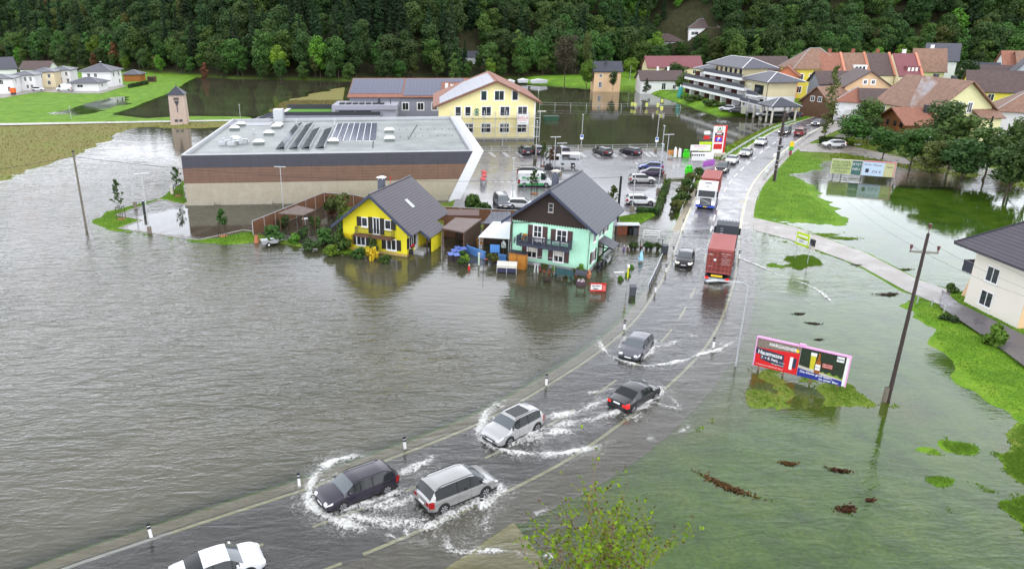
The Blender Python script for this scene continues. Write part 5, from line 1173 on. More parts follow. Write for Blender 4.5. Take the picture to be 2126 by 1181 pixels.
def tree_px(kind, name, label, u, v, vtop, z=.3, group=None, cat='tree', base=None, wpx=None, rz=None):
    p = G(u, v, z); h = HZ(p, vtop)-z; cm, tm = PROT[kind]; H0 = max(q.co.z for q in cm.vertices); s = h/H0; sx = s
    if wpx:
        R0 = max(abs(q.co.x) for q in cm.vertices); d = (Vector((p.x, p.y, h/2-CAMH))).dot(_fw); sx = wpx/FPX*d/2/R0
    r = place_tree(kind, name, label, p.x, p.y, z-.1, sx, g.random()*6.28 if rz is None else rz, group, cat, sz=s); return r
# single trees across the pond, in the town and on the east bank
S = [('light0','bright green round tree leaning over the pond left of the peach house',1218,182,122,42),('brown0','wide purple brown leaved tree at the forest foot left of the peach house',1172,176,70,75),('olive0','tall olive birch beside the purple brown tree',1215,172,62,34),('dark0','dark tree at the pond shore in front of the peach house right corner',1272,186,146,26),('con0','small dark spruce in front of the white chalet',1341,192,162,22),
('mid0','round green tree behind the white chalet on the pond',1402,172,128,60),('dark1','dark round tree behind the plum roofed house',1360,150,92,60),('light0','pale green tree at the garden behind the chalet',1308,160,118,40),('mid1','broad green tree left of the forest hill road',1330,150,84,60),('olive0','bare olive tree beside the forest hill road',1485,150,78,62),('mid2','green shrubby tree right of the chalet roof',1416,192,150,40),('mid1','green tree beyond the apartment roof at left',1440,150,112,50),('con1','dark spruce in front of the bright yellow town house',1705,205,130,30),('dark1','rounded park tree between the roofs at right',1998,207,122,58),('mid1','bushy tree behind the slate gable at the right edge',2115,235,180,60),
('mid0','leaning dark tree in front of the timber gable and lime house',1792,288,200,84),('mid2','bushy tree left of the chalet beside the hedge',1768,300,238,96),('mid1','dense bush tree touching the chalet balcony',1800,295,240,60),('mid0','small apple tree on the lawn below the chalet',1832,330,262,78),('dark1','tall dark tree right of the chalet covering the lime gable',1945,318,205,115),('mid2','wide dark tree in front of the big lime yellow house',1972,345,236,130),('con1','narrow dark conifer below the lime house annex',2047,300,240,24),('mid1','broad tree standing in water right of the chalet',1890,348,262,95),('olive0','dark willow like tree in the flooded orchard',1932,376,288,105),('mid2','yellow green willow in the flooded orchard',2042,368,262,120),('dark1','big dark tree at the flooded orchard centre',1992,385,285,120),('mid0','tall mid green tree at the right edge above the pond',2098,388,240,140),('dark2','dark tree with forked trunk at the right edge in the flood',2086,410,290,115),('light0','light green round bush tree in the flooded orchard',2010,340,296,60),('mid1','leafy tree at the far right border above the villa',2130,420,262,110),('olive0','olive tree standing behind the flooded orchard at the right',2115,330,246,90)]
for k, lab, u, v, vt, wp in S: tree_px(k, 'garden_tree', lab, u, v, vt, .4 if v > 200 else 1.2, wpx=wp*.88)
PROT['larch'] = make_tree(60, 18, 1.7, 1.5, lf_olive, 22, 800, .5, 'column', .22); tree_px('larch', 'larch_tree', 'slim tall larch with thin see through crown beside the road bend', 1712, 288, 132, .5, wpx=36)
# shrubs and planting -------------------------------------------
def bush(seed, H, R, m, n=700, size=.28, nb=9): return make_tree(seed, H, R, .0, m, nb, n, size, 'round', .05, .8, 4)
PROT['bushd'] = bush(70, 1.6, 1.3, lf_dark); PROT['bushm'] = bush(71, 1.6, 1.3, lf_mid); PROT['bushl'] = bush(72, 1.5, 1.2, lf_light); PROT['busho'] = bush(73, 2.2, 1.3, lf_olive); PROT['bushr'] = bush(74, 2.2, 1.3, lf_redbr, 700); PROT['flowy'] = bush(75, 1.0, .9, lf_flow, 350, .2); PROT['flowp'] = bush(76, .5, .5, lf_pink, 140, .12, 5)
B_ = [('bushm','wide green rose bush beside the handcart',568,500,466,60),('bushd','dark ivy bush at the left side of the yellow house',712,480,440,40),('bushl','light green shrub at the water edge right of the handcart',612,505,482,30),('bushd','dark shrub under the summer house roof left side',588,470,445,34),('bushd','dark shrub under the summer house roof right side',655,470,446,30),('busho','tall autumn tinged shrub behind the summer house',700,452,398,60),('bushr','reddish shrub at the timber fence bend',690,445,404,44),('bushm','rambling rose bush in the flooded garden middle',676,505,472,60),('bushd','low dark bush at the garden bank below the roses',645,518,494,46),('bushm','green bush beside the trellis of the yellow house',708,520,476,44),('bushl','low bright bush at the garden bank',690,528,504,40),('bushd','climbing plant between the two ground windows of the yellow house',776,528,484,26),('flowy','yellow flowering bush at the yellow house wall',773,540,512,30),('bushm','low green planting in front of the yellow house wall',746,534,512,40),('bushm','low plants right of the yellow flowers',800,545,526,30),('bushd','small shrub in the bank at the far left of the garden',630,492,468,34),('busho','olive shrub between fence and yellow house',735,470,430,34),
('bushm','leafy shrub climbing over the timber fence between the houses',985,452,400,58),('bushd','dark bamboo clump between fence and metal roof',1010,456,414,40),('bushl','bright tuft plant at the front corner of the mint house',1208,565,543,22),('bushm','potted shrub beside the mint house side wall',1242,548,528,24),
('bushd','round dark bush at the end of the villa driveway',1972,672,648,42),('bushl','fresh green round shrub on the villa lawn',2064,722,672,52),('bushm','clipped boxy bush beside the villa balcony pier',1974,608,585,26),('bushl','yellow golden shrub beside the clipped hedge',1762,298,282,24),('bushm','low shrubs at the apartment garden bank',1440,210,196,50),('bushm','dense shrubs under the lower apartment balcony',1478,222,206,50),('bushl','pale hydrangea shrub at the apartment garden corner',1422,203,192,24),('bushm','trailing green plants on the garage deck railing',1570,203,188,44)]
for k, lab, u, v, vt, wp in B_: tree_px(k, 'shrub', lab, u, v, vt, .02 if v > 300 else 1.0, cat='shrub', wpx=wp)
# young staked trees
def young(seed, H, label, u, v, z=.12, m=lf_mid, wide=.7, stakes=True, nq=260):
    g2 = np.random.default_rng(seed); p = G(u, v, z); r = thing('young_tree', label, 'tree', (p.x, p.y, z-.05), 0)
    P = []; N = []; T_ = []
    mb = MB(); mb.tube([(0, 0, -.3), (0, 0, H*.96)], .045, 5, r2=.015)
    for i in range(22):
        t = .38+.6*i/22; a = g2.random()*6.28; L_ = wide*(1.15-t)*1.7*(.7+.6*g2.random()); z_ = H*t; e = Vector((cos(a)*L_, sin(a)*L_, z_+L_*.7)); mb.tube([(0, 0, z_), e], .014, 3, r2=.006)
        for j in range(int(nq/22)): q = .3+.75*g2.random(); P.append((cos(a)*L_*q+g2.normal()*.09, sin(a)*L_*q+g2.normal()*.09, z_+L_*.7*q+g2.normal()*.1)); N.append(g2.normal(size=3)+np.array([0, 0, .6])); T_.append(g2.random())
    o = bpy.data.objects.new('crown', quads_mesh('crown', np.array(P), np.array(N), .2+.16*g2.random(len(P)), m, np.array(T_), seed)); COL.objects.link(o); o.parent = r
    mb.build('trunk', m_bark, r)
    if stakes:
        mb = MB()
        for sx in (-.42, .42):
            for sy in (-.42, .42): mb.tube([(sx, sy, -.3), (sx, sy, 1.9)], .04, 5)
        for k in range(4): a = [(-.42, -.42), (.42, -.42), (.42, .42), (-.42, .42)]; mb.tube([(*a[k], 1.75), (*a[(k+1) % 4], 1.75)], .035, 4)
        mb.build('stake_frame', m_dwood, r)
        mb = MB(); mb.tube([(0, 0, .02), (0, 0, .1)], .55, 12); mb.build('mulch_disc', mat('orange_mulch', (.3, .13, .05), .9, .2, 3), r)
    return r
young(1, 5.6, 'tall staked young tree on the left grass tip of the small car park', 252, 455); young(2, 4.6, 'staked young tree on the grass strip at the supermarket corner', 370, 407, wide=.55)
young(3, 3.5, 'small staked young tree on the grass patch below the small car park', 463, 490, wide=.6, nq=340); young(4, 3.6, 'young tree between supermarket wall and timber fence', 837, 412, wide=.45, stakes=False)
young(5, 4.4, 'young green tree in the parking lot beside the white pickup', 1128, 345, .3, wide=.6); young(6, 4.0, 'autumn coloured young tree in the parking lot behind the pickup cab', 1146, 350, .3, lf_rust, .6); young(7, 3.6, 'young tree in front of the white and green van', 1109, 402, .3, wide=.7)
young(8, 3.2, 'thin pale young tree beside the black pole behind the mint house', 1272, 432, .3, lf_olive, .6, stakes=False)
# foreground sapling with sparse yellow green leaves
def sapling():
    g2 = np.random.default_rng(5); base = G(1240, 1300, 0); r = thing('sparse_sapling', 'sparse leafed young tree with yellow green leaves at the bottom edge', 'tree', (base.x, base.y, -.1), 0)
    mb = MB(); P = []; N = []; T_ = []; Pd = []; Nd = []; Td = []
    top = HZ(base, 985)
    def grow(p, d, L_, rad, lvl):
        q = [p]; cur = p.copy(); dd = d.copy(); n = 4
        for i in range(n):
            dd = (dd+Vector(g2.normal(size=3))*.10+Vector((0, 0, .05))).normalized(); cur = cur+dd*L_/n; q.append(cur.copy())
            if lvl < 3 and i >= (1 if lvl else 0):
                for _ in range(1):
                    a = g2.random()*6.28; side = Vector((cos(a), sin(a), .55)).normalized(); grow(cur, (dd*.55+side*.6).normalized(), L_*(.55+.2*g2.random()), rad*.5, lvl+1)
            if lvl >= 1:
                for _ in range(3 if lvl >= 2 else 2):
                    if g2.random() < .42:
                        o = cur+Vector(g2.normal(size=3))*.05
                        if g2.random() < .72: P.append(tuple(o)); N.append(g2.normal(size=3)+np.array([0, -.3, .8])); T_.append(g2.random())
                        else: Pd.append(tuple(o)); Nd.append(g2.normal(size=3)+np.array([0, -.3, .8])); Td.append(g2.random())
        mb.tube(q, rad, 4, r2=rad*.45)
    for a in np.linspace(0, 6.28, 10)[:-1]:
        l = .35+.25*g2.random(); grow(Vector((0, 0, .2)), Vector((cos(a)*l, sin(a)*l, 1)).normalized(), top*.40, .04, 0)
    grow(Vector((0, 0, 0)), Vector((0, 0, 1)), top*.5, .055, 0)
    mb.build('branches', mat('twig_bark', (.22, .13, .06), .8, .2, 4), r)
    for n, pp, nn, tt, m, s in (('leaves', P, N, T_, lf_yel, .15), ('dark_leaves', Pd, Nd, Td, lf_redbr, .10)):
        o = bpy.data.objects.new(n, quads_mesh(n, np.array(pp), np.array(nn), s*(.7+.8*g2.random(len(pp))), m, np.array(tt), 3)); COL.objects.link(o); o.parent = r
sapling()
# ragged grass on banks and drift wood in the shallow field
def tufts(name, keys, n, h, m, seed, zmax=.6, spread=0.):
    g2 = np.random.default_rng(seed); P = []
    for k in keys:
        a = np.array(POLY[k]); lo, hi = a.min(0)-spread-1.5, a.max(0)+spread+1.5; lo = np.maximum(lo, [-160, 20]); hi = np.minimum(hi, [110, 240]); q = lo+(hi-lo)*g2.random((n*4, 2)); d = sdist(POLY[k], q[:, 0], q[:, 1]); q = q[d < spread][:n]; P.append(q)
    q = np.concatenate(P); z = height(q[None, :, 0], q[None, :, 1], False)[0]; k = (z > -.015+.10*g2.random(len(z))) & (z < zmax); q = q[k]; z = z[k]
    dr_ = np.minimum(sdist([tuple(p) for p in RC[::2]], q[:, 0], q[:, 1], False)-HWID-.6, sdist(SHPOLY, q[:, 0], q[:, 1])-.2)
    for kk in ('small_lot', 'main_lot', 'drive', 'lane'): dr_ = np.minimum(dr_, sdist(POLY[kk], q[:, 0], q[:, 1])-.15)
    k = dr_ > 0; q = q[k]; z = z[k]
    PP = np.c_[q, z+h*.4]; NN = g2.normal(size=(len(q), 3)); NN[:, 2] *= .25
    me = quads_mesh(name, PP, NN, h*(.6+.9*g2.random(len(q))), m, g2.random(len(q)), seed, .8); o = bpy.data.objects.new(name, me); COL.objects.link(o); return tag(o, kind='stuff')
lf_grass = leafmat('grass_blades', (.09, .17, .014), (.19, .29, .035), .35); lf_reed = leafmat('field_stalks', (.17, .15, .045), (.30, .25, .10), .2)
tufts('grass', ['grass_west', 'grass_bill', 'grass_sign', 'grass_mid', 'patch_se', 'patch_se2', 'bank_se', 'yard', 'grass_ne', 'grass_lot', 'garden'], 32000, .075, lf_grass, 1, spread=1.5)
tufts('field_stubble', ['field', 'brown_strip'], 16000, .2, lf_reed, 2, .5, 3.)
tufts('meadow_grass', ['verge_nw', 'tree_bank'], 6000, .35, lf_grass, 3, .6, 1.)
def debris(seed, u, v, L_, W_, lab, m, rz=0.):
    g2 = np.random.default_rng(seed); p = G(u, v, 0); n = int(260*L_*W_)+60; P = np.c_[g2.normal(size=n)*L_*.28, g2.normal(size=n)*W_*.25, np.abs(g2.normal(size=n))*.03+.01]; P[:, 1] += .25*L_*(P[:, 0]/L_)**2
    NN = g2.normal(size=(n, 3)); NN[:, 2] += 1.5; me = quads_mesh('drift_mat', P, NN, .09+.1*g2.random(n), m, g2.random(n), seed); o = bpy.data.objects.new('floating_debris', me); COL.objects.link(o); o.location = p; o.rotation_euler = (0, 0, rz); return tag(o, lab, 'debris')
for a in [(1, 1510, 1010, 3.0, .55, 'long brown drift of straw curving in the shallow field at bottom', lf_redbr, -.75), (2, 1638, 962, .9, .3, 'small brown straw clump left of a slightly larger one', lf_redbr, -.2), (3, 1743, 977, 1.1, .35, 'brown straw clump in the middle of the shallow field', lf_redbr, -.3), (4, 1757, 1057, 1.0, .6, 'brown leafy clump lowest in the shallow field', lf_redbr, .3), (5, 1808, 1038, .5, .25, 'tiny straw clump right of the lowest leafy clump', lf_redbr, 0), (6, 1660, 652, .9, .3, 'dark straw clump above the billboard left one', lf_brown, 0), (7, 1690, 672, 1.2, .3, 'pair of straw strands above the billboard middle', lf_brown, -.3), (8, 1700, 705, .6, .2, 'small straw bit above the billboard top edge', lf_brown, 0), (9, 1845, 612, 1.8, .7, 'brown drift of reeds near the villa path', lf_brown, .1), (10, 1786, 551, 1.2, .35, 'straw clump beside the farm path', lf_brown, 0), (11, 1880, 560, 1.4, .4, 'reed drift behind the tall right pole', lf_olive, 0), (12, 1700, 488, 3.5, 1.2, 'green weed drift above the lime sign', lf_light, -.1), (13, 1750, 495, 3.0, 1., 'green weed drift right of the lime sign', lf_light, -.2), (14, 560, 1030-40, .5, .3, 'green weed tuft', lf_light, 0)][:13]: debris(*a)
# ---------------------------------------------------------------- vehicles
def paint(n, c, metal=.3, rough=.28): return mat('car_paint_'+n, c, rough, 0, 1, metal=metal, coat=.6, spec=.5)
m_tyre = mat('tyre_rubber', (.012, .012, .012), .85, 0); m_rim = mat('alloy_rim', (.45, .46, .48), .3, 0, metal=.7); m_cglass = mat('car_glass', (.013, .016, .018), .05, 0, spec=.38)
m_wglass = mat('windscreen_glass', (.085, .10, .11), .08, 0, spec=.9); m_head = mat('headlamp_glass', (.75, .78, .8), .1, 0, spec=.8); m_lit = mat('headlamp_lit', (.9, .9, .85), .2, 0, emit=(1, .95, .8, 3.)); m_tail = mat('tail_lamp', (.28, .006, .006), .2, 0); m_taillit = mat('tail_lamp_lit', (.6, .02, .02), .2, 0, emit=(1, .02, .015, .7)); m_plate = mat('number_plate', (.8, .8, .8), .5, 0); m_trim = mat('dark_trim', (.02, .02, .022), .6, 0)  # windscreen base colour lightened to stand in for sky reflection
CT = {
 'sedan': dict(L=4.5, W=1.82, wh=(.80, 3.60), top=[(0,.93),(.04,1.0),(.75,1.06),(1.5,1.37),(1.8,1.41),(2.5,1.42),(2.8,1.37),(3.45,.99),(4.1,.87),(4.4,.74),(4.5,.62)], belt=.93, rear=(.78,1.5), wind=(2.8,3.4), side=(1.0,3.2)),
 'wagon': dict(L=4.8, W=1.86, wh=(.92, 3.80), top=[(0,.98),(.08,1.1),(.5,1.40),(1.0,1.47),(2.7,1.48),(3.0,1.42),(3.7,1.0),(4.4,.87),(4.7,.74),(4.8,.62)], belt=.96, rear=(.08,.5), wind=(3.0,3.65), side=(.45,3.45), rails=1),
 'mpv': dict(L=4.85, W=1.90, wh=(.92, 3.84), top=[(0,1.0),(.1,1.12),(.42,1.60),(.8,1.69),(2.7,1.71),(3.15,1.62),(4.05,1.07),(4.5,.93),(4.75,.78),(4.85,.64)], belt=1.02, rear=(.1,.42), wind=(3.15,4.0), side=(.42,3.75), rails=1),
 'suv': dict(L=4.5, W=1.84, wh=(.88, 3.56), top=[(0,1.0),(.1,1.1),(.5,1.52),(1.0,1.62),(2.5,1.65),(2.85,1.57),(3.5,1.12),(4.15,1.0),(4.42,.84),(4.5,.66)], belt=1.03, rear=(.1,.5), wind=(2.85,3.45), side=(.5,3.25), rails=1, r=.36),
 'hatch': dict(L=4.2, W=1.78, wh=(.78, 3.40), top=[(0,.92),(.08,1.03),(.45,1.36),(.9,1.45),(2.2,1.47),(2.5,1.41),(3.15,1.0),(3.8,.87),(4.1,.72),(4.2,.6)], belt=.94, rear=(.08,.45), wind=(2.5,3.1), side=(.45,2.95)),
 'van': dict(L=5.4, W=2.0, wh=(1.0, 4.4), top=[(0,2.1),(.06,2.3),(.5,2.38),(3.6,2.38),(4.0,2.25),(4.65,1.35),(5.1,1.15),(5.35,.9),(5.4,.7)], belt=1.25, rear=None, wind=(4.0,4.6), side=(3.55,4.45), r=.35),
}
_cm = {}
def car(kind, label, pm, x, y, z, rz, group=None, lit=False, tl=False, extra=None, cat='car', name=None, z_top=None):
    c = CT[kind]; L_, W_ = c['L'], c['W']; wf, wr_ = c['wh'][1], c['wh'][0]; R_ = c.get('r', .335)
    r = thing(name or {'sedan': 'saloon_car', 'wagon': 'estate_car', 'mpv': 'family_van', 'suv': 'off_road_car', 'hatch': 'hatchback_car', 'van': 'delivery_van'}[kind], label, cat, (x, y, z), rz, group)
    if kind not in _cm:
        tp = np.array(c['top']); H_ = tp[:, 1].max(); xs = sorted(set([round(q, 3) for q in list(tp[:, 0])+[c['side'][0], c['side'][1]]+list(c['wind'])+(list(c['rear']) if c['rear'] else [])+list(np.arange(0, L_, .3))])); xs = [q for i, q in enumerate(xs) if i == 0 or q-xs[i-1] > .035]+([] if L_ in xs else [L_])
        V = []; 
        for q in xs:
            zt = np.interp(q, tp[:, 0], tp[:, 1]); e = min(q, L_-q); pin = 1-.16*max(0, 1-e/.45)**2; w_ = W_/2*pin; zb = min(c['belt']-.03*(q/L_), zt-.05); zc = .24+.1*max(0, 1-e/.3)
            k = min(1., max(0., (zt-zb-.05)/(H_-c['belt']-.05))); wt = w_*(.90-.15*k if kind != 'van' else .92-.06*k)
            V.append([(0, zc), (w_*.86, zc), (w_*.975, zc+.1), (w_, .58), (w_*.99, max(zb-.1, .6) if zb > .72 else (zb+.58)/2), (w_*.955, zb), (wt, zt-.045), (wt*.62, zt-.005), (0, zt+.012)])
        nx = len(xs); J = 9; body = MB(); side = MB(); wind = MB(); rearw = MB(); headl = {1: MB(), -1: MB()}; tail = {1: MB(), -1: MB()}; vid = {}
        def P_(i, j, s): y_, z_ = V[i][j]; return (xs[i]-L_/2, s*y_, z_)
        for s in (1, -1):
            for i in range(nx-1):
                xm = (xs[i]+xs[i+1])/2
                for j in range(J-1):
                    q = [P_(i, j, s), P_(i+1, j, s), P_(i+1, j+1, s), P_(i, j+1, s)]; f = (0, 1, 2, 3) if s < 0 else (3, 2, 1, 0)
                    t = body
                    if j == 5 and c['side'][0] < xm < c['side'][1] and V[i][6][1]-V[i][5][1] > .08 and V[i+1][6][1]-V[i+1][5][1] > .02: t = side
                    if j >= 6 and c['wind'][0] < xm < c['wind'][1]: t = wind
                    if c['rear'] and j >= 6 and c['rear'][0] < xm < c['rear'][1]: t = rearw
                    if j in (4,) and xm > L_-.42 and kind != 'van': t = headl[s]
                    if j in (3, 4) and xm < .22: t = tail[s]
                    t.add(q, [f])
            e0 = [P_(0, j, s) for j in range(J)]; e1 = [P_(nx-1, j, s) for j in range(J)]
            body.add(e0, [tuple(range(J)) if s > 0 else tuple(range(J-1, -1, -1))]); body.add(e1, [tuple(range(J-1, -1, -1)) if s > 0 else tuple(range(J))])
        for s in (1, -1):
            zt_ = V[0][5][1]; y0, y1 = sorted((s*V[0][5][0]*1.0, s*V[0][5][0]*.66)); tail[s].box(-L_/2-.025, y0, zt_-.22, -L_/2-.001, y1, zt_-.04)
            y0, y1 = sorted((s*W_*.40, s*W_*.27)); headl[s].prism([(L_/2-.02, y0, .60), (L_/2+.02, y0, .62), (L_/2-.10, y0, .745), (L_/2-.14, y0, .74)], (0, y1-y0, 0))
        # inset frames: shrink glass to leave pillars
        tri = MB()
        for s in (-1, 1):
            yb = W_/2*.985; 
            for q in ((c['side'][0]+c['side'][1])/2-.15, (c['side'][0]+c['side'][1])/2+.75 if kind not in ('hatch', 'van') else None):
                if q is None: continue
                za = c['belt']-.02; zt = float(np.interp(q, tp[:, 0], tp[:, 1]))-.05
                if kind != 'van': tri.prism([(q-L_/2-.04, s*yb*.965, za), (q-L_/2+.04, s*yb*.965, za), (q-L_/2+.04, s*W_/2*.76, zt), (q-L_/2-.04, s*W_/2*.76, zt)], (0, s*.02, 0))
                tri.prism([(q-L_/2-.006, s*(W_/2-.004), .35), (q-L_/2+.006, s*(W_/2-.004), .35), (q-L_/2+.006, s*(W_/2*.985), za-.06), (q-L_/2-.006, s*(W_/2*.985), za-.06)], (0, s*.008, 0))
            tri.box(c['side'][0]-L_/2, s*(W_/2*.96)-.006, c['belt']-.045, c['side'][1]-L_/2-.1, s*(W_/2*.96)+.006, c['belt']-.02)
            for wx in (wf, wr_):
                n = 18; cx = wx-L_/2; pts = [(cx+(R_+.075)*cos(a), R_+(R_+.075)*sin(a)) for a in np.linspace(-.35, pi+.35, n)]
                y0 = s*(W_/2-.1); tri.prism([(a, y0, b) for a, b in pts], (0, s*.106, 0))
        tri.box(-L_/2-.012, -W_*.36, .36, -L_/2+.05, W_*.36, .46); tri.box(L_/2-.05, -W_*.36, .3, L_/2+.012, W_*.36, .42)
        tri.box(L_/2-.06, -W_*.25, .50, L_/2+.014, W_*.25, .60); tri.box(-L_/2+.1, -W_/2+.12, .17, L_/2-.1, W_/2-.12, .26)
        mir = MB()
        for s in (-1, 1): mx_ = c['side'][1]-L_/2-.1; z_ = c['belt']; mir.prism([(mx_-.08, s*W_/2*.95, z_+.02), (mx_+.06, s*W_/2*.95, z_), (mx_+.04, s*W_/2*.95, z_+.13), (mx_-.08, s*W_/2*.95, z_+.15)], (0, s*.2, 0))
        pl = MB(); pl.box(-L_/2-.03, -.26, .60 if kind != 'sedan' else .74, -L_/2+.02, .26, .72 if kind != 'sedan' else .86)
        pf = MB(); pf.box(L_/2-.02, -.26, .42, L_/2+.03, .26, .53)
        _cm[kind] = dict(body=body, side_window=side, windscreen=wind, rear_window=rearw, headlight1=headl[1], headlight2=headl[-1], tail_light1=tail[1], tail_light2=tail[-1], trim=tri, mirror=mir, rear_plate=pl, front_plate=pf)
        if c.get('rails'):
            ra = MB()
            for s in (-1, 1): zz = H_+.03; yy = s*W_/2*.72; ra.tube([(c['side'][0]+.15-L_/2, yy, H_-.12), (c['side'][0]+.5-L_/2, yy, zz), (c['wind'][0]-.3-L_/2, yy, zz), (c['wind'][0]-L_/2, yy, zz-.07)], .022, 5)
            _cm[kind]['roof_rail'] = ra
        ty = MB(); ty.tube([(0, -.1, 0), (0, .11, 0)], R_, 20); ri = MB(); ri.tube([(0, .10, 0), (0, .118, 0)], R_*.70, 18); sp = MB()
        for k in range(7): a = 2*pi*k/7; ri.prism([(cos(a-.3)*R_*.15, .119, sin(a-.3)*R_*.15), (cos(a+.3)*R_*.15, .119, sin(a+.3)*R_*.15), (cos(a+.2)*R_*.69, .119, sin(a+.2)*R_*.69), (cos(a-.2)*R_*.69, .119, sin(a-.2)*R_*.69)], (0, .012, 0), 1)
        _cm[kind]['wheel'] = ty; _cm[kind]['rim'] = ri
    M_ = _cm[kind]
    def put(nm, m, key=None, par=None, smooth=False):
        k = key or nm; v = M_[k]
        if isinstance(v, MB):
            if not v.f: M_[k] = None; return None
            o = v.build(nm, m, par or r, smooth); 
            for s_ in o.material_slots: pass
            M_[k] = o.data
            if smooth:
                import bmesh as _b
                bm = _b.new(); bm.from_mesh(o.data); _b.ops.remove_doubles(bm, verts=bm.verts[:], dist=.0005); _b.ops.recalc_face_normals(bm, faces=bm.faces[:]); bm.to_mesh(o.data); bm.free()
                o.data.polygons.foreach_set('use_smooth', [True]*len(o.data.polygons))
                try: o.data.set_sharp_from_angle(angle=radians(38))
                except Exception: pass
        elif v is None: return None
        else: o = bpy.data.objects.new(nm, v); COL.objects.link(o); o.parent = par or r
        ms = m if isinstance(m, list) else [m]
        for i, q in enumerate(ms): o.material_slots[i].link = 'OBJECT'; o.material_slots[i].material = q
        return o
    b = put('body', pm, smooth=True); put('side_window', m_cglass, smooth=True); put('windscreen', m_wglass, smooth=True); put('rear_window', m_cglass, smooth=True)
    [put('headlight', m_lit if lit else m_head, 'headlight%d' % k) for k in (1, 2)]; [put('tail_light', m_taillit if tl else m_tail, 'tail_light%d' % k) for k in (1, 2)]; put('trim', m_trim); put('mirror', pm); put('rear_plate', m_plate); put('front_plate', m_plate)
    if 'roof_rail' in M_: put('roof_rail', m_trim)
    for wx in (wf, wr_):
        for s in (-1, 1):
            first = isinstance(M_['wheel'], MB); o = put('wheel', m_tyre); o.location = (wx-L_/2, s*(W_/2-.10), R_); o.rotation_euler = (0, 0, 0 if s > 0 else pi)
            if isinstance(M_['rim'], MB): q = M_['rim'].build('rim', [m_trim, m_rim], o); M_['rim'] = q.data
            else: q = bpy.data.objects.new('rim', M_['rim']); COL.objects.link(q); q.parent = o
    if extra: extra(r, c)
    return r
P_ = dict(white=paint('white', (.60, .61, .63), 0, .3), silver=paint('silver', (.34, .34, .335), .5), black=paint('black', (.012, .012, .014), .1), navy=paint('aubergine', (.018, .014, .028), .2), grey=paint('grey', (.12, .12, .14), .4), blue=paint('blue', (.03, .05, .25), .3), violet=paint('violet', (.05, .035, .07), .3), lsilver=paint('light_silver', (.42, .42, .42), .4), red=paint('red', (.25, .02, .02), .2), dgrey=paint('dark_grey', (.05, .05, .06), .4))
def near_s(x, y): return float(s_[np.argmin(np.hypot(RC[:, 0]-x, RC[:, 1]-y))])
def road_car(kind, label, pm, u, v, up, group='vehicles driving on the road', da=0., **k):
    p = G(u, v, .5); s = near_s(p.x, p.y); _, _, tx, ty = rc(s); a = atan2(ty, tx)+(0 if up else pi)+radians(da)
    return car(kind, label, pm, p.x, p.y, float(road_z(p.y)), a, group, **k)
def pano(r, c):
    mb = MB(); mb.box(-.95, -.48, 1.652, .35, .48, 1.668); mb.build('sunroof', m_cglass, r)
road_car('sedan', 'white saloon half cut off by the bottom edge of the picture', P_['white'], 452, 1178, True, da=-3)
road_car('wagon', 'dark aubergine estate car pushing a curved bow wave', P_['navy'], 742, 1010, False)
road_car('mpv', 'silver people carrier with dark rear windows seen from behind', P_['silver'], 948, 1013, True, da=-2)
road_car('suv', 'light silver off road car with black glass sunroof', P_['lsilver'], 1066, 884, False, extra=pano)
road_car('sedan', 'black saloon with glowing red tail lights in the flooded bend', P_['black'], 1318, 818, True, tl=True, da=-6)
road_car('hatch', 'grey hatchback coming round the bend with a wide bow wave', P_['grey'], 1322, 718, False, lit=False, da=4)
road_car('hatch', 'black hatchback beside the red container lorry', P_['black'], 1423, 536, False, lit=True)
for lab, kind, c_, u, v, up, lit in [('black off road car directly behind the white lorry', 'suv', 'black', 1500, 352, False, True), ('white saloon behind the black off road car', 'sedan', 'white', 1520, 335, False, False), ('silver saloon third in the queue before the road bend', 'sedan', 'lsilver', 1549, 320, False, True), ('white saloon near the narrow lamp at the road bend', 'sedan', 'white', 1580, 299, False, True), ('dark van behind the thick black pole', 'mpv', 'dgrey', 1629, 278, False, True), ('black and red car heading to the village', 'suv', 'red', 1661, 281, True, False), ('dark car far up the road before the village', 'hatch', 'dgrey', 1697, 262, False, True)]:
    road_car(kind, lab, P_[c_], u, v, up, lit=lit)
def lot_car(kind, label, pm, u, v, deg, z=.25, group='cars parked in the supermarket lot', **k):
    p = G(u, v, z+.5); return car(kind, label, pm, p.x, p.y, z, radians(deg), group, **k)
for a in [('suv', 'black car leftmost of the row at the pond side fence', 'dgrey', 1090, 314, 98), ('suv', 'grey white car beside the leftmost car at the pond side fence', 'grey', 1115, 313, 98), ('suv', 'dark red car half hidden by the autumn coloured young tree', 'violet', 1168, 315, 98), ('wagon', 'black estate parked alone fourth along the pond side fence', 'black', 1251, 315, 112), ('wagon', 'dark estate parked rightmost along the pond side fence', 'navy', 1309, 315, 118), ('hatch', 'bright blue hatchback nearest the lot exit', 'blue', 1351, 347, 168), ('hatch', 'violet dark hatchback between the blue and silver ones', 'violet', 1352, 359, 170), ('hatch', 'silver hatchback in the bay below the violet one', 'lsilver', 1333, 373, -6), ('hatch', 'white hatchback lowest in the right bay row', 'white', 1329, 417, -6), ('wagon', 'black estate behind the white and green van', 'black', 1103, 358, -8), ('mpv', 'grey minibus with bright windscreen behind the timber fence', 'grey', 1042, 420, -84), ('hatch', 'white car roof just visible behind the timber fence', 'white', 1083, 425, -10)]:
    lot_car(a[0], a[1], P_[a[2]], *a[3:])
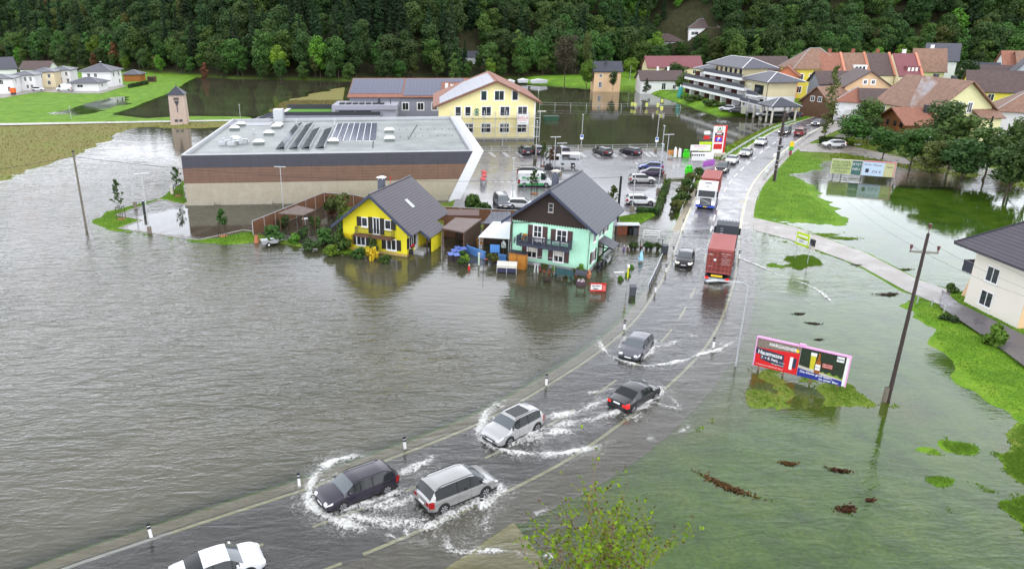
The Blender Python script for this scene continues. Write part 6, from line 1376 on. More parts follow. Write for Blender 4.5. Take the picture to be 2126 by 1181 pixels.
def greenvan(r, c):
    g_ = mat('green_lettering', (.02, .3, .08), .5, 0); mb = MB()
    for s in (-1, 1): mb.prism([(-2.6, s*1.005, .35), (1.4, s*1.005, .35), (1.2, s*1.005, .7), (-2.6, s*1.005, .55)], (0, s*.012, 0))
    mb.build('green_skirt', g_, r); textmesh('van_lettering', 'Blumenland', .62, g_, r, (-.7, -1.01, 1.55), shear=.25, bold=.01); textmesh('van_lettering', 'frisch und natürlich', .22, m_grey, r, (-.7, -1.01, 2.05)); mb = MB(); mb.box(-1.9, -1.012, 1.08, .5, -1.004, 1.16); mb.build('green_stripe', g_, r)
lot_car('van', 'white delivery van with green lettering behind the mint house roof', P_['white'], 1110, 380, -3, extra=greenvan, cat='van')
for a in [('hatch', 'white car parked on the street of the left row houses', 'white', 79, 186, 12, .8), ('van', 'white van standing left of the garage bungalow', 'white', 134, 186, 186, .8), ('hatch', 'white car parked outside at the left of the apartment garage', 'white', 1510, 226, 150, 1.1), ('hatch', 'black car beside the white one at the apartment garage', 'black', 1530, 230, 145, 1.1), ('hatch', 'silver fronted car at the left post of the carport', 'lsilver', 1588, 238, 170, 1.1), ('wagon', 'dark car in the middle of the carport', 'dgrey', 1612, 240, 170, 1.1), ('wagon', 'dark car at the right post of the carport', 'navy', 1645, 240, 170, 1.1), ('van', 'white van beyond the dark fence near the larch', 'white', 1757, 243, 30, 1.2), ('hatch', 'white car half hidden behind the garden hedge', 'white', 1732, 300, 175, .5)]:
    lot_car(a[0], a[1], P_[a[2]], a[3], a[4], a[5], a[6], 'cars parked around the houses', cat='van' if a[0] == 'van' else 'car')
# pickup with flatbed
def pickup():
    p = G(1165, 344, .4); r = thing('flatbed_truck', 'white double cab flatbed truck with canopy frame and junk at its nose', 'truck', (p.x, p.y, .25), radians(172))
    mb = MB(); mb.prism([(.2, -.95, .45), (2.9, -.95, .45), (2.9, -.95, 1.0), (2.6, -.95, 1.25), (1.9, -.95, 2.05), (.2, -.95, 2.1)], (0, 1.9, 0)); mb.build('cab', P_['white'], r)
    mb = MB()
    for s in (-.965, .955): mb.prism([(.5, s, 1.3), (2.3, s, 1.3), (1.75, s, 1.95), (.5, s, 1.95)], (0, .012, 0))
    mb.build('side_window', m_cglass, r); mb = MB(); mb.prism([(2.62, -.85, 1.27), (1.95, -.85, 2.03), (1.97, -.85, 2.06), (2.66, -.85, 1.3)], (0, 1.7, 0)); mb.build('windscreen', m_cglass, r)
    mb = MB(); mb.box(-3.2, -1.05, .85, .1, 1.05, .95); mb.box(-3.2, -1.05, .95, .1, -1.0, 1.35); mb.box(-3.2, 1.0, .95, .1, 1.05, 1.35); mb.box(-3.2, -1, .95, -3.15, 1, 1.35); mb.build('flatbed', m_lgrey, r)
    mb = MB()
    for x in (-3.1, 0): 
        for y in (-1, 1): mb.tube([(x, y, 1.3), (x, y, 2.35)], .03, 5)
    mb.box(-3.2, -1.05, 2.35, .1, 1.05, 2.42); mb.build('canopy', m_white, r)
    mb = MB(); mb.box(2.9, -.9, .4, 3.0, .9, .75); mb.box(-.5, -.5, .35, 2.8, .5, .5); mb.build('bumper', m_trim, r)
    mb = MB(); mb.box(-2.5, -.6, .96, -1.2, .4, 1.5); mb.box(-1, -.3, .96, -.2, .7, 1.3); mb.build('load', m_dark, r)
    for x in (2.1, -2.1):
        for s in (-1, 1): mb = MB(); mb.tube([(x, s*.75, .36), (x, s*.98, .36)], .36, 16); o = mb.build('wheel', m_tyre, r); c_ = MB(); c_.tube([(x, s*.97, .36), (x, s*.995, .36)], .2, 12); c_.build('rim', m_rim, o)
    q = G(1141, 352, .3); fatthing('cargo_pile', 'pile of dark bags and gear in front of the flatbed truck', 'luggage', [('bag', MB().box(-.8, -.4, 0, .1, .4, .7).box(.15, -.5, 0, .9, .3, .45), m_black), ('bag_top', MB().box(-.6, -.3, .7, .2, .2, 1.1), m_dark)], (q.x, q.y, .25), .3)
pickup()
# container lorries
m_cont = mat('oxide_red_steel', (.24, .045, .035), .55, .12, .7, fine=.06); m_contr = mat('container_roof_red', (.36, .10, .09), .5, .08, .5, fine=.05)
def container(r, x0, x1, z0, mcol=None):
    W_ = 1.22; H_ = 2.6; mb = MB(); mb.box(x0, -W_+.03, z0, x1, W_-.03, z0+H_-.02)
    n = int((x1-x0)/.28)
    for s in (-1, 1):
        for i in range(n): x = x0+.15+i*.28; mb.box(x, s*(W_-.03)-.0, z0+.1, x+.14, s*(W_-.03)+s*.035, z0+H_-.1) if s > 0 else mb.box(x, -W_-.005, z0+.1, x+.14, -W_+.03, z0+H_-.1)
    for z in (z0, z0+H_-.12):
        for s in (-1, 1): mb.box(x0, min(s*(W_-.05), s*(W_+.01)), z, x1, max(s*(W_-.05), s*(W_+.01)), z+.12)
    o = mb.build('container', m_cont, r)
    c = MB(); c.box(x0+.02, -W_+.02, z0+H_-.019, x1-.02, W_-.02, z0+H_+.005)
    for i in range(n): x = x0+.15+i*.28; c.box(x, -W_+.12, z0+H_+.006, x+.13, W_-.12, z0+H_+.02)
    c.build('container_roof', m_contr, o)
    return o
def wheels(r, xs, y=1.05, R_=.5, w_=.3):
    for x in xs:
        for s in (-1, 1): mb = MB(); mb.tube([(x, s*(y-w_), R_), (x, s*y, R_)], R_, 18); o = mb.build('wheel', m_tyre, r); c_ = MB(); c_.tube([(x, s*(y-.02), R_), (x, s*(y+.02), R_)], R_*.55, 14); c_.build('rim', m_rim, o)
def lorry_rear():
    p0 = Vector(rpt(near_s(30.5, 72.2), 0)); pr = G(1487, 580, .4); s = near_s(pr.x, pr.y)+3.4; x, y, tx, ty = rc(s); off = (pr.x-rc(s-3.4)[0])*ty-(pr.y-rc(s-3.4)[1])*tx; x, y = rpt(s, off)
    r = thing('container_lorry', 'red container lorry seen from behind with dark cab, throwing bow waves', 'lorry', (x, y, float(road_z(y))-.02), atan2(ty, tx), 'container lorries on the road')
    o = container(r, -3.2, 2.9, 1.15); z0 = 1.15
    mb = MB()
    for yy in (-1.0, -.62, -.25, .25, .62, 1.0): mb.tube([(-3.23, yy, z0+.12), (-3.23, yy, z0+2.5)], .022, 5)
    for zz in (z0+.1, z0+2.48): mb.box(-3.225, -1.2, zz-.05, -3.2, 1.2, zz+.05)
    mb.build('locking_bar', m_contr, o)
    mb = MB(); mb.box(-3.24, -.012, z0+.1, -3.205, .012, z0+2.5)
    for i in range(5): mb.box(-3.218, -1.18, z0+.35+i*.45, -3.203, 1.18, z0+.4+i*.45)
    mb.build('door_seam', m_dwood, o)
    def t(b, yy, zz, sz): textmesh('container_marking', b, sz, m_white, o, (-3.222, yy, zz), (pi/2, 0, -pi/2))
    t('MSKU', .85, z0+2.0, .2); t('MEDU 845210 3', -.62, z0+2.15, .15); t('22G1', -.55, z0+1.9, .16)
    for k, b in enumerate(('MAX.GR. 30480 KG', 'TARE 2180 KG', 'NET 28300 KG', 'CU.CAP. 33.2 CU.M')): t(b, -.62, z0+1.65-k*.2, .11)
    t('CAUTION', .8, z0+.75, .1); mb = MB(); mb.tube([(-3.215, .42, z0+1.45), (-3.23, .42, z0+1.45)], .13, 12); mb.build('round_sticker', m_white, o)
    mb = MB(); mb.box(-3.3, -1.2, .55, 3.2, 1.2, .75); mb.box(-3.3, -.5, .75, 9.6, .5, 1.1); mb.box(3.0, -1.1, .5, 9.0, 1.1, .8); mb.build('chassis', m_trim, r)
    mb = MB(); mb.box(-3.34, -.5, .82, -3.3, .62, 1.02); mb.build('yellow_plate', m_yellow, r)
    mb = MB(); mb.box(-3.34, -1.22, .5, -3.28, 1.22, .68); mb.build('underrun_bar', m_lgrey, r)
    for s in (-1, 1): mb = MB(); mb.box(-3.36, s*1.0-.18, .56, -3.33, s*1.0+.18, .78); mb.build('tail_light', m_taillit, r)
    wheels(r, (-2.2, -1.0, 6.9, 10.1))
    cab = mat('dark_cab_paint', (.05, .055, .065), .4, .05)
    mb = MB(); mb.prism([(4.4, -1.22, .6), (6.6, -1.22, .6), (6.65, -1.22, 1.6), (6.4, -1.22, 3.0), (5.6, -1.22, 3.45), (4.4, -1.22, 3.2)], (0, 2.44, 0)); o = mb.build('cab', cab, r); o.location.x = 4.2
    mb = MB(); mb.box(4.34, -.15, .9, 4.39, .75, 2.1); mb.build('rear_panel', m_grey, o); mb = MB(); mb.box(4.3, .85, 1.0, 4.38, 1.1, 1.9); mb.build('extinguisher', m_red, o)
    mb = MB(); [mb.box(4.33, .42, 1.1+i*.28, 4.38, .72, 1.16+i*.28) for i in range(7)]; mb.build('ladder', m_lgrey, o)
    for s in (-1, 1): mb = MB(); mb.box(5.9, s*1.35-.12, 1.8, 6.05, s*1.35+.12, 2.6); mb.build('mirror', m_black, o)
    mb = MB(); mb.box(5.4, -1.0, 3.3, 6.3, 1.0, 3.34); [mb.box(6.15, -.9+i*.36, 3.35, 6.3, -.7+i*.36, 3.5) for i in range(6)]; mb.build('lamp_bar', m_lgrey, o)
    mb = MB(); mb.prism([(6.64, -1.0, 1.75), (6.43, -1.0, 2.8), (6.46, -1.0, 2.8), (6.68, -1.0, 1.75)], (0, 2.0, 0)); mb.build('windscreen', m_cglass, o)
    return r
lorry_rear()
def lorry_front():
    pf = G(1463, 432, .5); s = near_s(pf.x, pf.y)+4.6; q = rc(s-4.6); off = (pf.x-q[0])*q[3]-(pf.y-q[1])*q[2]; x, y = rpt(s, off); _, _, tx, ty = rc(s)
    r = thing('container_lorry', 'white and blue lorry facing the camera with a red container behind its cab', 'lorry', (x, y, float(road_z(y))), atan2(-ty, -tx), 'container lorries on the road')
    container(r, -5.5, .9, 1.2)
    mb = MB(); mb.box(-5.5, -1.1, .6, 3.6, 1.1, .8); mb.box(-5.5, -.5, .8, 3.6, .5, 1.18); mb.build('chassis', m_trim, r); wheels(r, (-4.4, -3.1, -1.8, 1.3, 3.6))
    mb = MB(); mb.prism([(1.9, -1.24, .95), (4.3, -1.24, .95), (4.35, -1.24, 1.7), (4.1, -1.24, 2.75), (3.3, -1.24, 3.6), (1.9, -1.24, 3.65)], (0, 2.48, 0)); o = mb.build('cab', P_['white'], r)
    blue = paint('lorry_blue', (.02, .07, .45), 0, .4); mb = MB(); mb.prism([(2.6, -1.25, .35), (4.4, -1.25, .35), (4.42, -1.25, .96), (2.6, -1.25, .96)], (0, 2.5, 0)); mb.build('blue_bumper', blue, r)
    mb = MB(); mb.prism([(4.36, -1.08, 1.85), (4.14, -1.08, 2.68), (4.17, -1.08, 2.7), (4.4, -1.08, 1.87)], (0, 2.16, 0)); mb.build('windscreen', m_cglass, o)
    mb = MB(); mb.prism([(4.37, -.72, .62), (4.44, -.72, .62), (4.42, -.72, 1.68), (4.36, -.72, 1.68)], (0, 1.44, 0)); g_ = mb.build('grille', m_trim, o); mb = MB(); [mb.box(4.4, -.66, .72+i*.17, 4.46, .66, .76+i*.17) for i in range(5)]; mb.tube([(4.45, -.6, 1.55), (4.45, .6, .95)], .03, 5); mb.build('grille_bar', m_lgrey, g_)
    for s in (-1, 1):
        mb = MB(); mb.box(4.38, s*1.0-.18, .78, 4.44, s*1.0+.18, 1.15); mb.build('headlight', m_lit, o)
        mb = MB(); mb.box(4.0, s*1.42-.1, 1.8, 4.15, s*1.42+.1, 2.6); mb.box(4.0, min(s*1.2, s*1.4), 2.5, 4.06, max(s*1.2, s*1.4), 2.56); mb.build('mirror', m_black, o)
        mb = MB(); mb.prism([(3.1, s*1.245, 1.85), (4.0, s*1.245, 1.85), (3.85, s*1.245, 2.6), (3.1, s*1.245, 2.6)], (0, s*.012, 0)); mb.build('side_window', m_cglass, o)
    mb = MB(); mb.box(4.42, -.26, .4, 4.47, .26, .52); mb.build('yellow_plate', m_yellow, r); mb = MB(); mb.box(3.2, -.5, 3.66, 3.45, .5, 3.7); mb.build('roof_hatch', m_dark, o)
    textmesh('visor_lettering', 'FH', .3, m_dark, o, (3.72, 0, 3.2), (radians(40), 0, pi/2))
    # lilac banner board trailing beside the queue
lorry_front()
# ---------------------------------------------------------------- street furniture
def hgt(x, y): return float(height(np.array([[x]]), np.array([[y]]), False)[0, 0])
def ph(u, v, z=0.):
    p = G(u, v, z); return p
m_conc_ = mat('pole_concrete', (.20, .19, .17), .9, .12, 1.5); m_pole = mat('tarred_pole', (.045, .032, .028), .8, .2, 2); m_pole2 = mat('weathered_pole', (.16, .14, .11), .85, .25, 1.5)
# marker posts
mk = None
def marker(lab, u, v, lean=0.):
    global mk
    p = ph(u, v)
    if mk is None:
        mk = thing('marker_post', lab, 'marker post', (p.x, p.y, 0), 0, 'white marker posts along the road')
        mb = MB(); mb.prism([(-.07, -.05, -.3), (.07, -.05, -.3), (.07, .05, -.3), (-.07, .05, -.3)], (0, 0, 1.08)); mb.build('post', m_white, mk)
        mb = MB(); mb.prism([(-.073, -.053, .56), (.073, -.053, .56), (.073, .053, .56), (-.073, .053, .56)], (0, 0, .16)); mb.build('reflector_band', m_dark, mk)
        mb = MB(); mb.prism([(-.08, -.06, .781), (.08, -.06, .781), (.08, .06, .781), (-.08, .06, .781)], (0, 0, .12)); mb.build('cap', m_black, mk); o = mk
    else: o = dup(mk, (p.x, p.y, 0), 0, lab)
    o.rotation_euler = (0, radians(lean), random.random()); o.scale = (1.15, 1.15, 1)
for a in [('marker post nearest the bottom left corner beside the white edge line', 314, 1114, -4), ('marker post left of the dark estate car', 622, 1008, -2), ('marker post between the estate car and the silver off road car', 841, 931, -5), ('marker post on the left of the bend above the off road car', 1134, 799), ('marker post left of the grey hatchback', 1296, 684), ('marker post in the foam below the people carrier', 998, 1056, 3), ('marker post in the bow wave at the right line of the bend', 1481, 721), ('marker post below the end of the dark garden fence', 1360, 606), ('marker post between the dark garden fence and the black hatchback', 1382, 565), ('marker post beside the single grey bin at the road', 1397, 527), ('marker post near the weeds left of the white lorry', 1418, 470), ('marker post at the start of the foot path above the red lorry', 1534, 536)]: marker(*a)
# road poles and lamps
def pole(name, lab, cat, u, v, vt, r0, r1, m, z=0., extra=None, rz=0., cap=None):
    p = ph(u, v, z); H_ = HZ(p, vt); r = thing(name, lab, cat, (p.x, p.y, z-.4), rz)
    mb = MB(); mb.tube([(0, 0, 0), (0, 0, (H_-z)*.5), (0, 0, H_-z+.4)], r0, 8, r2=r1); mb.build('pole', m, r); top = Vector((0, 0, H_-z+.4))
    if extra: extra(r, top)
    return r, Vector((p.x, p.y, H_))
def x_left(r, t): mb = MB(); mb.box(-.12, -.12, t.z, .12, .12, t.z+.18); mb.build('cap', m_black, r); mb = MB(); mb.tube([(.0, -.2, t.z-.5), (.25, -.2, t.z-.5)], .04, 5); mb.build('cable_hook', m_dark, r)
_, PL = pole('wooden_pole', 'weathered wooden cable pole standing in the lake at the left', 'utility pole', 180, 480, 316, .17, .12, m_pole2, extra=x_left)
def x_mid(r, t):
    for z in (2.2, 3.0, 3.7, 5.2, 6.1, 7.4): mb = MB(); mb.tube([(0, 0, z), (0, 0, z+.1)], .24, 8); mb.build('strap', m_lgrey, r)
    mb = MB(); mb.box(-.3, -.35, 4.1, .1, -.2, 4.8); mb.box(.1, -.3, 5.8, .5, -.2, 6.1); mb.build('junction_box', m_dark, r)
    mb = MB(); mb.tube([(.3, 0, 0), (.26, 0, 6)], .03, 4); mb.build('cable_guard', m_lgrey, r)
_, PM = pole('utility_pole', 'thick dark pole with metal straps beside the dry road', 'utility pole', 1607, 375, 230, .25, .20, m_pole, .2, x_mid)
_, PB = pole('utility_pole', 'short black pole behind the right roof edge of the mint house', 'utility pole', 1281, 466, 366, .17, .15, m_black, .2)
def x_right(r, t):
    zz = t.z-1.35; mb = MB(); mb.box(-.85, -.06, zz, .85, .06, zz+.12); mb.build('crossarm', m_conc_, r)
    for x, z in ((-.8, zz+.12), (.8, zz+.12), (0, t.z+.25)):
        mb = MB(); mb.tube([(x, 0, z-.1 if x else t.z-.1), (x, 0, z+.15)], .025, 5); mb.tube([(x, 0, z+.12), (x, 0, z+.3)], .075, 8); mb.tube([(x, 0, z+.3), (x, 0, z+.42)], .1, 8); mb.build('insulator', mat('brown_ceramic', (.10, .03, .03), .3, 0), r)
_, PR = pole('power_pole', 'tall slim power pole with crossarm beside the billboard', 'utility pole', 1843, 833, 485, .155, .10, m_pole, 0, x_right, radians(-15))
p = ph(1842, 822, .0); fatthing('pole_base_sleeve', 'grey open ended pipe stub strapped to the tall slim power pole', 'pipe', [('pipe', MB().tube([(-.28, -.02, -.1), (-.28, -.02, 1.15)], .17, 10), m_pole2), ('pipe_mouth', MB().tube([(-.28, -.02, 1.151), (-.28, -.02, 1.16)], .13, 10), m_black)], (PR.x, PR.y, 0))
def cable(lab, a, b, sag, r=.018):
    a, b = Vector(a), Vector(b); pts = [a+(b-a)*t-Vector((0, 0, sag*4*t*(1-t))) for t in np.linspace(0, 1, 14)]; mb = MB(); o0 = pts[0].copy(); mb.tube([q-o0 for q in pts], r, 4); o = mb.build('overhead_cable', m_dark, None, loc=o0); return tag(o, lab, 'cable')
cable('thin cable from the wooden lake pole to the black pole', PL-Vector((0, 0, .6)), PB-Vector((0, 0, .1)), 1.6, .022); cable('thin cable leaving the wooden lake pole to the left edge', PL-Vector((0, 0, .6)), PL+Vector((-42, -3, -3.6)), 1.0, .022)
dR = Vector((cos(radians(-15)), sin(radians(-15)), 0))
for nm, of, zz in (('left', -.8, -.9), ('right', .8, -.9), ('top', 0, .6)):
    s0 = PR+dR*of+Vector((0, 0, zz)); cable('faint power line from the %s insulator going up the valley' % nm, s0, PM+Vector((of*.3, 0, zz*.3)), 2.2, .008); cable('faint power line from the %s insulator towards the cream villa' % nm, s0, Vector((51.5+of, 50.0, 5.2+zz*.4)), .6, .008)
def lamp(lab, u, v, vt, kind='T', z=.25, rz=0., base=True, sign=False, group='lamps of the supermarket'):
    def ex(r, t):
        mb = MB()
        if kind == 'T': mb.box(-.85, -.13, t.z, .85, .13, t.z+.07)
        elif kind == 'L': mb.box(-.1, -.13, t.z, 1.5, .13, t.z+.07)
        elif kind == 'S': mb.box(-.1, -.3, t.z, .1, .45, t.z+.09)
        elif kind == 'arm': mb.tube([(0, 0, t.z-.1), (-.5, 0, t.z+.25), (-2.6, .2, t.z+.45)], .05, 5); mb.box(-3.4, .08, t.z+.42, -2.5, .32, t.z+.52)
        mb.build('lamp_head', m_lgrey, r)
        if base: mb = MB(); mb.tube([(0, 0, .2), (0, 0, 1.25)], .28, 10); mb.build('concrete_base', mat('brown_concrete', (.20, .17, .13), .9, .1), r)
        if sign: mb = MB(); mb.box(-.32, -.12, 2.4, .32, -.09, 3.3); s_ = mb.build('sign_plate', m_white, r); mb = MB(); mb.box(-.25, -.13, 2.8, .25, -.121, 3.22); mb.build('sign_symbol', mat('sign_blue', (.02, .12, .5), .5, 0), s_)
    r, _ = pole('lamp_post', lab, 'lamp post', u, v, vt, .07, .05, m_lgrey, z, ex, rz); tag(r, group=group); return r
lamp('double armed lamp farthest left beside the small car park', 281, 431, 322, 'T', 0, .1); lamp('double armed lamp at the front kerb of the small car park', 311, 484, 361, 'T', 0, .3); lamp('lamp in front of the long supermarket wall', 588, 434, 347, 'T', 0, -.2, False)
lamp('lamp with blue sign nearest the middle of the pond fence', 1206, 310, 239, 'S', sign=True); lamp('lamp with blue sign at the right end of the pond fence', 1361, 316, 239, 'S', sign=True); lamp('thin lamp in front of the pale yellow gable, leftmost at the pond fence', 1043, 312, 252, 'S'); lamp('thin lamp between two cars at the pond fence', 1112, 332, 252, 'S')
lamp('double armed lamp behind the autumn tree', 1149, 368, 285, 'T'); lamp('double armed lamp beside the flatbed truck', 1163, 365, 298, 'T', rz=.1); lamp('thin lamp before the zebra dashes behind the yellow house', 1064, 415, 329, 'S', rz=2.5, base=False)
lamp('tall pole without arm at the lot exit', 1371, 344, 262, 'S'); lamp('double armed lamp at the lot exit', 1379, 372, 280, 'T', rz=.1); lamp('lamp below the blue parked cars', 1312, 440, 340, 'S'); lamp('slim lamp by the grass strip of the right bays', 1366, 402, 300, 'S')
lamp('tall street lamp with arm reaching left near the billboard', 1527, 760, 592, 'arm', 0, .15, False, group='street lamps'); lamp('small white lamp on the green meadow', 148, 247, 222, 'S', .5, base=False, group='street lamps'); lamp('small lamp beyond the supermarket roof corner', 499, 245, 218, 'S', .4, base=False, group='street lamps'); lamp('lamp at the apartment forecourt', 1551, 236, 210, 'S', 1.2, base=False, group='street lamps'); lamp('lamp behind the peach house on the lawn', 1307, 172, 138, 'S', 1.2, base=False, group='street lamps')
# fences and rails
def rail(name, lab, pts, z, H_, step, m, nr=3, bars=False, cat='fence', board=False, r=.025, zg=None):
    P = [Vector((q[0], q[1], 0)) for q in pts]; o0 = P[0]; rt = thing(name, lab, cat, (o0.x, o0.y, z)); 
    pos = []
    for a, b in zip(P[:-1], P[1:]):
        n = max(1, int(round((b-a).length/step))); pos += [a+(b-a)*i/n-o0 for i in range(n)]
    pos.append(P[-1]-o0)
    for q in pos: mb = MB(); mb.box(q.x-.04, q.y-.04, -.5, q.x+.04, q.y+.04, H_); mb.build('post', m if not board else m_lgrey, rt)
    for a, b in zip(pos[:-1], pos[1:]):
        mb = MB(); d = (b-a).normalized(); n = Vector((-d.y, d.x, 0))*.02
        if board:
            a2, b2 = a+d*.05, b-d*.05; mb.prism([a2-n+Vector((0, 0, .05)), b2-n+Vector((0, 0, .05)), b2-n+Vector((0, 0, H_-.06)), a2-n+Vector((0, 0, H_-.06))], n*2); mb.build('panel', m, rt)
            mb = MB(); mb.prism([a-n*2+Vector((0, 0, H_-.06)), b-n*2+Vector((0, 0, H_-.06)), b-n*2+Vector((0, 0, H_)), a-n*2+Vector((0, 0, H_))], n*4); mb.build('top_rail', m_lgrey, rt)
        else:
            for k in range(nr): zz = H_*(1-k/max(nr, 1)*.85)-.03; mb.tube([a+Vector((0, 0, zz)), b+Vector((0, 0, zz))], r, 4)
            if bars:
                L_ = (b-a).length; [mb.tube([a+(b-a)*(j+.5)/int(L_/.22+1)+Vector((0, 0, .15)), a+(b-a)*(j+.5)/int(L_/.22+1)+Vector((0, 0, H_-.03))], .012, 3) for j in range(int(L_/.22+1))]
            mb.build('rail', m, rt)
    return rt
m_timb = mat('fence_timber', (.16, .075, .04), .7, .2, 1.5, bands=[(2, .17, .6, .12)])
rail('timber_fence', 'brown timber board fence with grey posts round the flooded garden', [G(526, 488, .1), G(674, 425, .1), G(735, 430, .1), (-3.5, 97.0), (3, 96.0), (9, 94.5), (15.5, 93.0)], 0, 1.95, 2.4, m_timb, board=True)
rail('pond_railing', 'galvanised railing along the pond side of the parking lot', [G(985, 316.5, .3), G(1200, 313.5, .3), G(1378, 311, .3)], .3, 1.15, 3.2, m_lgrey, 2, True, 'railing')
rail('field_fence', 'thin grey pitch fence crossing the pond', [G(1120, 224, 0), G(1250, 226, 0), G(1412, 230, 0)], 0, 1.5, 5., m_lgrey, 2)
rail('goal_frame', 'white football goal frame standing in the pond', [G(1094, 192, 0), G(1118, 194, 0)], 0, 2.2, 4.5, m_white, 1, cat='goal', r=.06)
rail('guard_rail', 'pale guard rail on the path side of the dry road', [Vector(rpt(s, HWID+.7)) for s in np.arange(near_s(52, 125), near_s(88, 172), 4.)], .45, .6, 4., m_lgrey, 2, cat='guard rail', r=.07)
rail('guard_rail', 'pale guard rail on the pond side of the dry road', [Vector(rpt(s, -HWID-.8)) for s in np.arange(near_s(48, 138), near_s(90, 185), 4.)], .5, .6, 4., m_lgrey, 2, cat='guard rail', r=.07)
rail('pipe_rail', 'slanting pale rail in the weeds left of the white lorry', [G(1411, 452, .2), G(1432, 402, .2), G(1445, 372, .2)], .2, .9, 3.2, m_lgrey, 1, cat='railing', r=.05)
rail('plank_fence', 'low fence of three white planks in the flood right of the brown bin store', [G(1335, 494, 0), G(1368, 496, 0)], 0, 1.0, 3., m_white, 3, r=.06)
rail('garden_fence', 'dark slatted fence running along the flooded road edge', [G(1374, 541, 0), G(1362, 570, 0), G(1345, 606, 0)], -.05, .95, 1.3, mat('anthracite_slats', (.04, .043, .055), .6, .1, 2, bands=[(2, .12, .5, .15)]), board=True)
rail('wire_fence', 'thin wire fence behind the row of plant pots', [G(1284, 512, 0), G(1374, 514, 0), G(1374, 541, 0)], 0, 1.0, 2.2, m_dark, 2, r=.01)
rail('dark_fence', 'dark panel fence beside the road near the carport', [G(1668, 236, 1), G(1735, 240, 1), G(1765, 233, 1)], .9, 1.8, 2.5, m_dark, board=True)
rail('footbridge_rail', 'grey railing frame at the villa driveway edge in the flood', [G(1903, 632, 0), G(1932, 641, 0), G(1958, 655, 0)], 0, 1.0, 1.5, m_lgrey, 1)
a_, b_ = G(1905, 632, 0), G(1958, 662, 0); mb = MB(); d = (b_-a_); mb.prism([(0, 0, -.3), (d.x, d.y, -.3), (d.x, d.y, .12), (0, 0, .12)], (.14, .1, 0)); tag(mb.build('low_wall', m_kerb, None, loc=(a_.x+.3, a_.y-.35, 0)), 'low dark stone wall at the villa driveway', 'wall')
hedge = lambda lab, pts, H_, w_, m, z=.2: None
def hedge(lab, u0, v0, u1, v1, H_, w_, m=lf_dark, z=.3, n=900):
    g2 = np.random.default_rng(int(u0)); a, b = G(u0, v0, z), G(u1, v1, z); L_ = (b-a).length; rz = atan2(b.y-a.y, b.x-a.x); P = np.c_[g2.random(n)*L_, (g2.random(n)-.5)*w_, g2.random(n)*H_]; f = g2.integers(0, 3, n); P[f == 0, 2] = H_; P[f == 1, 1] = -w_/2; P += g2.normal(size=P.shape)*.04
    r = thing('hedge', lab, 'hedge', (a.x, a.y, z-.1), rz); o = bpy.data.objects.new('foliage', quads_mesh('foliage', P, g2.normal(size=P.shape), .28*(.6+.8*g2.random(n)), m, g2.random(n), 3)); COL.objects.link(o); o.parent = r
    mb = MB(); mb.box(.1, -w_/2+.12, -.2, L_-.1, w_/2-.12, H_-.12); mb.build('stems', mat('hedge_core', (.02, .035, .012), .9, .2), r); return r
hedge('clipped dark hedge along the side lane near the chalet', 1700, 296, 1772, 302, 1.3, 1.2); hedge('low hedge along the right edge of the parking bays', 1387, 378, 1364, 442, .6, .9, lf_mid); hedge('low hedge below the white parked hatchback', 1364, 442, 1322, 440, .6, .8, lf_mid); hedge('dark hedge beside the orange shed at the meadow', 268, 182, 306, 174, 1.2, 1.2, lf_dark, .7)
for i, (u, v, s, lab) in enumerate([(1407, 437, 1.0, 'lowest'), (1413, 425, 1.2, 'second'), (1420, 410, 1.1, 'third'), (1427, 395, 1.2, 'fourth'), (1437, 380, 1.1, 'fifth'), (1450, 368, 1.1, 'topmost')]):
    p = G(u, v, 0); place_tree('bushm' if i % 2 else 'busho', 'weed_clump', '%s weed clump in the strip left of the white lorry' % lab, p.x, p.y, -.1, s*.95, i, 'weed clumps beside the white lorry', 'shrub')
# billboards
def board(lab, A, B, z0, z1, fr, legs, name='billboard', top=True, legm=None):
    d = Vector((B[0]-A[0], B[1]-A[1])); W_ = d.length; r = thing(name, lab, 'billboard', (A[0], A[1], 0), atan2(d.y, d.x)); r['w'] = W_
    mb = MB(); mb.box(0, 0, z0, W_, .12, z1); mb.build('back_panel', m_lgrey, r)
    mb = MB(); t = .065; mb.box(-t, -.06, z0-.03, 0, .14, z1+t); mb.box(W_, -.06, z0-.03, W_+t, .14, z1+t); mb.box(0, -.06, z1, W_, .14, z1+t*1.6); mb.build('frame', fr, r)
    for x in legs: mb = MB(); mb.box(x*W_-.06, .02, -.4, x*W_+.06, .118, z0-.001); mb.build('leg', legm or mat('rust_post', (.22, .12, .07), .8, .2, 3), r)
    del r['w']; return r, W_
def panel(r, nm, m, x0, z0, x1, z1, y=-.012): mb = MB(); mb.box(x0, y, z0, x1, y+.010, z1); return mb.build(nm, m, r)
def poly(r, nm, m, pts, y=-.02, t=.008): mb = MB(); mb.prism([(x, y, z) for x, z in pts], (0, t, 0)); return mb.build(nm, m, r)
pink = mat('pink_frame', (.82, .36, .66), .5, .04)
A_, B_p = G(1563, 766, 0), G(1751, 812, 0)
zt = HZ(A_, 700); zb = HZ(A_, 757)
r, W_ = board('foreground billboard with pink frame, red Hausmesse poster left and beer poster right', A_, B_p, zb, zt, pink, (.06, .34, .64, .93)); Hb = zt-zb; hw = W_*.485
nav = mat('poster_navy', (.03, .035, .07), .5, 0); pred = mat('poster_red', (.62, .015, .02), .5, 0); stone = mat('poster_machines', (.20, .16, .13), .6, .5, 8, fine=.4)
lp = panel(r, 'left_poster', pred, .02, zb, hw, zt)
X = lambda f: .02+(hw-.02)*f
Z = lambda f: zt-Hb*f
poly(r, 'poster_photo_strip', stone, [(X(0), Z(0)), (X(1), Z(0)), (X(1), Z(.24)), (X(.45), Z(.30)), (X(0), Z(.34))], -.02)
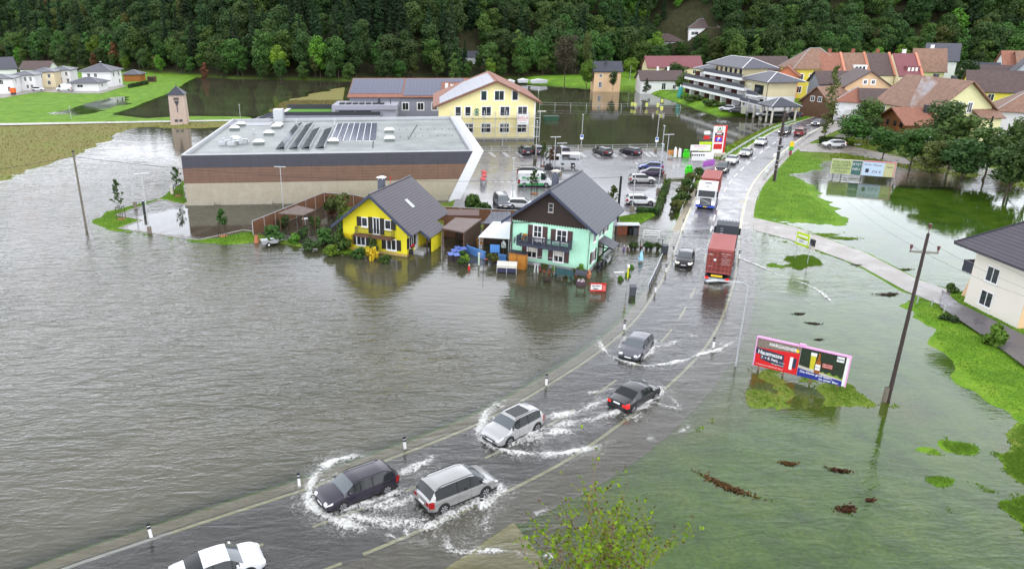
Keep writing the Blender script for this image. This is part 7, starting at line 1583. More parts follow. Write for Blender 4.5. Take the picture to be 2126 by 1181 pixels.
poly(r, 'poster_band', nav, [(X(0), Z(.34)), (X(.66), Z(.42)), (X(.66), Z(.66)), (X(0), Z(.55))], -.026); poly(r, 'poster_band', nav, [(X(.12), Z(.57)), (X(.68), Z(.66)), (X(.68), Z(.86)), (X(.40), Z(.80)), (X(.12), Z(.72))], -.024)
def tx(nm, b, sz, m, fx, fz, rot=0., y=-.034, bold=.0, x0=None, sx=1.): o = textmesh(nm, b, sz, m, r, (fx, y, fz), (pi/2, -rot, 0), bold=bold, sx=sx); return o
tx('poster_title', 'HARGASSNER', .38, m_white, X(.60), Z(.155), -.02, bold=.008, sx=.82); tx('poster_title', 'Hausmesse', .48, m_white, X(.335), Z(.49), -.03, bold=.010, sx=.80); tx('poster_date', '7. + 8. Sept.', .30, m_white, X(.34), Z(.655), -.03, bold=.006, sx=.85); tx('poster_small_text', 'ab 10 Uhr', .15, m_white, X(.60), Z(.705), -.03); tx('poster_small_text', 'Weng/Innkreis', .15, m_white, X(.54), Z(.80), -.03); tx('poster_small_text', 'Ihr Spezialist für HEIZEN MIT HOLZ', .13, m_white, X(.36), Z(.92), -.02)
mb = MB(); mb.tube([(X(.93), -.022, Z(.17)), (X(.93), -.030, Z(.17))], .14, 16); mb.build('poster_badge', m_yellow, r)
panel(r, 'poster_boiler', m_white, X(.80), Z(.86), X(.87), Z(.42), -.03); panel(r, 'poster_boiler_side', nav, X(.872), Z(.78), X(.95), Z(.44), -.03)
x2 = hw+.03; x3 = W_-.22; X2 = lambda f: x2+(x3-x2)*f
panel(r, 'right_poster', mat('poster_dark_green', (.018, .03, .015), .5, .5, 4), x2, zb, x3, zt); panel(r, 'poster_margin', m_white, x3, zb, W_, zt)
poly(r, 'poster_table', mat('poster_stone', (.5, .46, .38), .6, .15, 4), [(X2(0), Z(.62)), (X2(1), Z(.80)), (X2(1), Z(.86)), (X2(0), Z(.80))], -.02); poly(r, 'poster_blue_band', mat('poster_blue', (.02, .035, .25), .5, 0), [(X2(0), Z(.72)), (X2(.35), Z(.78)), (X2(1), Z(.84)), (X2(1), Z(1)), (X2(0), Z(1))], -.026)
gl = mat('poster_beer', (.55, .5, .03), .4, .15, 5); poly(r, 'poster_glass', gl, [(X2(.235), Z(.2)), (X2(.36), Z(.2)), (X2(.345), Z(.66)), (X2(.25), Z(.66))], -.034); poly(r, 'poster_foam', m_white, [(X2(.23), Z(.10)), (X2(.365), Z(.10)), (X2(.365), Z(.21)), (X2(.23), Z(.21))], -.036); poly(r, 'poster_glass_foot', m_offwhite, [(X2(.25), Z(.66)), (X2(.345), Z(.66)), (X2(.35), Z(.70)), (X2(.245), Z(.70))], -.036)
poly(r, 'poster_bottle', mat('poster_amber', (.28, .09, .015), .4, .2, 5), [(X2(.40), Z(.08)), (X2(.44), Z(.08)), (X2(.45), Z(.28)), (X2(.485), Z(.42)), (X2(.485), Z(.78)), (X2(.365), Z(.78)), (X2(.365), Z(.42)), (X2(.395), Z(.28))], -.040); panel(r, 'poster_bottle_label', m_white, X2(.37), Z(.66), X2(.48), Z(.46), -.046); tx('poster_label_text', 'Zipfer', .12, nav, X2(.425), Z(.56), 0, -.05)
panel(r, 'poster_red_tag', mat('poster_tag_red', (.4, .03, .02), .5, 0), X2(.52), Z(.53), X2(.74), Z(.38), -.03); tx('poster_tag_text', 'NEU! KLAR', .13, m_white, X2(.63), Z(.42), 0, -.036); tx('poster_tag_text', 'MEHRWEG', .13, m_white, X2(.63), Z(.49), 0, -.036); panel(r, 'poster_logo_plate', m_white, X2(.80), Z(.22), X2(.96), Z(.04), -.03); tx('poster_logo_text', 'Zipfer', .2, nav, X2(.88), Z(.13), 0, -.036, bold=.004)
tx('poster_slogan', 'Die Kleine groß feiern,', .24, m_white, X2(.42), Z(.83), -.02, -.036, bold=.004); tx('poster_slogan', 'ist unser Bier.', .24, m_white, X2(.72), Z(.94), -.02, -.036, bold=.004)
poly(r, 'poster_grass', mat('poster_grass', (.16, .28, .02), .6, .3, 6), [(X2(.5), Z(.74)), (X2(.55), Z(.66)), (X2(.62), Z(.73)), (X2(.7), Z(.65)), (X2(.78), Z(.74)), (X2(.87), Z(.68)), (X2(.95), Z(.77)), (X2(1), Z(.70)), (X2(1), Z(.80)), (X2(.5), Z(.735))], -.017, .004)
mb = MB(); mb.box(W_*.46, -.08, zt+.12, W_*.53, .14, zt+.24); mb.build('number_plate', pink, r)
# distant double billboard
A2, B2 = G(1722, 368, 0), G(1853, 378, 0); zt2 = HZ(A2, 331); zb2 = HZ(A2, 359); r, W_ = board('distant wide billboard pair above the flooded orchard water', A2, B2, zb2, zt2, m_offwhite, (.05, .18, .5, .75, .97), legm=m_dark); Hb = zt2-zb2
panel(r, 'lime_poster', mat('lime_print', (.42, .5, .2), .5, .35, 5), 0, zb2, W_*.32, zt2); panel(r, 'teal_poster', mat('teal_print', (.05, .13, .12), .5, .5, 2.5), W_*.325, zb2, W_*.48, zt2); panel(r, 'pale_blue_poster', mat('pale_blue_print', (.5, .62, .75), .5, .08, 3), W_*.50, zb2, W_*.83, zt2); panel(r, 'straw_poster', mat('straw_print', (.5, .5, .26), .5, .2, 4), W_*.832, zb2, W_*.99, zt2)
for f, z_, b, s_, m in ((.16, .40, 'ZUKUNFT', .75, m_dark), (.16, .62, 'GEMEINSAM', .6, m_dark), (.16, .84, 'WÄHLEN', .55, m_dark), (.16, .17, 'FÜR UNSER', .6, m_dark), (.40, .25, 'JETZT', .6, m_white), (.40, .6, 'NEU', .7, m_white), (.57, .2, 'Strom', .5, nav), (.72, .22, 'Wärme', .5, nav), (.72, .7, '376 €', .7, nav), (.91, .3, 'Haus', .5, m_dark)):
    textmesh('poster_text', b, s_*Hb*.36, m, r, (W_*f, -.03, zt2-Hb*z_))
panel(r, 'poster_picture', nav, W_*.545, zt2-Hb*.78, W_*.60, zt2-Hb*.5, -.03); mb = MB(); mb.box(W_*.5, -.08, zt2, W_, .13, zt2+.16); mb.box(W_*.985, -.08, zb2, W_, .13, zt2); mb.build('rose_frame', mat('rose_frame', (.62, .22, .27), .5, 0), r)
# lime sign on the shoal
A3, B3 = G(1651, 537, .1), G(1673, 543, .1); zt3 = HZ(A3, 480); zb3 = HZ(A3, 506); d = B3-A3; r = thing('roadside_sign', 'lime yellow advertising sign on two thin posts on a small grass shoal', 'sign', (A3.x-.3, A3.y, 0), atan2(d.y, d.x)-.25); W3 = 1.75; lime = mat('lime_board', (.50, .68, .02), .5, .04)
mb = MB(); mb.box(0, 0, zb3, W3, .05, zt3); mb.build('board', lime, r); panel(r, 'white_strip', m_white, .2, zt3-.45, W3-.2, zt3-.25); panel(r, 'white_strip', m_white, .1, zb3+.25, W3-.1, zb3+.75); textmesh('sign_text', 'Gasthaus', .24, m_dark, r, (W3/2, -.02, zt3-.65)); textmesh('sign_text', 'Wirt', .3, m_dark, r, (W3*.45, -.02, zb3+.5))
for x in (.25, W3+.25): mb = MB(); mb.tube([(x, .08, -.3), (x, .08, zb3+.6)], .035, 6); mb.build('post', m_lgrey, r)
mb = MB(); mb.box(W3+.04, .12, zb3-.1, W3+.85, .16, zt3-.25); mb.build('side_board', m_offwhite, r); panel(r, 'side_picture', m_dark, W3+.08, zt3-1.1, W3+.8, zt3-.35, .1)
# price pylon and banners
A4 = G(1478, 327, .3); H4 = HZ(A4, 262); r = thing('shop_pylon', 'tall red and white shop pylon with SPAR sign and blue parking symbol', 'sign', (A4.x-.2, A4.y, .3), radians(-4)); W4 = 2.0; H4 -= .3; pw = mat('pylon_white', (.8, .8, .8), .4, 0)
mb = MB(); mb.box(0, 0, .9, W4, .5, H4); mb.build('body', pw, r); mb = MB(); mb.box(W4+.002, -.03, .9, W4+.35, .53, H4+.08); mb.box(0, -.03, H4+.003, W4+.002, .53, H4+.08); mb.build('red_edge', m_red, r); mb = MB(); mb.box(-.1, -.1, .5, W4+.6, .7, .9); mb.box(.1, 0, -.6, W4-.1, .5, .5); mb.build('plinth', m_offwhite, r)
for z0, z1, m in ((.25, .42, m_red), (.47, .68, m_red)): panel(r, 'red_field', m, .22, H4*(z0-.02)+.2, W4-.22, H4*z1+.1)
panel(r, 'price_display', m_dark, .2, H4*.70, W4-.2, H4*.79); panel(r, 'parking_symbol', mat('parking_blue', (.03, .05, .6), .5, 0), .45, H4*.5+.1, W4-.45, H4*.64, -.03); textmesh('parking_letter', 'P', .95, m_white, r, (W4/2, -.04, H4*.585), bold=.02); textmesh('shop_name', 'SPAR', .5, m_red, r, (W4/2, -.02, H4*.825), bold=.01)
gr = mat('logo_green', (.01, .22, .08), .5, 0); mb = MB()
pts = [(W4/2+.48*cos(a), -.015, H4*.92+.48*sin(a)) for a in np.linspace(0, 2*pi, 21)]; mb.tube(pts, .035, 4); mb.build('logo_ring', gr, r)
poly(r, 'logo_tree', gr, [(W4/2-.28, H4*.92-.2), (W4/2, H4*.92+.33), (W4/2+.28, H4*.92-.2)], -.02); poly(r, 'logo_stem', gr, [(W4/2-.06, H4*.92-.34), (W4/2+.06, H4*.92-.34), (W4/2+.06, H4*.92-.205), (W4/2-.06, H4*.92-.205)], -.02); poly(r, 'opening_hours_text', m_white, [(.5, H4*.74), (1.4, H4*.74), (1.4, H4*.77), (.5, H4*.77)], -.02)
for lab, m, zz in (('small white arm sign on the left of the pylon', m_white, 4.3), ('small red arm sign on the left of the pylon', m_red, 3.4)):
    q = thing('arm_sign', lab, 'sign', (A4.x-1.5, A4.y, .3)); mb = MB(); mb.box(-.5, 0, zz, .6, .08, zz+.65); mb.build('plate', m, q); mb = MB(); mb.tube([(.6, .04, zz+.3), (1.28, .04, zz+.3)], .04, 4); mb.build('bracket', m_lgrey, q)
def banner(lab, u, v, vt, vb, wd, m, texts, z=.35, rz=-.05):
    p = G(u, v, z); zt_ = HZ(p, vt)-z; zb_ = HZ(p, vb)-z; q = thing('banner_stand', lab, 'banner', (p.x, p.y, z), rz); mb = MB(); mb.box(0, 0, zb_, wd, .04, zt_); mb.build('cloth', m, q)
    for x in (0, wd): mb = MB(); mb.tube([(x, .08, -.4), (x, .08, zt_)], .04, 5); mb.build('post', m_lgrey, q)
    for b, s_, f, mm in texts: textmesh('banner_text', b, s_, mm, q, (wd/2, -.02, zb_+(zt_-zb_)*f))
    return q
banner('lime yellow banner with dark writing left of the pylon', 1449, 326, 295, 314, 3.4, lime, [('bis zu viel', .5, .72, m_dark), ('GRÜN', .5, .32, m_dark)]); banner('white banner with pink writing above the row of slanted white boards', 1431, 332, 301, 313, 3.6, m_white, [('FRÜHSTÜCK', .42, .7, mat('banner_pink', (.6, .05, .2), .5, 0)), ('ab 7 Uhr', .3, .3, m_dark)])
banner('plain white banner in front of the pylon foot', 1460, 333, 316, 331, 1.8, m_white, []); banner('orange red banner at the lot exit kerb', 1386, 325, 312, 322, 2.0, mat('banner_orange', (.55, .25, .08), .5, .3, 3), [])
for i in range(6):
    p = G(1436+i*4.6, 334, .3); q = thing('slanted_board', '%s slanted white board in the row below the white banner' % ('leftmost', 'second', 'third', 'fourth', 'fifth', 'rightmost')[i], 'board', (p.x, p.y, .3), radians(-30), 'slanted white boards'); mb = MB(); mb.prism([(0, 0, 0), (.45, 0, 0), (.25, 0, 1.5), (-.2, 0, 1.5)], (0, .5, 0)); mb.build('panel', m_white, q); mb = MB(); mb.box(-.1, -.02, .9, .2, -.003, 1.2); mb.build('mark', m_dark, q)
for lab, u, v in (('lime green advertising figure left of the white banner', 1424, 327), ('lime green advertising figure on the verge below the lot exit', 1430, 362)):
    p = G(u, v, .3); q = thing('advertising_figure', lab, 'figure sign', (p.x, p.y, .3)); g_ = mat('signal_green', (.06, .65, .02), .5, 0); mb = MB(); mb.prism([(-.55, 0, 0), (.55, 0, 0), (.7, 0, .6), (.45, 0, 1.35), (.2, 0, 1.5), (-.2, 0, 1.5), (-.45, 0, 1.35), (-.7, 0, .6)], (0, .3, 0)); mb.build('body', g_, q); mb = MB(); mb.box(-.35, -.02, 1.05, -.15, -.003, 1.25); mb.box(.15, -.02, 1.05, .35, -.003, 1.25); mb.build('eyes', m_black, q)
p = G(1412, 327, .3); fatthing('wrapped_figures', 'group of white wrapped boards left of the green figure', 'boards', [('white_board', MB().prism([(-1.2, 0, 0), (-.7, 0, 0), (-.75, 0, 1.7), (-1.0, 0, 2.0), (-1.2, 0, 1.5)], (0, .3, 0)), m_white), ('white_board', MB().prism([(-.4, 0, 0), (.2, 0, 0), (.1, 0, 1.6), (-.3, 0, 1.8)], (0, .3, 0)), m_white), ('black_board', MB().box(.35, 0, 0, .75, .3, 1.4), m_dark)], (p.x, p.y, .3))
p = G(1505, 352, .3); fatthing('verge_banner', 'lilac and white banner on the verge left of the queueing cars', 'banner', [('cloth', MB().prism([(0, 0, .2), (3, 0, .2), (3, 0, 1.4), (0, 0, 1.2)], (0, .05, 0)), mat('lilac_cloth', (.4, .12, .5), .5, .2, 3)), ('post', MB().tube([(0, 0, -.3), (0, 0, 1.4)], .04, 4), m_lgrey)], (p.x-3.6, p.y+1, .3), .5)
p = G(1641, 322, .3); q = thing('figure_sign', 'yellow and green sign figure on the lawn right of the thick dark pole', 'sign', (p.x, p.y, .3)); mb = MB(); mb.box(-.35, 0, 1.6, .35, .2, 2.5); mb.build('yellow_head', m_yellow, q); mb = MB(); mb.box(-.4, 0, .9, .4, .2, 1.597); mb.build('green_body', mat('leaf_green_board', (.08, .4, .05), .5, 0), q); mb = MB(); mb.box(-.2, .02, -.3, .2, .18, .897); mb.build('stand', mat('wine_board', (.25, .03, .06), .5, 0), q)
p = G(1612, 330, .3); fatthing('hanging_sign', 'low white sign beside the yellow and green figure', 'sign', [('plate', MB().box(-.7, 0, .3, .7, .05, 1.0), m_white), ('leg', MB().box(-.5, .05, -.3, -.42, .1, .3), m_lgrey), ('leg', MB().box(.42, .05, -.3, .5, .1, .3), m_lgrey)], (p.x, p.y, .3))
for lab, u, v, m in (('small square sign stack at the lawn corner right of the path', 1574, 415, m_lgrey), ('thin sign post on the path right of the red lorry', 1536, 442, m_offwhite), ('pale plastic sheeting on the verge below the thick dark pole', 1589, 374, m_white)):
    p = G(u, v, .1); q = thing('small_sign', lab, 'sign', (p.x, p.y, 0)); mb = MB(); mb.tube([(0, 0, -.3), (0, 0, 2.1)], .035, 5); mb.build('post', m_lgrey, q); mb = MB(); mb.box(-.22, -.06, 1.45, .22, -.036, 1.95); mb.build('plate', m, q)
# villages bits: trolleys
for i, (x, y) in enumerate([(10.2, 121.5), (10.0, 118.8), (9.6, 116.2)]):
    q = thing('trolley_row', '%s stack of red shopping trolleys beside the market wall' % ('far', 'middle', 'near')[i], 'trolley', (x, y, .25), radians(92), 'trolley stacks'); mb = MB(); [mb.box(-1+k*.3, -.3, .5, -.75+k*.3, .3, 1.0) for k in range(6)]; mb.build('basket', m_lgrey, q); mb = MB(); mb.box(-1.05, -.35, 1.0, 1.0, .35, 1.12); mb.build('handle', m_red, q); mb = MB(); [mb.box(-1+k*.5, -.3, 0, -.9+k*.5, .3, .5) for k in range(4)]; mb.build('frame', m_grey, q)
for lab, u, v in (('brown bin beside the flatbed truck', 1110, 342), ('round litter bin at the lot exit', 1372, 348)):
    p = G(u, v, .25); fatthing('litter_bin', lab, 'bin', [('body', MB().tube([(0, 0, 0), (0, 0, 1.0)], .3, 12), mat('bin_olive', (.10, .10, .07), .7, .1)), ('lid', MB().tube([(0, 0, 1.0), (0, 0, 1.08)], .34, 12), m_dark)], (p.x, p.y, .25))
p = G(304, 478, 0); fatthing('charging_post', 'slim dark post behind the kerb of the small car park', 'post', [('post', MB().box(-.15, -.1, -.3, .15, .1, 1.7), m_dark), ('cap', MB().box(-.18, -.13, 1.7, .18, .13, 1.8), m_lgrey)], G(300, 442, 0))
p = G(358, 404, 0); fatthing('cabinet_post', 'small pale cabinet at the supermarket corner', 'cabinet', [('body', MB().box(-.2, -.15, -.2, .2, .15, 1.2), m_offwhite), ('lid', MB().box(-.24, -.19, 1.2, .24, .19, 1.27), m_lgrey)], p)
# ---------------------------------------------------------------- garden things round the two houses
def roofthing(lab, name, corners, t, m, posts=(), side=None, z0=-.2, pm=m_wood, cat='shelter', fascia=None):
    "corners: list of (u, v, z) seen in plan order"
    P = [G(*c) for c in corners]; o0 = Vector((P[0].x, P[0].y, 0)); r = thing(name, lab, cat, o0)
    Q = [p-o0 for p in P]; mb = MB(); slab(mb, Q, t); mb.build('roof', m, r)
    for k in posts: q = Q[k]; c = sum(Q, Vector())/len(Q); q = q+(c-q)*.06; mb = MB(); mb.box(q.x-.06, q.y-.06, z0, q.x+.06, q.y+.06, q.z-.01); mb.build('post', pm, r)
    if side:
        for a, b, m2 in side:
            c = sum(Q, Vector())/len(Q); A, B = Q[a]+(c-Q[a])*.04, Q[b]+(c-Q[b])*.04; n = Vector((c.x-(A.x+B.x)/2, c.y-(A.y+B.y)/2, 0)).normalized()*.06
            mb = MB(); mb.prism([(A.x, A.y, z0), (B.x, B.y, z0), (B.x, B.y, B.z-.02), (A.x, A.y, A.z-.02)], n); mb.build('wall', m2, r)
    return r
r_wav = mat('brown_corrugated_sheet', (.16, .11, .095), .5, .15, 1, bands=[(0, .18, .6, .3)]); r_seam = mat('zinc_seam_roof', (.12, .125, .15), .35, .06, 1, bands=[(0, .6, .5, .08)]); r_wh = mat('white_corrugated_sheet', (.68, .71, .72), .45, .05, 1, bands=[(1, .22, .8, .3)]); dk = mat('shed_boards', (.075, .045, .03), .75, .25, 2, bands=[(0, .2, .6, .1)])
roofthing('brown summer house roof on posts in the flooded garden', 'summer_house', [(578, 444, 2.3), (630, 448, 2.3), (655, 437, 2.5), (618, 428, 2.5)], .1, mat('brown_felt_roof', (.15, .115, .10), .8, .15), (0, 1, 2, 3))
roofthing('dark brown carport between the yellow and the mint house', 'garden_carport', [(917, 476, 2.5), (963, 485, 2.5), (1000, 457, 2.7), (946, 454, 2.7)], .16, r_wav, (0, 1), [(1, 2, dk), (2, 3, dk)])
roofthing('brown long shed with narrow roof behind the dark carport', 'long_shed', [(920, 449, 2.7), (995, 450, 2.7), (995, 438, 3.0), (920, 436, 3.0)], .14, mat('brown_sheet_roof', (.11, .06, .05), .5, .1), (), [(0, 1, m_timb)])
roofthing('grey seamed metal roof lean to at the left of the mint house', 'lean_to', [(1003, 465, 2.5), (1062, 468, 2.5), (1060, 441, 3.3), (1021, 441, 3.3)], .1, r_seam, (0,), [(0, 1, dk)])
roofthing('white corrugated canopy over the blue fenced terrace', 'terrace_canopy', [(993, 493, 2.3), (1058, 497, 2.3), (1060, 462, 2.75), (1024, 461, 2.75)], .07, r_wh, (0, 1), [(2, 3, dk)], pm=m_grey)
roofthing('dark grey metal lean to behind the right corner of the mint house', 'rear_lean_to', [(1266, 470, 2.3), (1281, 470, 2.3), (1279, 436, 2.6), (1262, 436, 2.6)], .1, r_seam, (0, 1), pm=m_dark)
# blue fence
m_blue = mat('bright_blue_wood', (.10, .28, .68), .6, .06)
def slats(lab, A, B, H_, m, z=0., gap=.14, name='picket_fence'):
    d = B-A; L_ = Vector((d.x, d.y)).length; r = thing(name, lab, 'fence', (A.x, A.y, z), atan2(d.y, d.x)); mb = MB(); mb.box(0, -.03, H_-.12, L_, .03, H_); mb.box(0, -.02, .1, L_, .02, .2); mb.build('rail', m, r); n = int(L_/gap); mb = MB()
    for i in range(n): mb.box(i*gap+.02, -.035, -.2, i*gap+gap-.03, -.022, H_-.13)
    mb.build('slats', m, r); return r
slats('bright blue slatted fence in front of the flooded terrace', G(969, 525, 0), G(1008, 539, 0), .95, m_blue); slats('bright blue side piece of the terrace fence running back', G(974, 510, 0), G(969, 525, 0), .9, m_blue); slats('short blue picket piece between the pots and the orange door', G(1036, 541, 0), G(1051, 543, 0), .8, m_blue)
p = G(1027, 533, 0); fatthing('blue_board', 'flat light blue board standing on the blue terrace fence', 'board', [('panel', MB().box(-.55, 0, .5, .55, .06, 1.45), m_blue), ('leg', MB().box(-.5, .01, -.3, -.4, .05, .5), m_blue), ('leg', MB().box(.4, .01, -.3, .5, .05, .5), m_blue)], p, -.2)
p = G(1073, 556, 0); r = thing('tool_locker', 'orange brown wooden locker with wavy roof at the mint house corner', 'locker', (p.x-.9, p.y+.15, 0), mintRZ); mb = MB(); mb.box(0, 0, -.3, 1.9, .75, 1.75); mb.build('body', mat('orange_timber', (.42, .17, .025), .6, .25, 2, bands=[(0, .22, .75, .1)]), r); mb = MB(); mb.box(-.1, -.12, 1.76, 2.0, .85, 1.83); [mb.box(-.1+k*.15, -.12, 1.83, -.03+k*.15, .85, 1.86) for k in range(14)]; mb.build('wavy_roof', m_dark, r); mb = MB(); mb.box(.93, -.02, -.2, .97, -.003, 1.7); mb.build('door_gap', m_dwood, r)
p = G(1051, 566, 0); r = thing('cold_frame', 'long metal framed cold frame with milky lid standing in the flood', 'cold frame', (p.x-1.05, p.y-.1, 0), mintRZ*.35); mb = MB(); mb.prism([(0, 0, .82), (2.15, 0, .82), (2.15, .85, 1.05), (0, .85, 1.05)], (0, 0, .07)); mb.build('lid', mat('milky_sheet', (.6, .58, .52), .4, .1), r)
for x in (0.02, 1.06, 2.1): mb = MB(); mb.box(x-.03, -.03, -.4, x+.03, .03, .82); mb.build('leg', m_lgrey, r)
mb = MB(); mb.box(.05, .03, .1, 2.1, .8, .62); mb.build('tub', mat('dark_blue_tub', (.03, .03, .07), .5, .05), r); mb = MB(); mb.box(0, -.02, .62, 2.15, .02, .8); mb.build('front_strip', m_offwhite, r)
# paper bins (blue lids) left of terrace
for i, (u, v) in enumerate([(936, 541), (943, 534), (950, 528)]):
    for j in range(2):
        p = G(u+j*12, v+j*1.5, 0); q = thing('blue_lid_bin', '%s bin of the %s row in the blue lidded group left of the terrace' % (('left', 'right')[j], ('front', 'middle', 'rear')[i]), 'bin', (p.x, p.y, 0), .25, 'blue lidded bins'); mb = MB(); mb.box(-.3, -.3, -.3, .3, .3, .72); mb.build('body', m_dwood if False else mat('dark_bin', (.04, .03, .035), .6, .1), q); mb = MB(); mb.prism([(-.33, -.36, .73), (.33, -.36, .73), (.33, .33, .86), (-.33, .33, .86)], (0, 0, .05)); mb.build('lid', mat('blue_lid', (.12, .18, .5), .45, .05), q)
def bin_(lab, u, v, m, z=0., rz=0.):
    p = G(u, v, z); r = thing('wheelie_bin', lab, 'bin', (p.x, p.y, z-.1), rz); mb = MB(); mb.add([(-.24, -.24, 0), (.24, -.24, 0), (.24, .26, 0), (-.24, .26, 0), (-.3, -.3, .95), (.3, -.3, .95), (.3, .36, .95), (-.3, .36, .95)], [(3, 2, 1, 0), (4, 5, 6, 7), (0, 1, 5, 4), (1, 2, 6, 5), (2, 3, 7, 6), (3, 0, 4, 7)]); mb.build('body', m, r); mb = MB(); mb.prism([(-.32, -.34, .955), (.32, -.34, .955), (.32, .4, 1.03), (-.32, .4, 1.03)], (0, 0, .05)); mb.build('lid', m, r); mb = MB(); mb.tube([(-.25, .33, .1), (.25, .33, .1)], .1, 8); mb.build('wheel_axle', m_black, r); return r
mg = mat('grey_bin_plastic', (.07, .075, .09), .5, .05)
bin_('grey wheelie bin leaning alone in the flood below the garden', 1313, 612, mg, rz=-.1); bin_('grey wheelie bin on a float beside the road edge', 1380, 525, mg); bin_('dark bin at the left in the brown bin store', 1309, 487, m_black); bin_('dark bin at the right in the brown bin store', 1318, 488, mg)
p = G(1280, 489, 0); r = thing('bin_store', 'brown slatted bin store with flat grey roof right of the mint house', 'shed', (p.x, p.y+.25, 0), radians(-3)); mb = MB(); mb.box(-.1, -.2, 1.25, 2.9, 1.1, 1.35); mb.build('roof', m_lgrey, r); mb = MB(); mb.box(0, 0, -.2, 1.35, .08, 1.2); mb.box(0, .9, -.2, 2.8, .98, 1.2); mb.box(2.72, 0, -.2, 2.8, .9, 1.2); mb.build('slatted_wall', mat('red_brown_slats', (.20, .06, .03), .7, .15, 2, bands=[(0, .14, .5, .2)]), r)
# handcart / trailer
p = G(560, 510, 0); r = thing('trailer', 'small grey tipping trailer half afloat at the garden bank', 'trailer', (p.x, p.y, .05), radians(22)); mb = MB(); mb.add([(-.9, -.45, .3), (.9, -.45, .3), (.9, .45, .3), (-.9, .45, .3), (-1.05, -.55, .75), (1.05, -.55, .75), (1.05, .55, .75), (-1.05, .55, .75)], [(3, 2, 1, 0), (0, 1, 5, 4), (1, 2, 6, 5), (2, 3, 7, 6), (3, 0, 4, 7)]); mb.add([(-.9, -.44, .45), (.9, -.44, .45), (.9, .44, .45), (-.9, .44, .45)], [(0, 1, 2, 3)]); mb.build('tub', m_lgrey, r)
for s in (-.6, .6): mb = MB(); mb.tube([(-.2, s-.06, .25), (-.2, s+.06, .25)], .26, 14); o = mb.build('wheel', m_tyre, r); mb = MB(); mb.tube([(-.2, s-.07, .25), (-.2, s+.07, .25)], .12, 10); mb.build('rim', m_white, o)
mb = MB(); mb.tube([(1.0, 0, .4), (1.8, 0, .55)], .03, 5); mb.build('drawbar', m_grey, r)
p = G(533, 503, 0); fatthing('clay_amphora', 'tall terracotta pot at the end of the timber fence', 'pot', [('pot', MB().tube([(0, 0, -.2), (0, 0, .2), (0, 0, .9)], .42, 12, r2=.2), mat('terracotta', (.42, .16, .08), .8, .1)), ('dry_plant', MB().tube([(0, 0, .8), (.1, 0, 1.3)], .03, 4).tube([(0, 0, .8), (-.2, .1, 1.25)], .03, 4).tube([(0, 0, .8), (.25, -.1, 1.15)], .03, 4), m_bark)], p)
# ornamental well
p = G(1206, 590, 0); r = thing('ornamental_well', 'small ornamental well with dark roof in front of the mint house', 'garden ornament', (p.x, p.y, 0), mintRZ); mb = MB(); mb.tube([(0, 0, -.3), (0, 0, .35)], .5, 10); mb.build('well_ring', mat('purple_stone', (.08, .05, .07), .8, .2, 4), r)
for s in (-.42, .42): mb = MB(); mb.box(s-.04, -.04, .3, s+.04, .04, 1.3); mb.build('post', m_dwood, r)
mb = MB(); slab(mb, [(-.6, -.5, 1.1), (.6, -.5, 1.1), (.6, 0, 1.5), (-.6, 0, 1.5)], .06); slab(mb, [(-.6, .5, 1.1), (-.6, 0, 1.5), (.6, 0, 1.5), (.6, .5, 1.1)], .06); mb.build('roof', r_anth, r); mb = MB(); [mb.tube([(.3*cos(a), .3*sin(a), .36), (.3*cos(a), .3*sin(a), .48)], .12, 6) for a in (0, 1.3, 2.6, 3.9, 5.2)]; mb.build('flowers', mat('white_petals', (.6, .5, .5), .7, .3, 5), r)
# red poster
A_ = G(1225, 606, 0); r = thing('red_poster', 'tilted red poster with white field and black writing in the flood', 'poster', (A_.x, A_.y, -.05), mintRZ*.35+.1); mb = MB(); mb.box(0, 0, .1, 1.55, .06, 1.0); mb.build('board', m_red, r); panel(r, 'white_field', m_white, .04, .3, 1.12, .87); textmesh('poster_text', 'GULASCH', .19, m_black, r, (.55, -.02, .7), bold=.008); textmesh('poster_text', 'Suppe', .22, m_black, r, (.52, -.02, .44), bold=.01); mb = MB(); mb.box(1.2, -.012, .2, 1.5, -.002, .8); mb.build('faded_print', mat('faded_red_print', (.6, .15, .13), .6, .4, 9), r)
for x in (.1, 1.45): mb = MB(); mb.box(x-.03, .01, -.5, x+.03, .05, .1); mb.build('leg', m_wood, r)
# terrace and wall things
def pot(lab, u, v, k='bushl', s=.35, hp=.28, m=None, name='potted_plant'):
    p = G(u, v, 0); r = thing(name, lab, 'potted plant', (p.x, p.y, 0), random.random()*6); mb = MB(); mb.tube([(0, 0, -.15), (0, 0, hp)], .12, 10, r2=.19); mb.build('pot', m or mat('dark_pot', (.05, .04, .035), .7, .1), r); o = bpy.data.objects.new('plant', PROT[k][0]); COL.objects.link(o); o.parent = r; o.location = (0, 0, hp-.05); o.scale = (s, s, s); return r
for i, (u, v, k) in enumerate([(1311, 518, 'bushd'), (1318, 518, 'bushd'), (1331, 517, 'flowp'), (1342, 518, 'bushm'), (1351, 519, 'bushm'), (1365, 519, 'bushd')]): pot('%s plant pot of the flooded row along the wire fence' % ('first', 'second', 'flowering third', 'fourth', 'fifth', 'rightmost')[i], u, v, k, .42)
for i, (u, v, k) in enumerate([(1122, 563, 'flowp'), (1130, 565, 'busho'), (1140, 567, 'flowp'), (1150, 567, 'bushl'), (1175, 571, 'flowy'), (1186, 572, 'flowp'), (1196, 574, 'busho')]): pot('%s flower tub along the front wall of the mint house' % ('leftmost', 'second', 'pink third', 'fourth', 'yellow fifth', 'sixth', 'rightmost')[i], u, v, k, .4, m=mat('clay_pot', (.28, .09, .05), .8, .1))
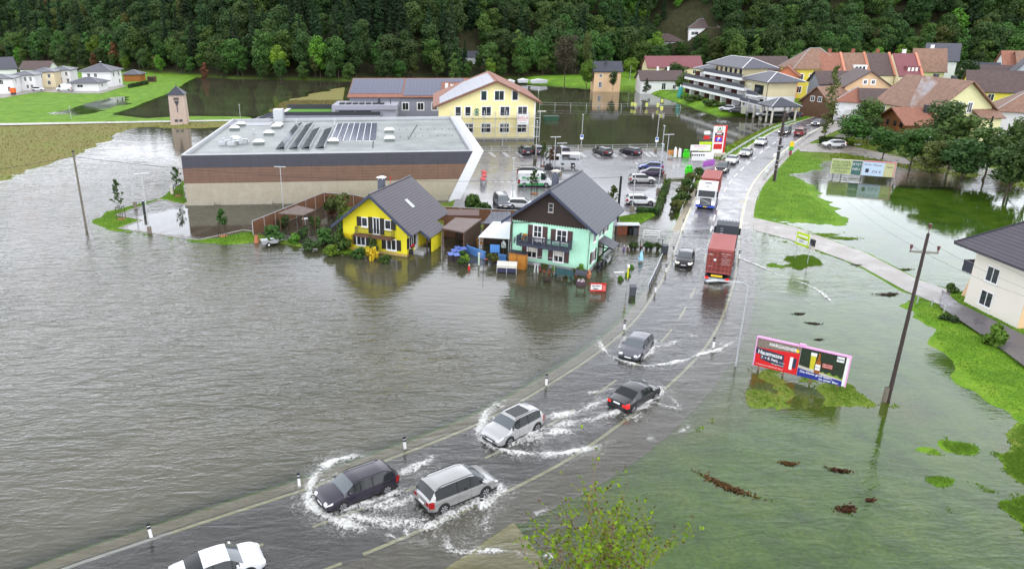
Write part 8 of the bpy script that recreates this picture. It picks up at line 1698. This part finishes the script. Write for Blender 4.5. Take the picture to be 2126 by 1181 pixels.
for i, (u, v, k) in enumerate([(958, 540, 'bushm'), (965, 548, 'bushl'), (960, 555, 'bushm'), (1010, 545, 'flowp'), (1022, 548, 'busho'), (1027, 546, 'flowy')]): pot('%s potted plant standing in the flood before the blue fence' % ('upper left', 'light green', 'lower left', 'pink', 'olive', 'yellow')[i], u, v, k, .55)
for u, v, lab in ((1303, 573, 'weed tuft in the flood left of the yellow topped post'), (1288, 581, 'green weed tuft near the red poster'), (1310, 557, 'dark tuft beside the yellow topped post')): p = G(u, v, 0); place_tree('bushl', 'weed_clump', lab, p.x, p.y, -.15, .4, 0, None, 'weed')
p = G(1135, 585, 0); fatthing('hanging_basket_stand', 'round dark planter bowl standing in the flood before the balcony', 'planter', [('bowl', MB().tube([(0, 0, -.1), (0, 0, .3)], .3, 12, r2=.42), m_dwood), ('stem', MB().tube([(0, 0, .3), (.05, 0, 1.3)], .03, 5), m_redp if 'm_redp' in globals() else m_wood)], p)
p = G(1163, 578, 0); r = thing('garden_bench', 'dark teal bench against the mint house wall', 'bench', (p.x-.6, p.y+.35, 0), mintRZ); te = mat('teal_wood', (.03, .08, .09), .6, .1)
mb = MB(); mb.box(0, 0, .4, 1.9, .5, .46); mb.build('seat', te, r); mb = MB(); mb.box(0, .48, .46, 1.9, .54, .95); mb.build('backrest', te, r)
for x in (.05, 1.8): mb = MB(); mb.box(x, .02, -.2, x+.06, .5, .4); mb.build('leg', te, r)
p = G(1113, 566, 0); fatthing('white_stool', 'white high stool with grey top at the left of the flower tubs', 'stool', [('seat', MB().box(-.3, -.2, .95, .3, .2, 1.02), m_lgrey)]+[('leg', MB().tube([(x, y, -.3), (x*.7, y*.7, .95)], .03, 4), m_white) for x in (-.2, .2) for y in (-.15, .15)], p, .1)
p = G(1150, 572, 0); fatthing('rotary_dryer', 'thin T shaped metal clothes frame in front of the mint house', 'clothes frame', [('pole', MB().tube([(0, 0, -.4), (0, 0, 1.9)], .03, 6), m_lgrey), ('arm', MB().tube([(-1.9, .5, 1.95), (0, 0, 1.95)], .02, 5), m_lgrey), ('knob', MB().tube([(0, 0, 1.9), (0, 0, 2.05)], .09, 8), m_wood)], p)
p = G(1222, 577, 0); fatthing('terracotta_amphora', 'orange terracotta amphora at the front right corner of the mint house', 'pot', [('belly', MB().tube([(0, 0, -.1), (0, 0, .12), (0, 0, .5)], .16, 12, r2=.27), MATS['terracotta']), ('neck', MB().tube([(0, 0, .5), (0, 0, .8)], .25, 12, r2=.1).tube([(0, 0, .8), (0, 0, .87)], .16, 12), MATS['terracotta'])], p)
p = G(1330, 543, 0); fatthing('folded_parasol', 'folded blue and white striped parasol standing in the flood', 'parasol', [('cloth', MB().tube([(0, 0, .2), (0, 0, 1.25)], .30, 10, r2=.07), mat('blue_white_stripes', (.25, .5, .68), .7, .1, 1, bands=[(0, .14, 1.9, .5)])), ('pole', MB().tube([(0, 0, -.3), (0, 0, 1.45)], .03, 6), m_white)], p)
p = G(1300, 606, 0); fatthing('yellow_topped_post', 'thin post with yellow upper half and white globe in the flooded garden', 'post', [('post', MB().tube([(0, 0, -.3), (0, 0, 1.5)], .03, 6), m_lgrey), ('yellow_sleeve', MB().tube([(0, 0, 1.5), (0, 0, 2.6)], .07, 8), mat('signal_yellow', (.65, .62, .02), .5, 0)), ('globe', MB().tube([(0, 0, 2.62), (0, 0, 2.85)], .13, 10), m_white)], p)
for lab, u, v, m in (('small purple garden figure at the left of the pot row', 1295, 520, mat('purple_coat', (.2, .1, .3), .6, .1)), ('small brown garden figure beside the purple one', 1303, 521, m_wood), ('red hatted garden gnome in the flood before the blue fence', 974, 560, m_red)):
    p = G(u, v, 0); fatthing('garden_figure', lab, 'garden figure', [('body', MB().tube([(0, 0, -.2), (0, 0, .25), (0, 0, .5)], .16, 8, r2=.08), m), ('head', MB().tube([(0, 0, .5), (0, 0, .62), (0, 0, .66)], .09, 8, r2=.05), m_offwhite)], p)
p = G(994, 550, 0); fatthing('pale_post', 'pale green post with round top standing before the blue fence', 'post', [('post', MB().tube([(0, 0, -.3), (0, 0, 1.3)], .10, 8), mat('pale_green_paint', (.5, .62, .5), .6, .1)), ('cap', MB().tube([(0, 0, 1.3), (0, 0, 1.4)], .14, 8), m_offwhite)], p)
p = G(1045, 530, 0); fatthing('bird_house', 'white bird house with dark openings under the terrace canopy', 'bird house', [('house', MB().prism([(-.25, 0, .9), (.25, 0, .9), (.25, 0, 1.4), (0, 0, 1.75), (-.25, 0, 1.4)], (0, .3, 0)), m_white), ('opening', MB().box(-.14, -.02, 1.2, -.03, -.003, 1.35).box(.03, -.02, 1.0, .14, -.003, 1.15), m_black), ('stand', MB().box(-.04, .1, -.2, .04, .2, .9), m_wood)], p)
p = G(996, 512, 0); fatthing('play_tower', 'small orange wooden play chair on the flooded terrace', 'chair', [('seat', MB().box(-.35, -.3, .35, .35, .3, .42), MATS['orange_timber']), ('backrest', MB().box(-.35, .28, .42, .35, .34, .55).box(-.35, .28, .85, .35, .34, 1.0).box(-.35, .28, .55, -.25, .34, .85).box(.25, .28, .55, .35, .34, .85), MATS['orange_timber'])]+[('leg', MB().box(x, y, -.2, x+.06, y+.06, .35), MATS['orange_timber']) for x in (-.35, .29) for y in (-.3, .24)], p)
def motorbike(lab, u, v, m, rz):
    p = G(u, v, 0); r = thing('motorcycle', lab, 'motorcycle', (p.x, p.y, -.1), rz)
    for x in (-.7, .7): mb = MB(); mb.tube([(x, -.06, .3), (x, .06, .3)], .3, 16); mb.build('wheel', m_tyre, r)
    mb = MB(); mb.prism([(-.7, -.12, .5), (-.9, -.12, .85), (-.2, -.12, .82), (.2, -.12, .95), (.5, -.12, .85), (.45, -.12, .35), (-.3, -.12, .3)], (0, .24, 0)); mb.build('body', m, r); mb = MB(); mb.tube([(.7, 0, .3), (.5, 0, 1.0)], .04, 6); mb.tube([(.48, -.33, 1.08), (.48, .33, 1.08)], .025, 6); mb.build('fork_and_handlebar', m_lgrey, r); mb = MB(); mb.box(-.75, -.13, .86, -.1, .13, .94); mb.build('saddle', m_black, r)
motorbike('silver and black motorcycle leaning at the side wall of the mint house', 1262, 547, m_lgrey, 1.0); motorbike('dark scooter closest to the mint house side wall', 1251, 556, m_dark, 1.2)
p = G(1243, 560, 0); fatthing('upturned_boat', 'dark upturned tub with pale edge against the mint house side wall', 'tub', [('shell', MB().tube([(-.3, 0, -.1), (0, 0, .5), (.2, 0, 1.0)], .35, 10, r2=.1), m_dark), ('rim', MB().tube([(.15, -.1, -.1), (.4, -.1, .9)], .05, 6), m_lgrey)], p, 1.1)
# balcony things on the mint house
q = ML(1.7, -.7, 2.69); fatthing('orange_chair', 'orange slatted chair at the left end of the mint balcony', 'chair', [('seat', MB().box(-.25, -.25, .4, .25, .25, .45), MATS['orange_timber']), ('backrest', MB().box(-.25, .22, .45, .25, .27, .95), MATS['orange_timber'])]+[('leg', MB().box(x, y, 0, x+.05, y+.05, .4), MATS['orange_timber']) for x in (-.25, .2) for y in (-.25, .2)], q, mintRZ)
q = ML(3.4, -.75, 2.69); fatthing('white_bench', 'white filigree garden bench on the mint balcony', 'bench', [('seat', MB().box(-.65, -.2, .4, .65, .2, .45), m_white), ('backrest', MB().box(-.65, .18, .75, .65, .22, .82).box(-.65, .18, .5, .65, .22, .55).box(-.35, .18, .55, -.3, .22, .75).box(0, .18, .55, .05, .22, .75).box(.3, .18, .55, .35, .22, .75), m_white)]+[('leg', MB().box(x, y, 0, x+.05, y+.04, .4), m_white) for x in (-.63, .58) for y in (-.2, .16)], q, mintRZ)
q = YL(8.6, -.3, .1); fatthing('flower_box', 'red flowering geranium on the side window of the yellow house', 'flower box', [('box', MB().box(-.1, -.4, .85, .15, .4, 1.0), m_dwood), ('blossom', MB().tube([(.02, -.35, 1.05), (.02, .35, 1.08)], .14, 6), mat('geranium_red', (.5, .02, .04), .7, .3, 6))], YL(8.55, 1.1, 0), yelRZ)
q = YL(8.9, .0, 0); fatthing('garden_chair', 'black garden chair at the front right corner of the yellow house', 'chair', [('seat', MB().box(-.25, -.25, .42, .25, .25, .47), m_black), ('backrest', MB().box(-.25, .2, .47, .25, .25, .95), m_black)]+[('leg', MB().box(x, y, -.2, x+.04, y+.04, .42), m_black) for x in (-.25, .21) for y in (-.25, .21)], q, yelRZ+.4)
p = G(634, 465, .2); fatthing('garden_table', 'round white table under the summer house roof', 'table', [('table_top', MB().tube([(0, 0, .7), (0, 0, .75)], .4, 14), m_white), ('leg', MB().tube([(0, 0, -.1), (0, 0, .7)], .04, 6), m_white)], p)
p = G(980, 555, 0); 
for lab, u, v, h_ in (('thin stake in the flood left of the cold frame', 1003, 574, 1.2), ('thin stake in the flood right of the cold frame', 1099, 576, .9), ('thin stick near the marker posts below the red poster', 1263, 620, .4)):
    p = G(u, v, 0); mb = MB(); mb.tube([(0, 0, -.3), (0, 0, h_)], .025, 5); tag(mb.build('garden_stake', m_dark, None, loc=p), lab, 'stake')
p = G(1285, 566, 0); mb = MB(); mb.box(-.55, -.15, -.02, .55, .15, .06); tag(mb.build('floating_plank', m_white, None, loc=p), 'white plank floating in the flooded garden beside the yellow topped post', 'plank')
p = G(1157, 248, 0); r = fatthing('skip_container', 'dark green skip standing in the pond beside the scaffold', 'skip', [('tub', MB().prism([(-1.6, -1, -.4), (1.6, -1, -.4), (2.0, -1, 1.1), (-2.0, -1, 1.1)], (0, 2.2, 0)), mat('skip_green', (.015, .07, .035), .6, .15, 1)), ('rib', MB().box(-1.9, -1.06, .95, 1.9, -1.003, 1.08), m_dark)], G(1144, 250, 0))
for i, (u, v, w_) in enumerate([(1086, 170, 3.5), (1119, 171, 6.0), (1060, 172, 2.5)]):
    p = G(u, v, 1); fatthing('covered_boat', '%s white covered thing lying at the foot of the forest across the pond' % ('middle', 'longest', 'leftmost')[i], 'boat', [('hull', MB().prism([(-w_/2, 0, 0), (w_/2, 0, 0), (w_/2+.5, 0, 1.0), (-w_/2-.3, 0, 1.0)], (0, 1.8, 0)), m_lgrey), ('cover', MB().prism([(-w_/2-.3, -.05, 1.0), (w_/2+.5, -.05, 1.0), (0, -.05, 1.6)], (0, 1.9, 0)), m_white)], (p.x, p.y, .6))
for i, (u, v) in enumerate([(1312, 224), (1318, 225), (1342, 225), (1365, 226), (1374, 217), (1373, 233)]):
    p = G(u, v, 0); q = thing('pond_marker', '%s yellow marker box along the pitch fence in the pond' % ('first', 'second', 'third', 'fourth', 'upper', 'lower')[i], 'marker', p); mb = MB(); mb.box(-.3, -.3, .5, .3, .3, 1.5); mb.build('box', mat('pale_yellow_plastic', (.65, .68, .15), .5, .1), q); mb = MB(); mb.box(-.04, -.04, -.4, .04, .04, .5); mb.build('stake', m_lgrey, q)
p = G(1421, 201, 1.2); fatthing('teal_tarp', 'teal covered stand at the left end of the apartment block', 'cover', [('cover', MB().tube([(0, 0, 0), (0, 0, 2.6), (0, 0, 3.2)], .9, 8, r2=.5), mat('teal_sheet', (.03, .25, .22), .6, .15)), ('tip', MB().tube([(0, 0, 3.2), (0, 0, 3.8)], .2, 6), m_white)], (p.x-1.5, p.y, 1))
p = G(28, 195, .8); fatthing('orange_tank', 'orange round tank beside a dark door at the left row houses', 'tank', [('tank', MB().tube([(0, 0, .4), (0, 0, 1.9)], 1.0, 12), mat('orange_plastic', (.65, .12, .02), .5, .05)), ('stand', MB().box(-.6, -.6, -.3, .6, .6, .4), m_dark)], (p.x, p.y, .8))
p = G(1543, 236, 1.2); fatthing('service_cabinet', 'pale green cabinet at the edge of the apartment forecourt', 'cabinet', [('body', MB().box(-.5, -.4, 0, .5, .4, 1.9), mat('pale_sage', (.4, .42, .33), .6, .1)), ('cap', MB().box(-.55, -.45, 1.9, .55, .45, 2.0), m_lgrey)], (p.x, p.y, 1.2))
# chalet chimney smoke
def smoke():
    m = bpy.data.materials.new('chimney_smoke'); m.use_nodes = True; t = m.node_tree; t.nodes.clear(); out = _n(t, 'ShaderNodeOutputMaterial'); v = _n(t, 'ShaderNodeVolumePrincipled'); v.inputs['Color'].default_value = (.9, .9, .95, 1)
    n = _n(t, 'ShaderNodeTexNoise', Scale=.9, Detail=3.); tc = _n(t, 'ShaderNodeTexCoord'); t.links.new(tc.outputs['Object'], n.inputs['Vector']); mr = _n(t, 'ShaderNodeMapRange'); mr.inputs[1].default_value = .42; mr.inputs[2].default_value = .7; mr.inputs[4].default_value = .9; t.links.new(n.outputs['Fac'], mr.inputs[0]); t.links.new(mr.outputs[0], v.inputs['Density']); t.links.new(v.outputs[0], out.inputs['Volume'])
    base = G(1892, 222, 7.6); mb = MB(); mb.tube([(0, 0, 0), (.8, .5, 1.2), (2.2, 1.2, 3.0), (4.2, 2.5, 5.0)], .35, 8, r2=1.6); o = mb.build('chimney_smoke', m, None, True, loc=(base.x, base.y, 7.4)); tag(o, kind='stuff')
smoke()
# ---------------------------------------------------------------- foam of the bow waves and wakes
FO = [ # (strength, width m, points)
 (.95,.3,[(688,1062),(740,1050),(790,1035),(838,1014)]), (.95,.28,[(1048,928),(1080,915),(1110,898),(1138,882)]), (.95,.25,[(1296,852),(1330,842),(1362,820),(1376,806)]), (.85,.22,[(1330,748),(1348,732),(1362,708)]), (.7,.2,[(1402,556),(1425,560),(1446,552)]),
 (1.1,.42,[(765,945),(715,952),(680,965),(657,985),(645,1010),(643,1035),(652,1055),(675,1070),(720,1088),(785,1105)]), (.8,.35,[(825,990),(870,965),(905,945)]), (.7,.5,[(700,1062),(760,1078),(830,1086),(900,1080)]), (.8,.4,[(790,1060),(840,1040),(870,1030)]), (.75,.35,[(720,1048),(770,1052),(830,1032)]),
 (.9,.4,[(860,1105),(905,1085),(950,1060),(1000,1040),(1035,1020)]), (1.0,.35,[(1035,1000),(1040,1020),(1015,1045),(985,1060)]), (.6,.18,[(795,1106),(825,1118),(850,1120),(895,1130)]), (.7,.2,[(840,1095),(850,1120)]), (.75,.16,[(922,1112),(935,1140),(965,1146),(1000,1143),(1060,1145),(1115,1152)]), (.5,.2,[(1005,1060),(1010,1095),(1012,1110)]),
 (.9,.35,[(1045,832),(1020,848),(1003,872),(998,898),(1008,918),(1035,933),(1080,941),(1140,944),(1200,936),(1240,927),(1272,914)]), (.8,.5,[(1075,918),(1110,905),(1150,898),(1200,893)]), (.75,.45,[(1128,868),(1160,862),(1200,855),(1250,835),(1278,828)]), (.65,.4,[(1130,885),(1180,880),(1230,868),(1290,850)]), (.6,.35,[(1050,845),(1020,838)]),
 (.95,.35,[(1355,838),(1330,848),(1300,850),(1250,865),(1215,878)]), (.9,.35,[(1368,800),(1375,812),(1360,828)]), (.75,.12,[(1372,805),(1390,822),(1412,846)]), (.6,.15,[(1350,832),(1380,842),(1414,850)]), (.7,.2,[(1278,805),(1250,812),(1215,818)]), (.55,.3,[(1275,830),(1240,842),(1180,855)]), (.5,.35,[(1340,850),(1320,865),(1290,870)]),
 (.95,.26,[(1243,700),(1248,718),(1262,735),(1290,749),(1330,759),(1370,758),(1420,748),(1450,737),(1490,728),(1512,716),(1530,700)]), (.7,.28,[(1345,742),(1358,722),(1390,715),(1415,706)]), (.6,.3,[(1300,695),(1290,712),(1285,728)]), (.45,.14,[(1415,706),(1450,695)]), (.55,.3,[(1350,700),(1365,715)]), (.5,.1,[(1455,735),(1500,712),(1530,702)]),
 (.8,.2,[(1516,522),(1535,535),(1575,552),(1630,575),(1690,598),(1740,640)]), (.7,.2,[(1440,530),(1452,518),(1462,512)]), (.55,.45,[(1452,535),(1445,552),(1455,575)]), (.5,.6,[(1455,590),(1490,598),(1525,585)]), (.35,.12,[(1450,600),(1430,625),(1400,640)]), (.5,.12,[(1300,600),(1340,590),(1400,580),(1440,560)][:2]), (.7,.25,[(1352,552),(1375,546),(1403,552),(1420,556)]), (.5,.14,[(1300,566),(1340,556),(1372,548)]), (.3,.1,[(1530,560),(1560,590),(1600,615)]), (.45,.1,[(1640,600),(1700,640),(1728,690)][:2]),
 (.8,.2,[(1405,900),(1420,892),(1436,880)]), (.7,.15,[(1345,912),(1356,909)]), (.6,.12,[(1130,1148),(1150,1160),(1180,1165)][:2]), (.5,.15,[(1108,1070),(1122,1062),(1140,1058)])]
FP = [(.34, [(665,985),(652,1050),(700,1080),(790,1102),(870,1095),(950,1070),(1030,1045),(1042,1000),(1000,960),(860,960),(780,950)]), (.30, [(1010,860),(1005,915),(1060,938),(1150,940),(1260,905),(1350,850),(1370,820),(1300,790),(1200,840),(1120,850)]), (.24, [(1260,700),(1270,735),(1340,752),(1440,735),(1400,700),(1340,680)]), (.22, [(1440,530),(1440,600),(1530,605),(1545,560),(1510,530)]), (.2, [(900,1085),(1040,1050),(1030,1110),(1000,1150),(930,1150),(850,1120)])]
def sdt(P, X, Y):
    d = np.full(X.shape, 1e9); t_ = np.zeros(X.shape); n = len(P)-1
    for i in range(n):
        ax, ay = P[i]; ex, ey = P[i+1][0]-ax, P[i+1][1]-ay; t = np.clip(((X-ax)*ex+(Y-ay)*ey)/(ex*ex+ey*ey+1e-9), 0, 1); q = np.hypot(X-ax-t*ex, Y-ay-t*ey); k = q < d; d = np.where(k, q, d); t_ = np.where(k, (i+t)/n, t_)
    return d, t_
xs = np.arange(-18, 48, .085); ys = np.arange(30, 92, .085); FX, FY = np.meshgrid(xs, ys)
D = np.zeros(FX.shape); nn = fnoise(FX, FY, 1.1, 7)*.22; nn2 = fnoise(FX, FY, 3.0, 2)
for st, wd, pl in FO:
    P = [tuple(p) for p in resample(GP(pl), 30)]; a = np.array(P); lo, hi = a.min(0)-1.6, a.max(0)+1.6
    i0, i1 = np.searchsorted(ys, [lo[1], hi[1]]); j0, j1 = np.searchsorted(xs, [lo[0], hi[0]])
    X_, Y_ = FX[i0:i1, j0:j1], FY[i0:i1, j0:j1]; d, tt = sdt(P, X_, Y_); d = np.maximum(d+nn[i0:i1, j0:j1]*1.2, 0); st_ = st*np.clip(np.minimum(tt, 1-tt)/.16, .12, 1)**.7
    D[i0:i1, j0:j1] = np.maximum(D[i0:i1, j0:j1], st_*np.exp(-(d/(wd*.66))**2)+.38*st_*np.exp(-(d/(wd*2.6))**2))
for st, pl in FP:
    P = GP(pl); a = np.array(P); lo, hi = a.min(0)-1, a.max(0)+1; i0, i1 = np.searchsorted(ys, [lo[1], hi[1]]); j0, j1 = np.searchsorted(xs, [lo[0], hi[0]])
    d = sdist(P, FX[i0:i1, j0:j1], FY[i0:i1, j0:j1]); D[i0:i1, j0:j1] += st*(1-sstep(-1.5, .3, d))*(.75+nn2[i0:i1, j0:j1])
D = np.clip(D*(.84+fnoise(FX, FY, .9, 12)*.55), 0, 1.2)
def foam_material():
    m = bpy.data.materials.new('foam'); m.use_nodes = True; t = m.node_tree; L = t.links; p = t.nodes['Principled BSDF']; p.inputs['Base Color'].default_value = (.78, .78, .75, 1); p.inputs['Roughness'].default_value = .7
    g = _n(t, 'ShaderNodeNewGeometry').outputs['Position']; dn = _n(t, 'ShaderNodeAttribute', attribute_name='dens').outputs['Fac']
    n1 = _n(t, 'ShaderNodeTexNoise', Scale=3.6, Detail=9., Roughness=.75, Distortion=1.6); L.new(g, n1.inputs['Vector'])
    vo = _n(t, 'ShaderNodeTexVoronoi', Scale=3.8, feature='DISTANCE_TO_EDGE'); 
    wv = _n(t, 'ShaderNodeVectorMath', operation='ADD'); L.new(g, wv.inputs[0]); L.new(n1.outputs['Color'], wv.inputs[1]); L.new(wv.outputs[0], vo.inputs['Vector'])
    mv = _n(t, 'ShaderNodeMapRange'); mv.inputs[1].default_value = 0; mv.inputs[2].default_value = .22; mv.inputs[3].default_value = .16; mv.inputs[4].default_value = -.10; L.new(vo.outputs['Distance'], mv.inputs[0])
    a = _n(t, 'ShaderNodeMath', operation='ADD'); L.new(n1.outputs['Fac'], a.inputs[0]); L.new(mv.outputs[0], a.inputs[1])
    k = _n(t, 'ShaderNodeMath', operation='MULTIPLY_ADD'); L.new(a.outputs[0], k.inputs[0]); k.inputs[1].default_value = 2.1; k.inputs[2].default_value = -1.05
    k2 = _n(t, 'ShaderNodeMath', operation='MULTIPLY'); L.new(dn, k2.inputs[0]); k2.inputs[1].default_value = .68
    b = _n(t, 'ShaderNodeMath', operation='ADD'); L.new(k.outputs[0], b.inputs[0]); L.new(k2.outputs[0], b.inputs[1])
    c = _n(t, 'ShaderNodeMapRange'); c.inputs[1].default_value = .34; c.inputs[2].default_value = .84; c.inputs[4].default_value = .85; L.new(b.outputs[0], c.inputs[0]); L.new(c.outputs[0], p.inputs['Alpha'])
    bm = _n(t, 'ShaderNodeBump', Strength=.8, Distance=.08); L.new(n1.outputs['Fac'], bm.inputs['Height']); L.new(bm.outputs[0], p.inputs['Normal']); return m
ZF = .012+np.clip(D-.3, 0, 1)*.16*(.8+fnoise(FX, FY, .5, 3)*.8)+fnoise(FX, FY, .35, 1)*.02*np.clip(D*2, 0, 1); ZF = np.maximum(ZF, .01)
tag(gridmesh('foam', FX, FY, ZF, foam_material(), {'dens': D}, keep=(D > .10).ravel()), kind='stuff')
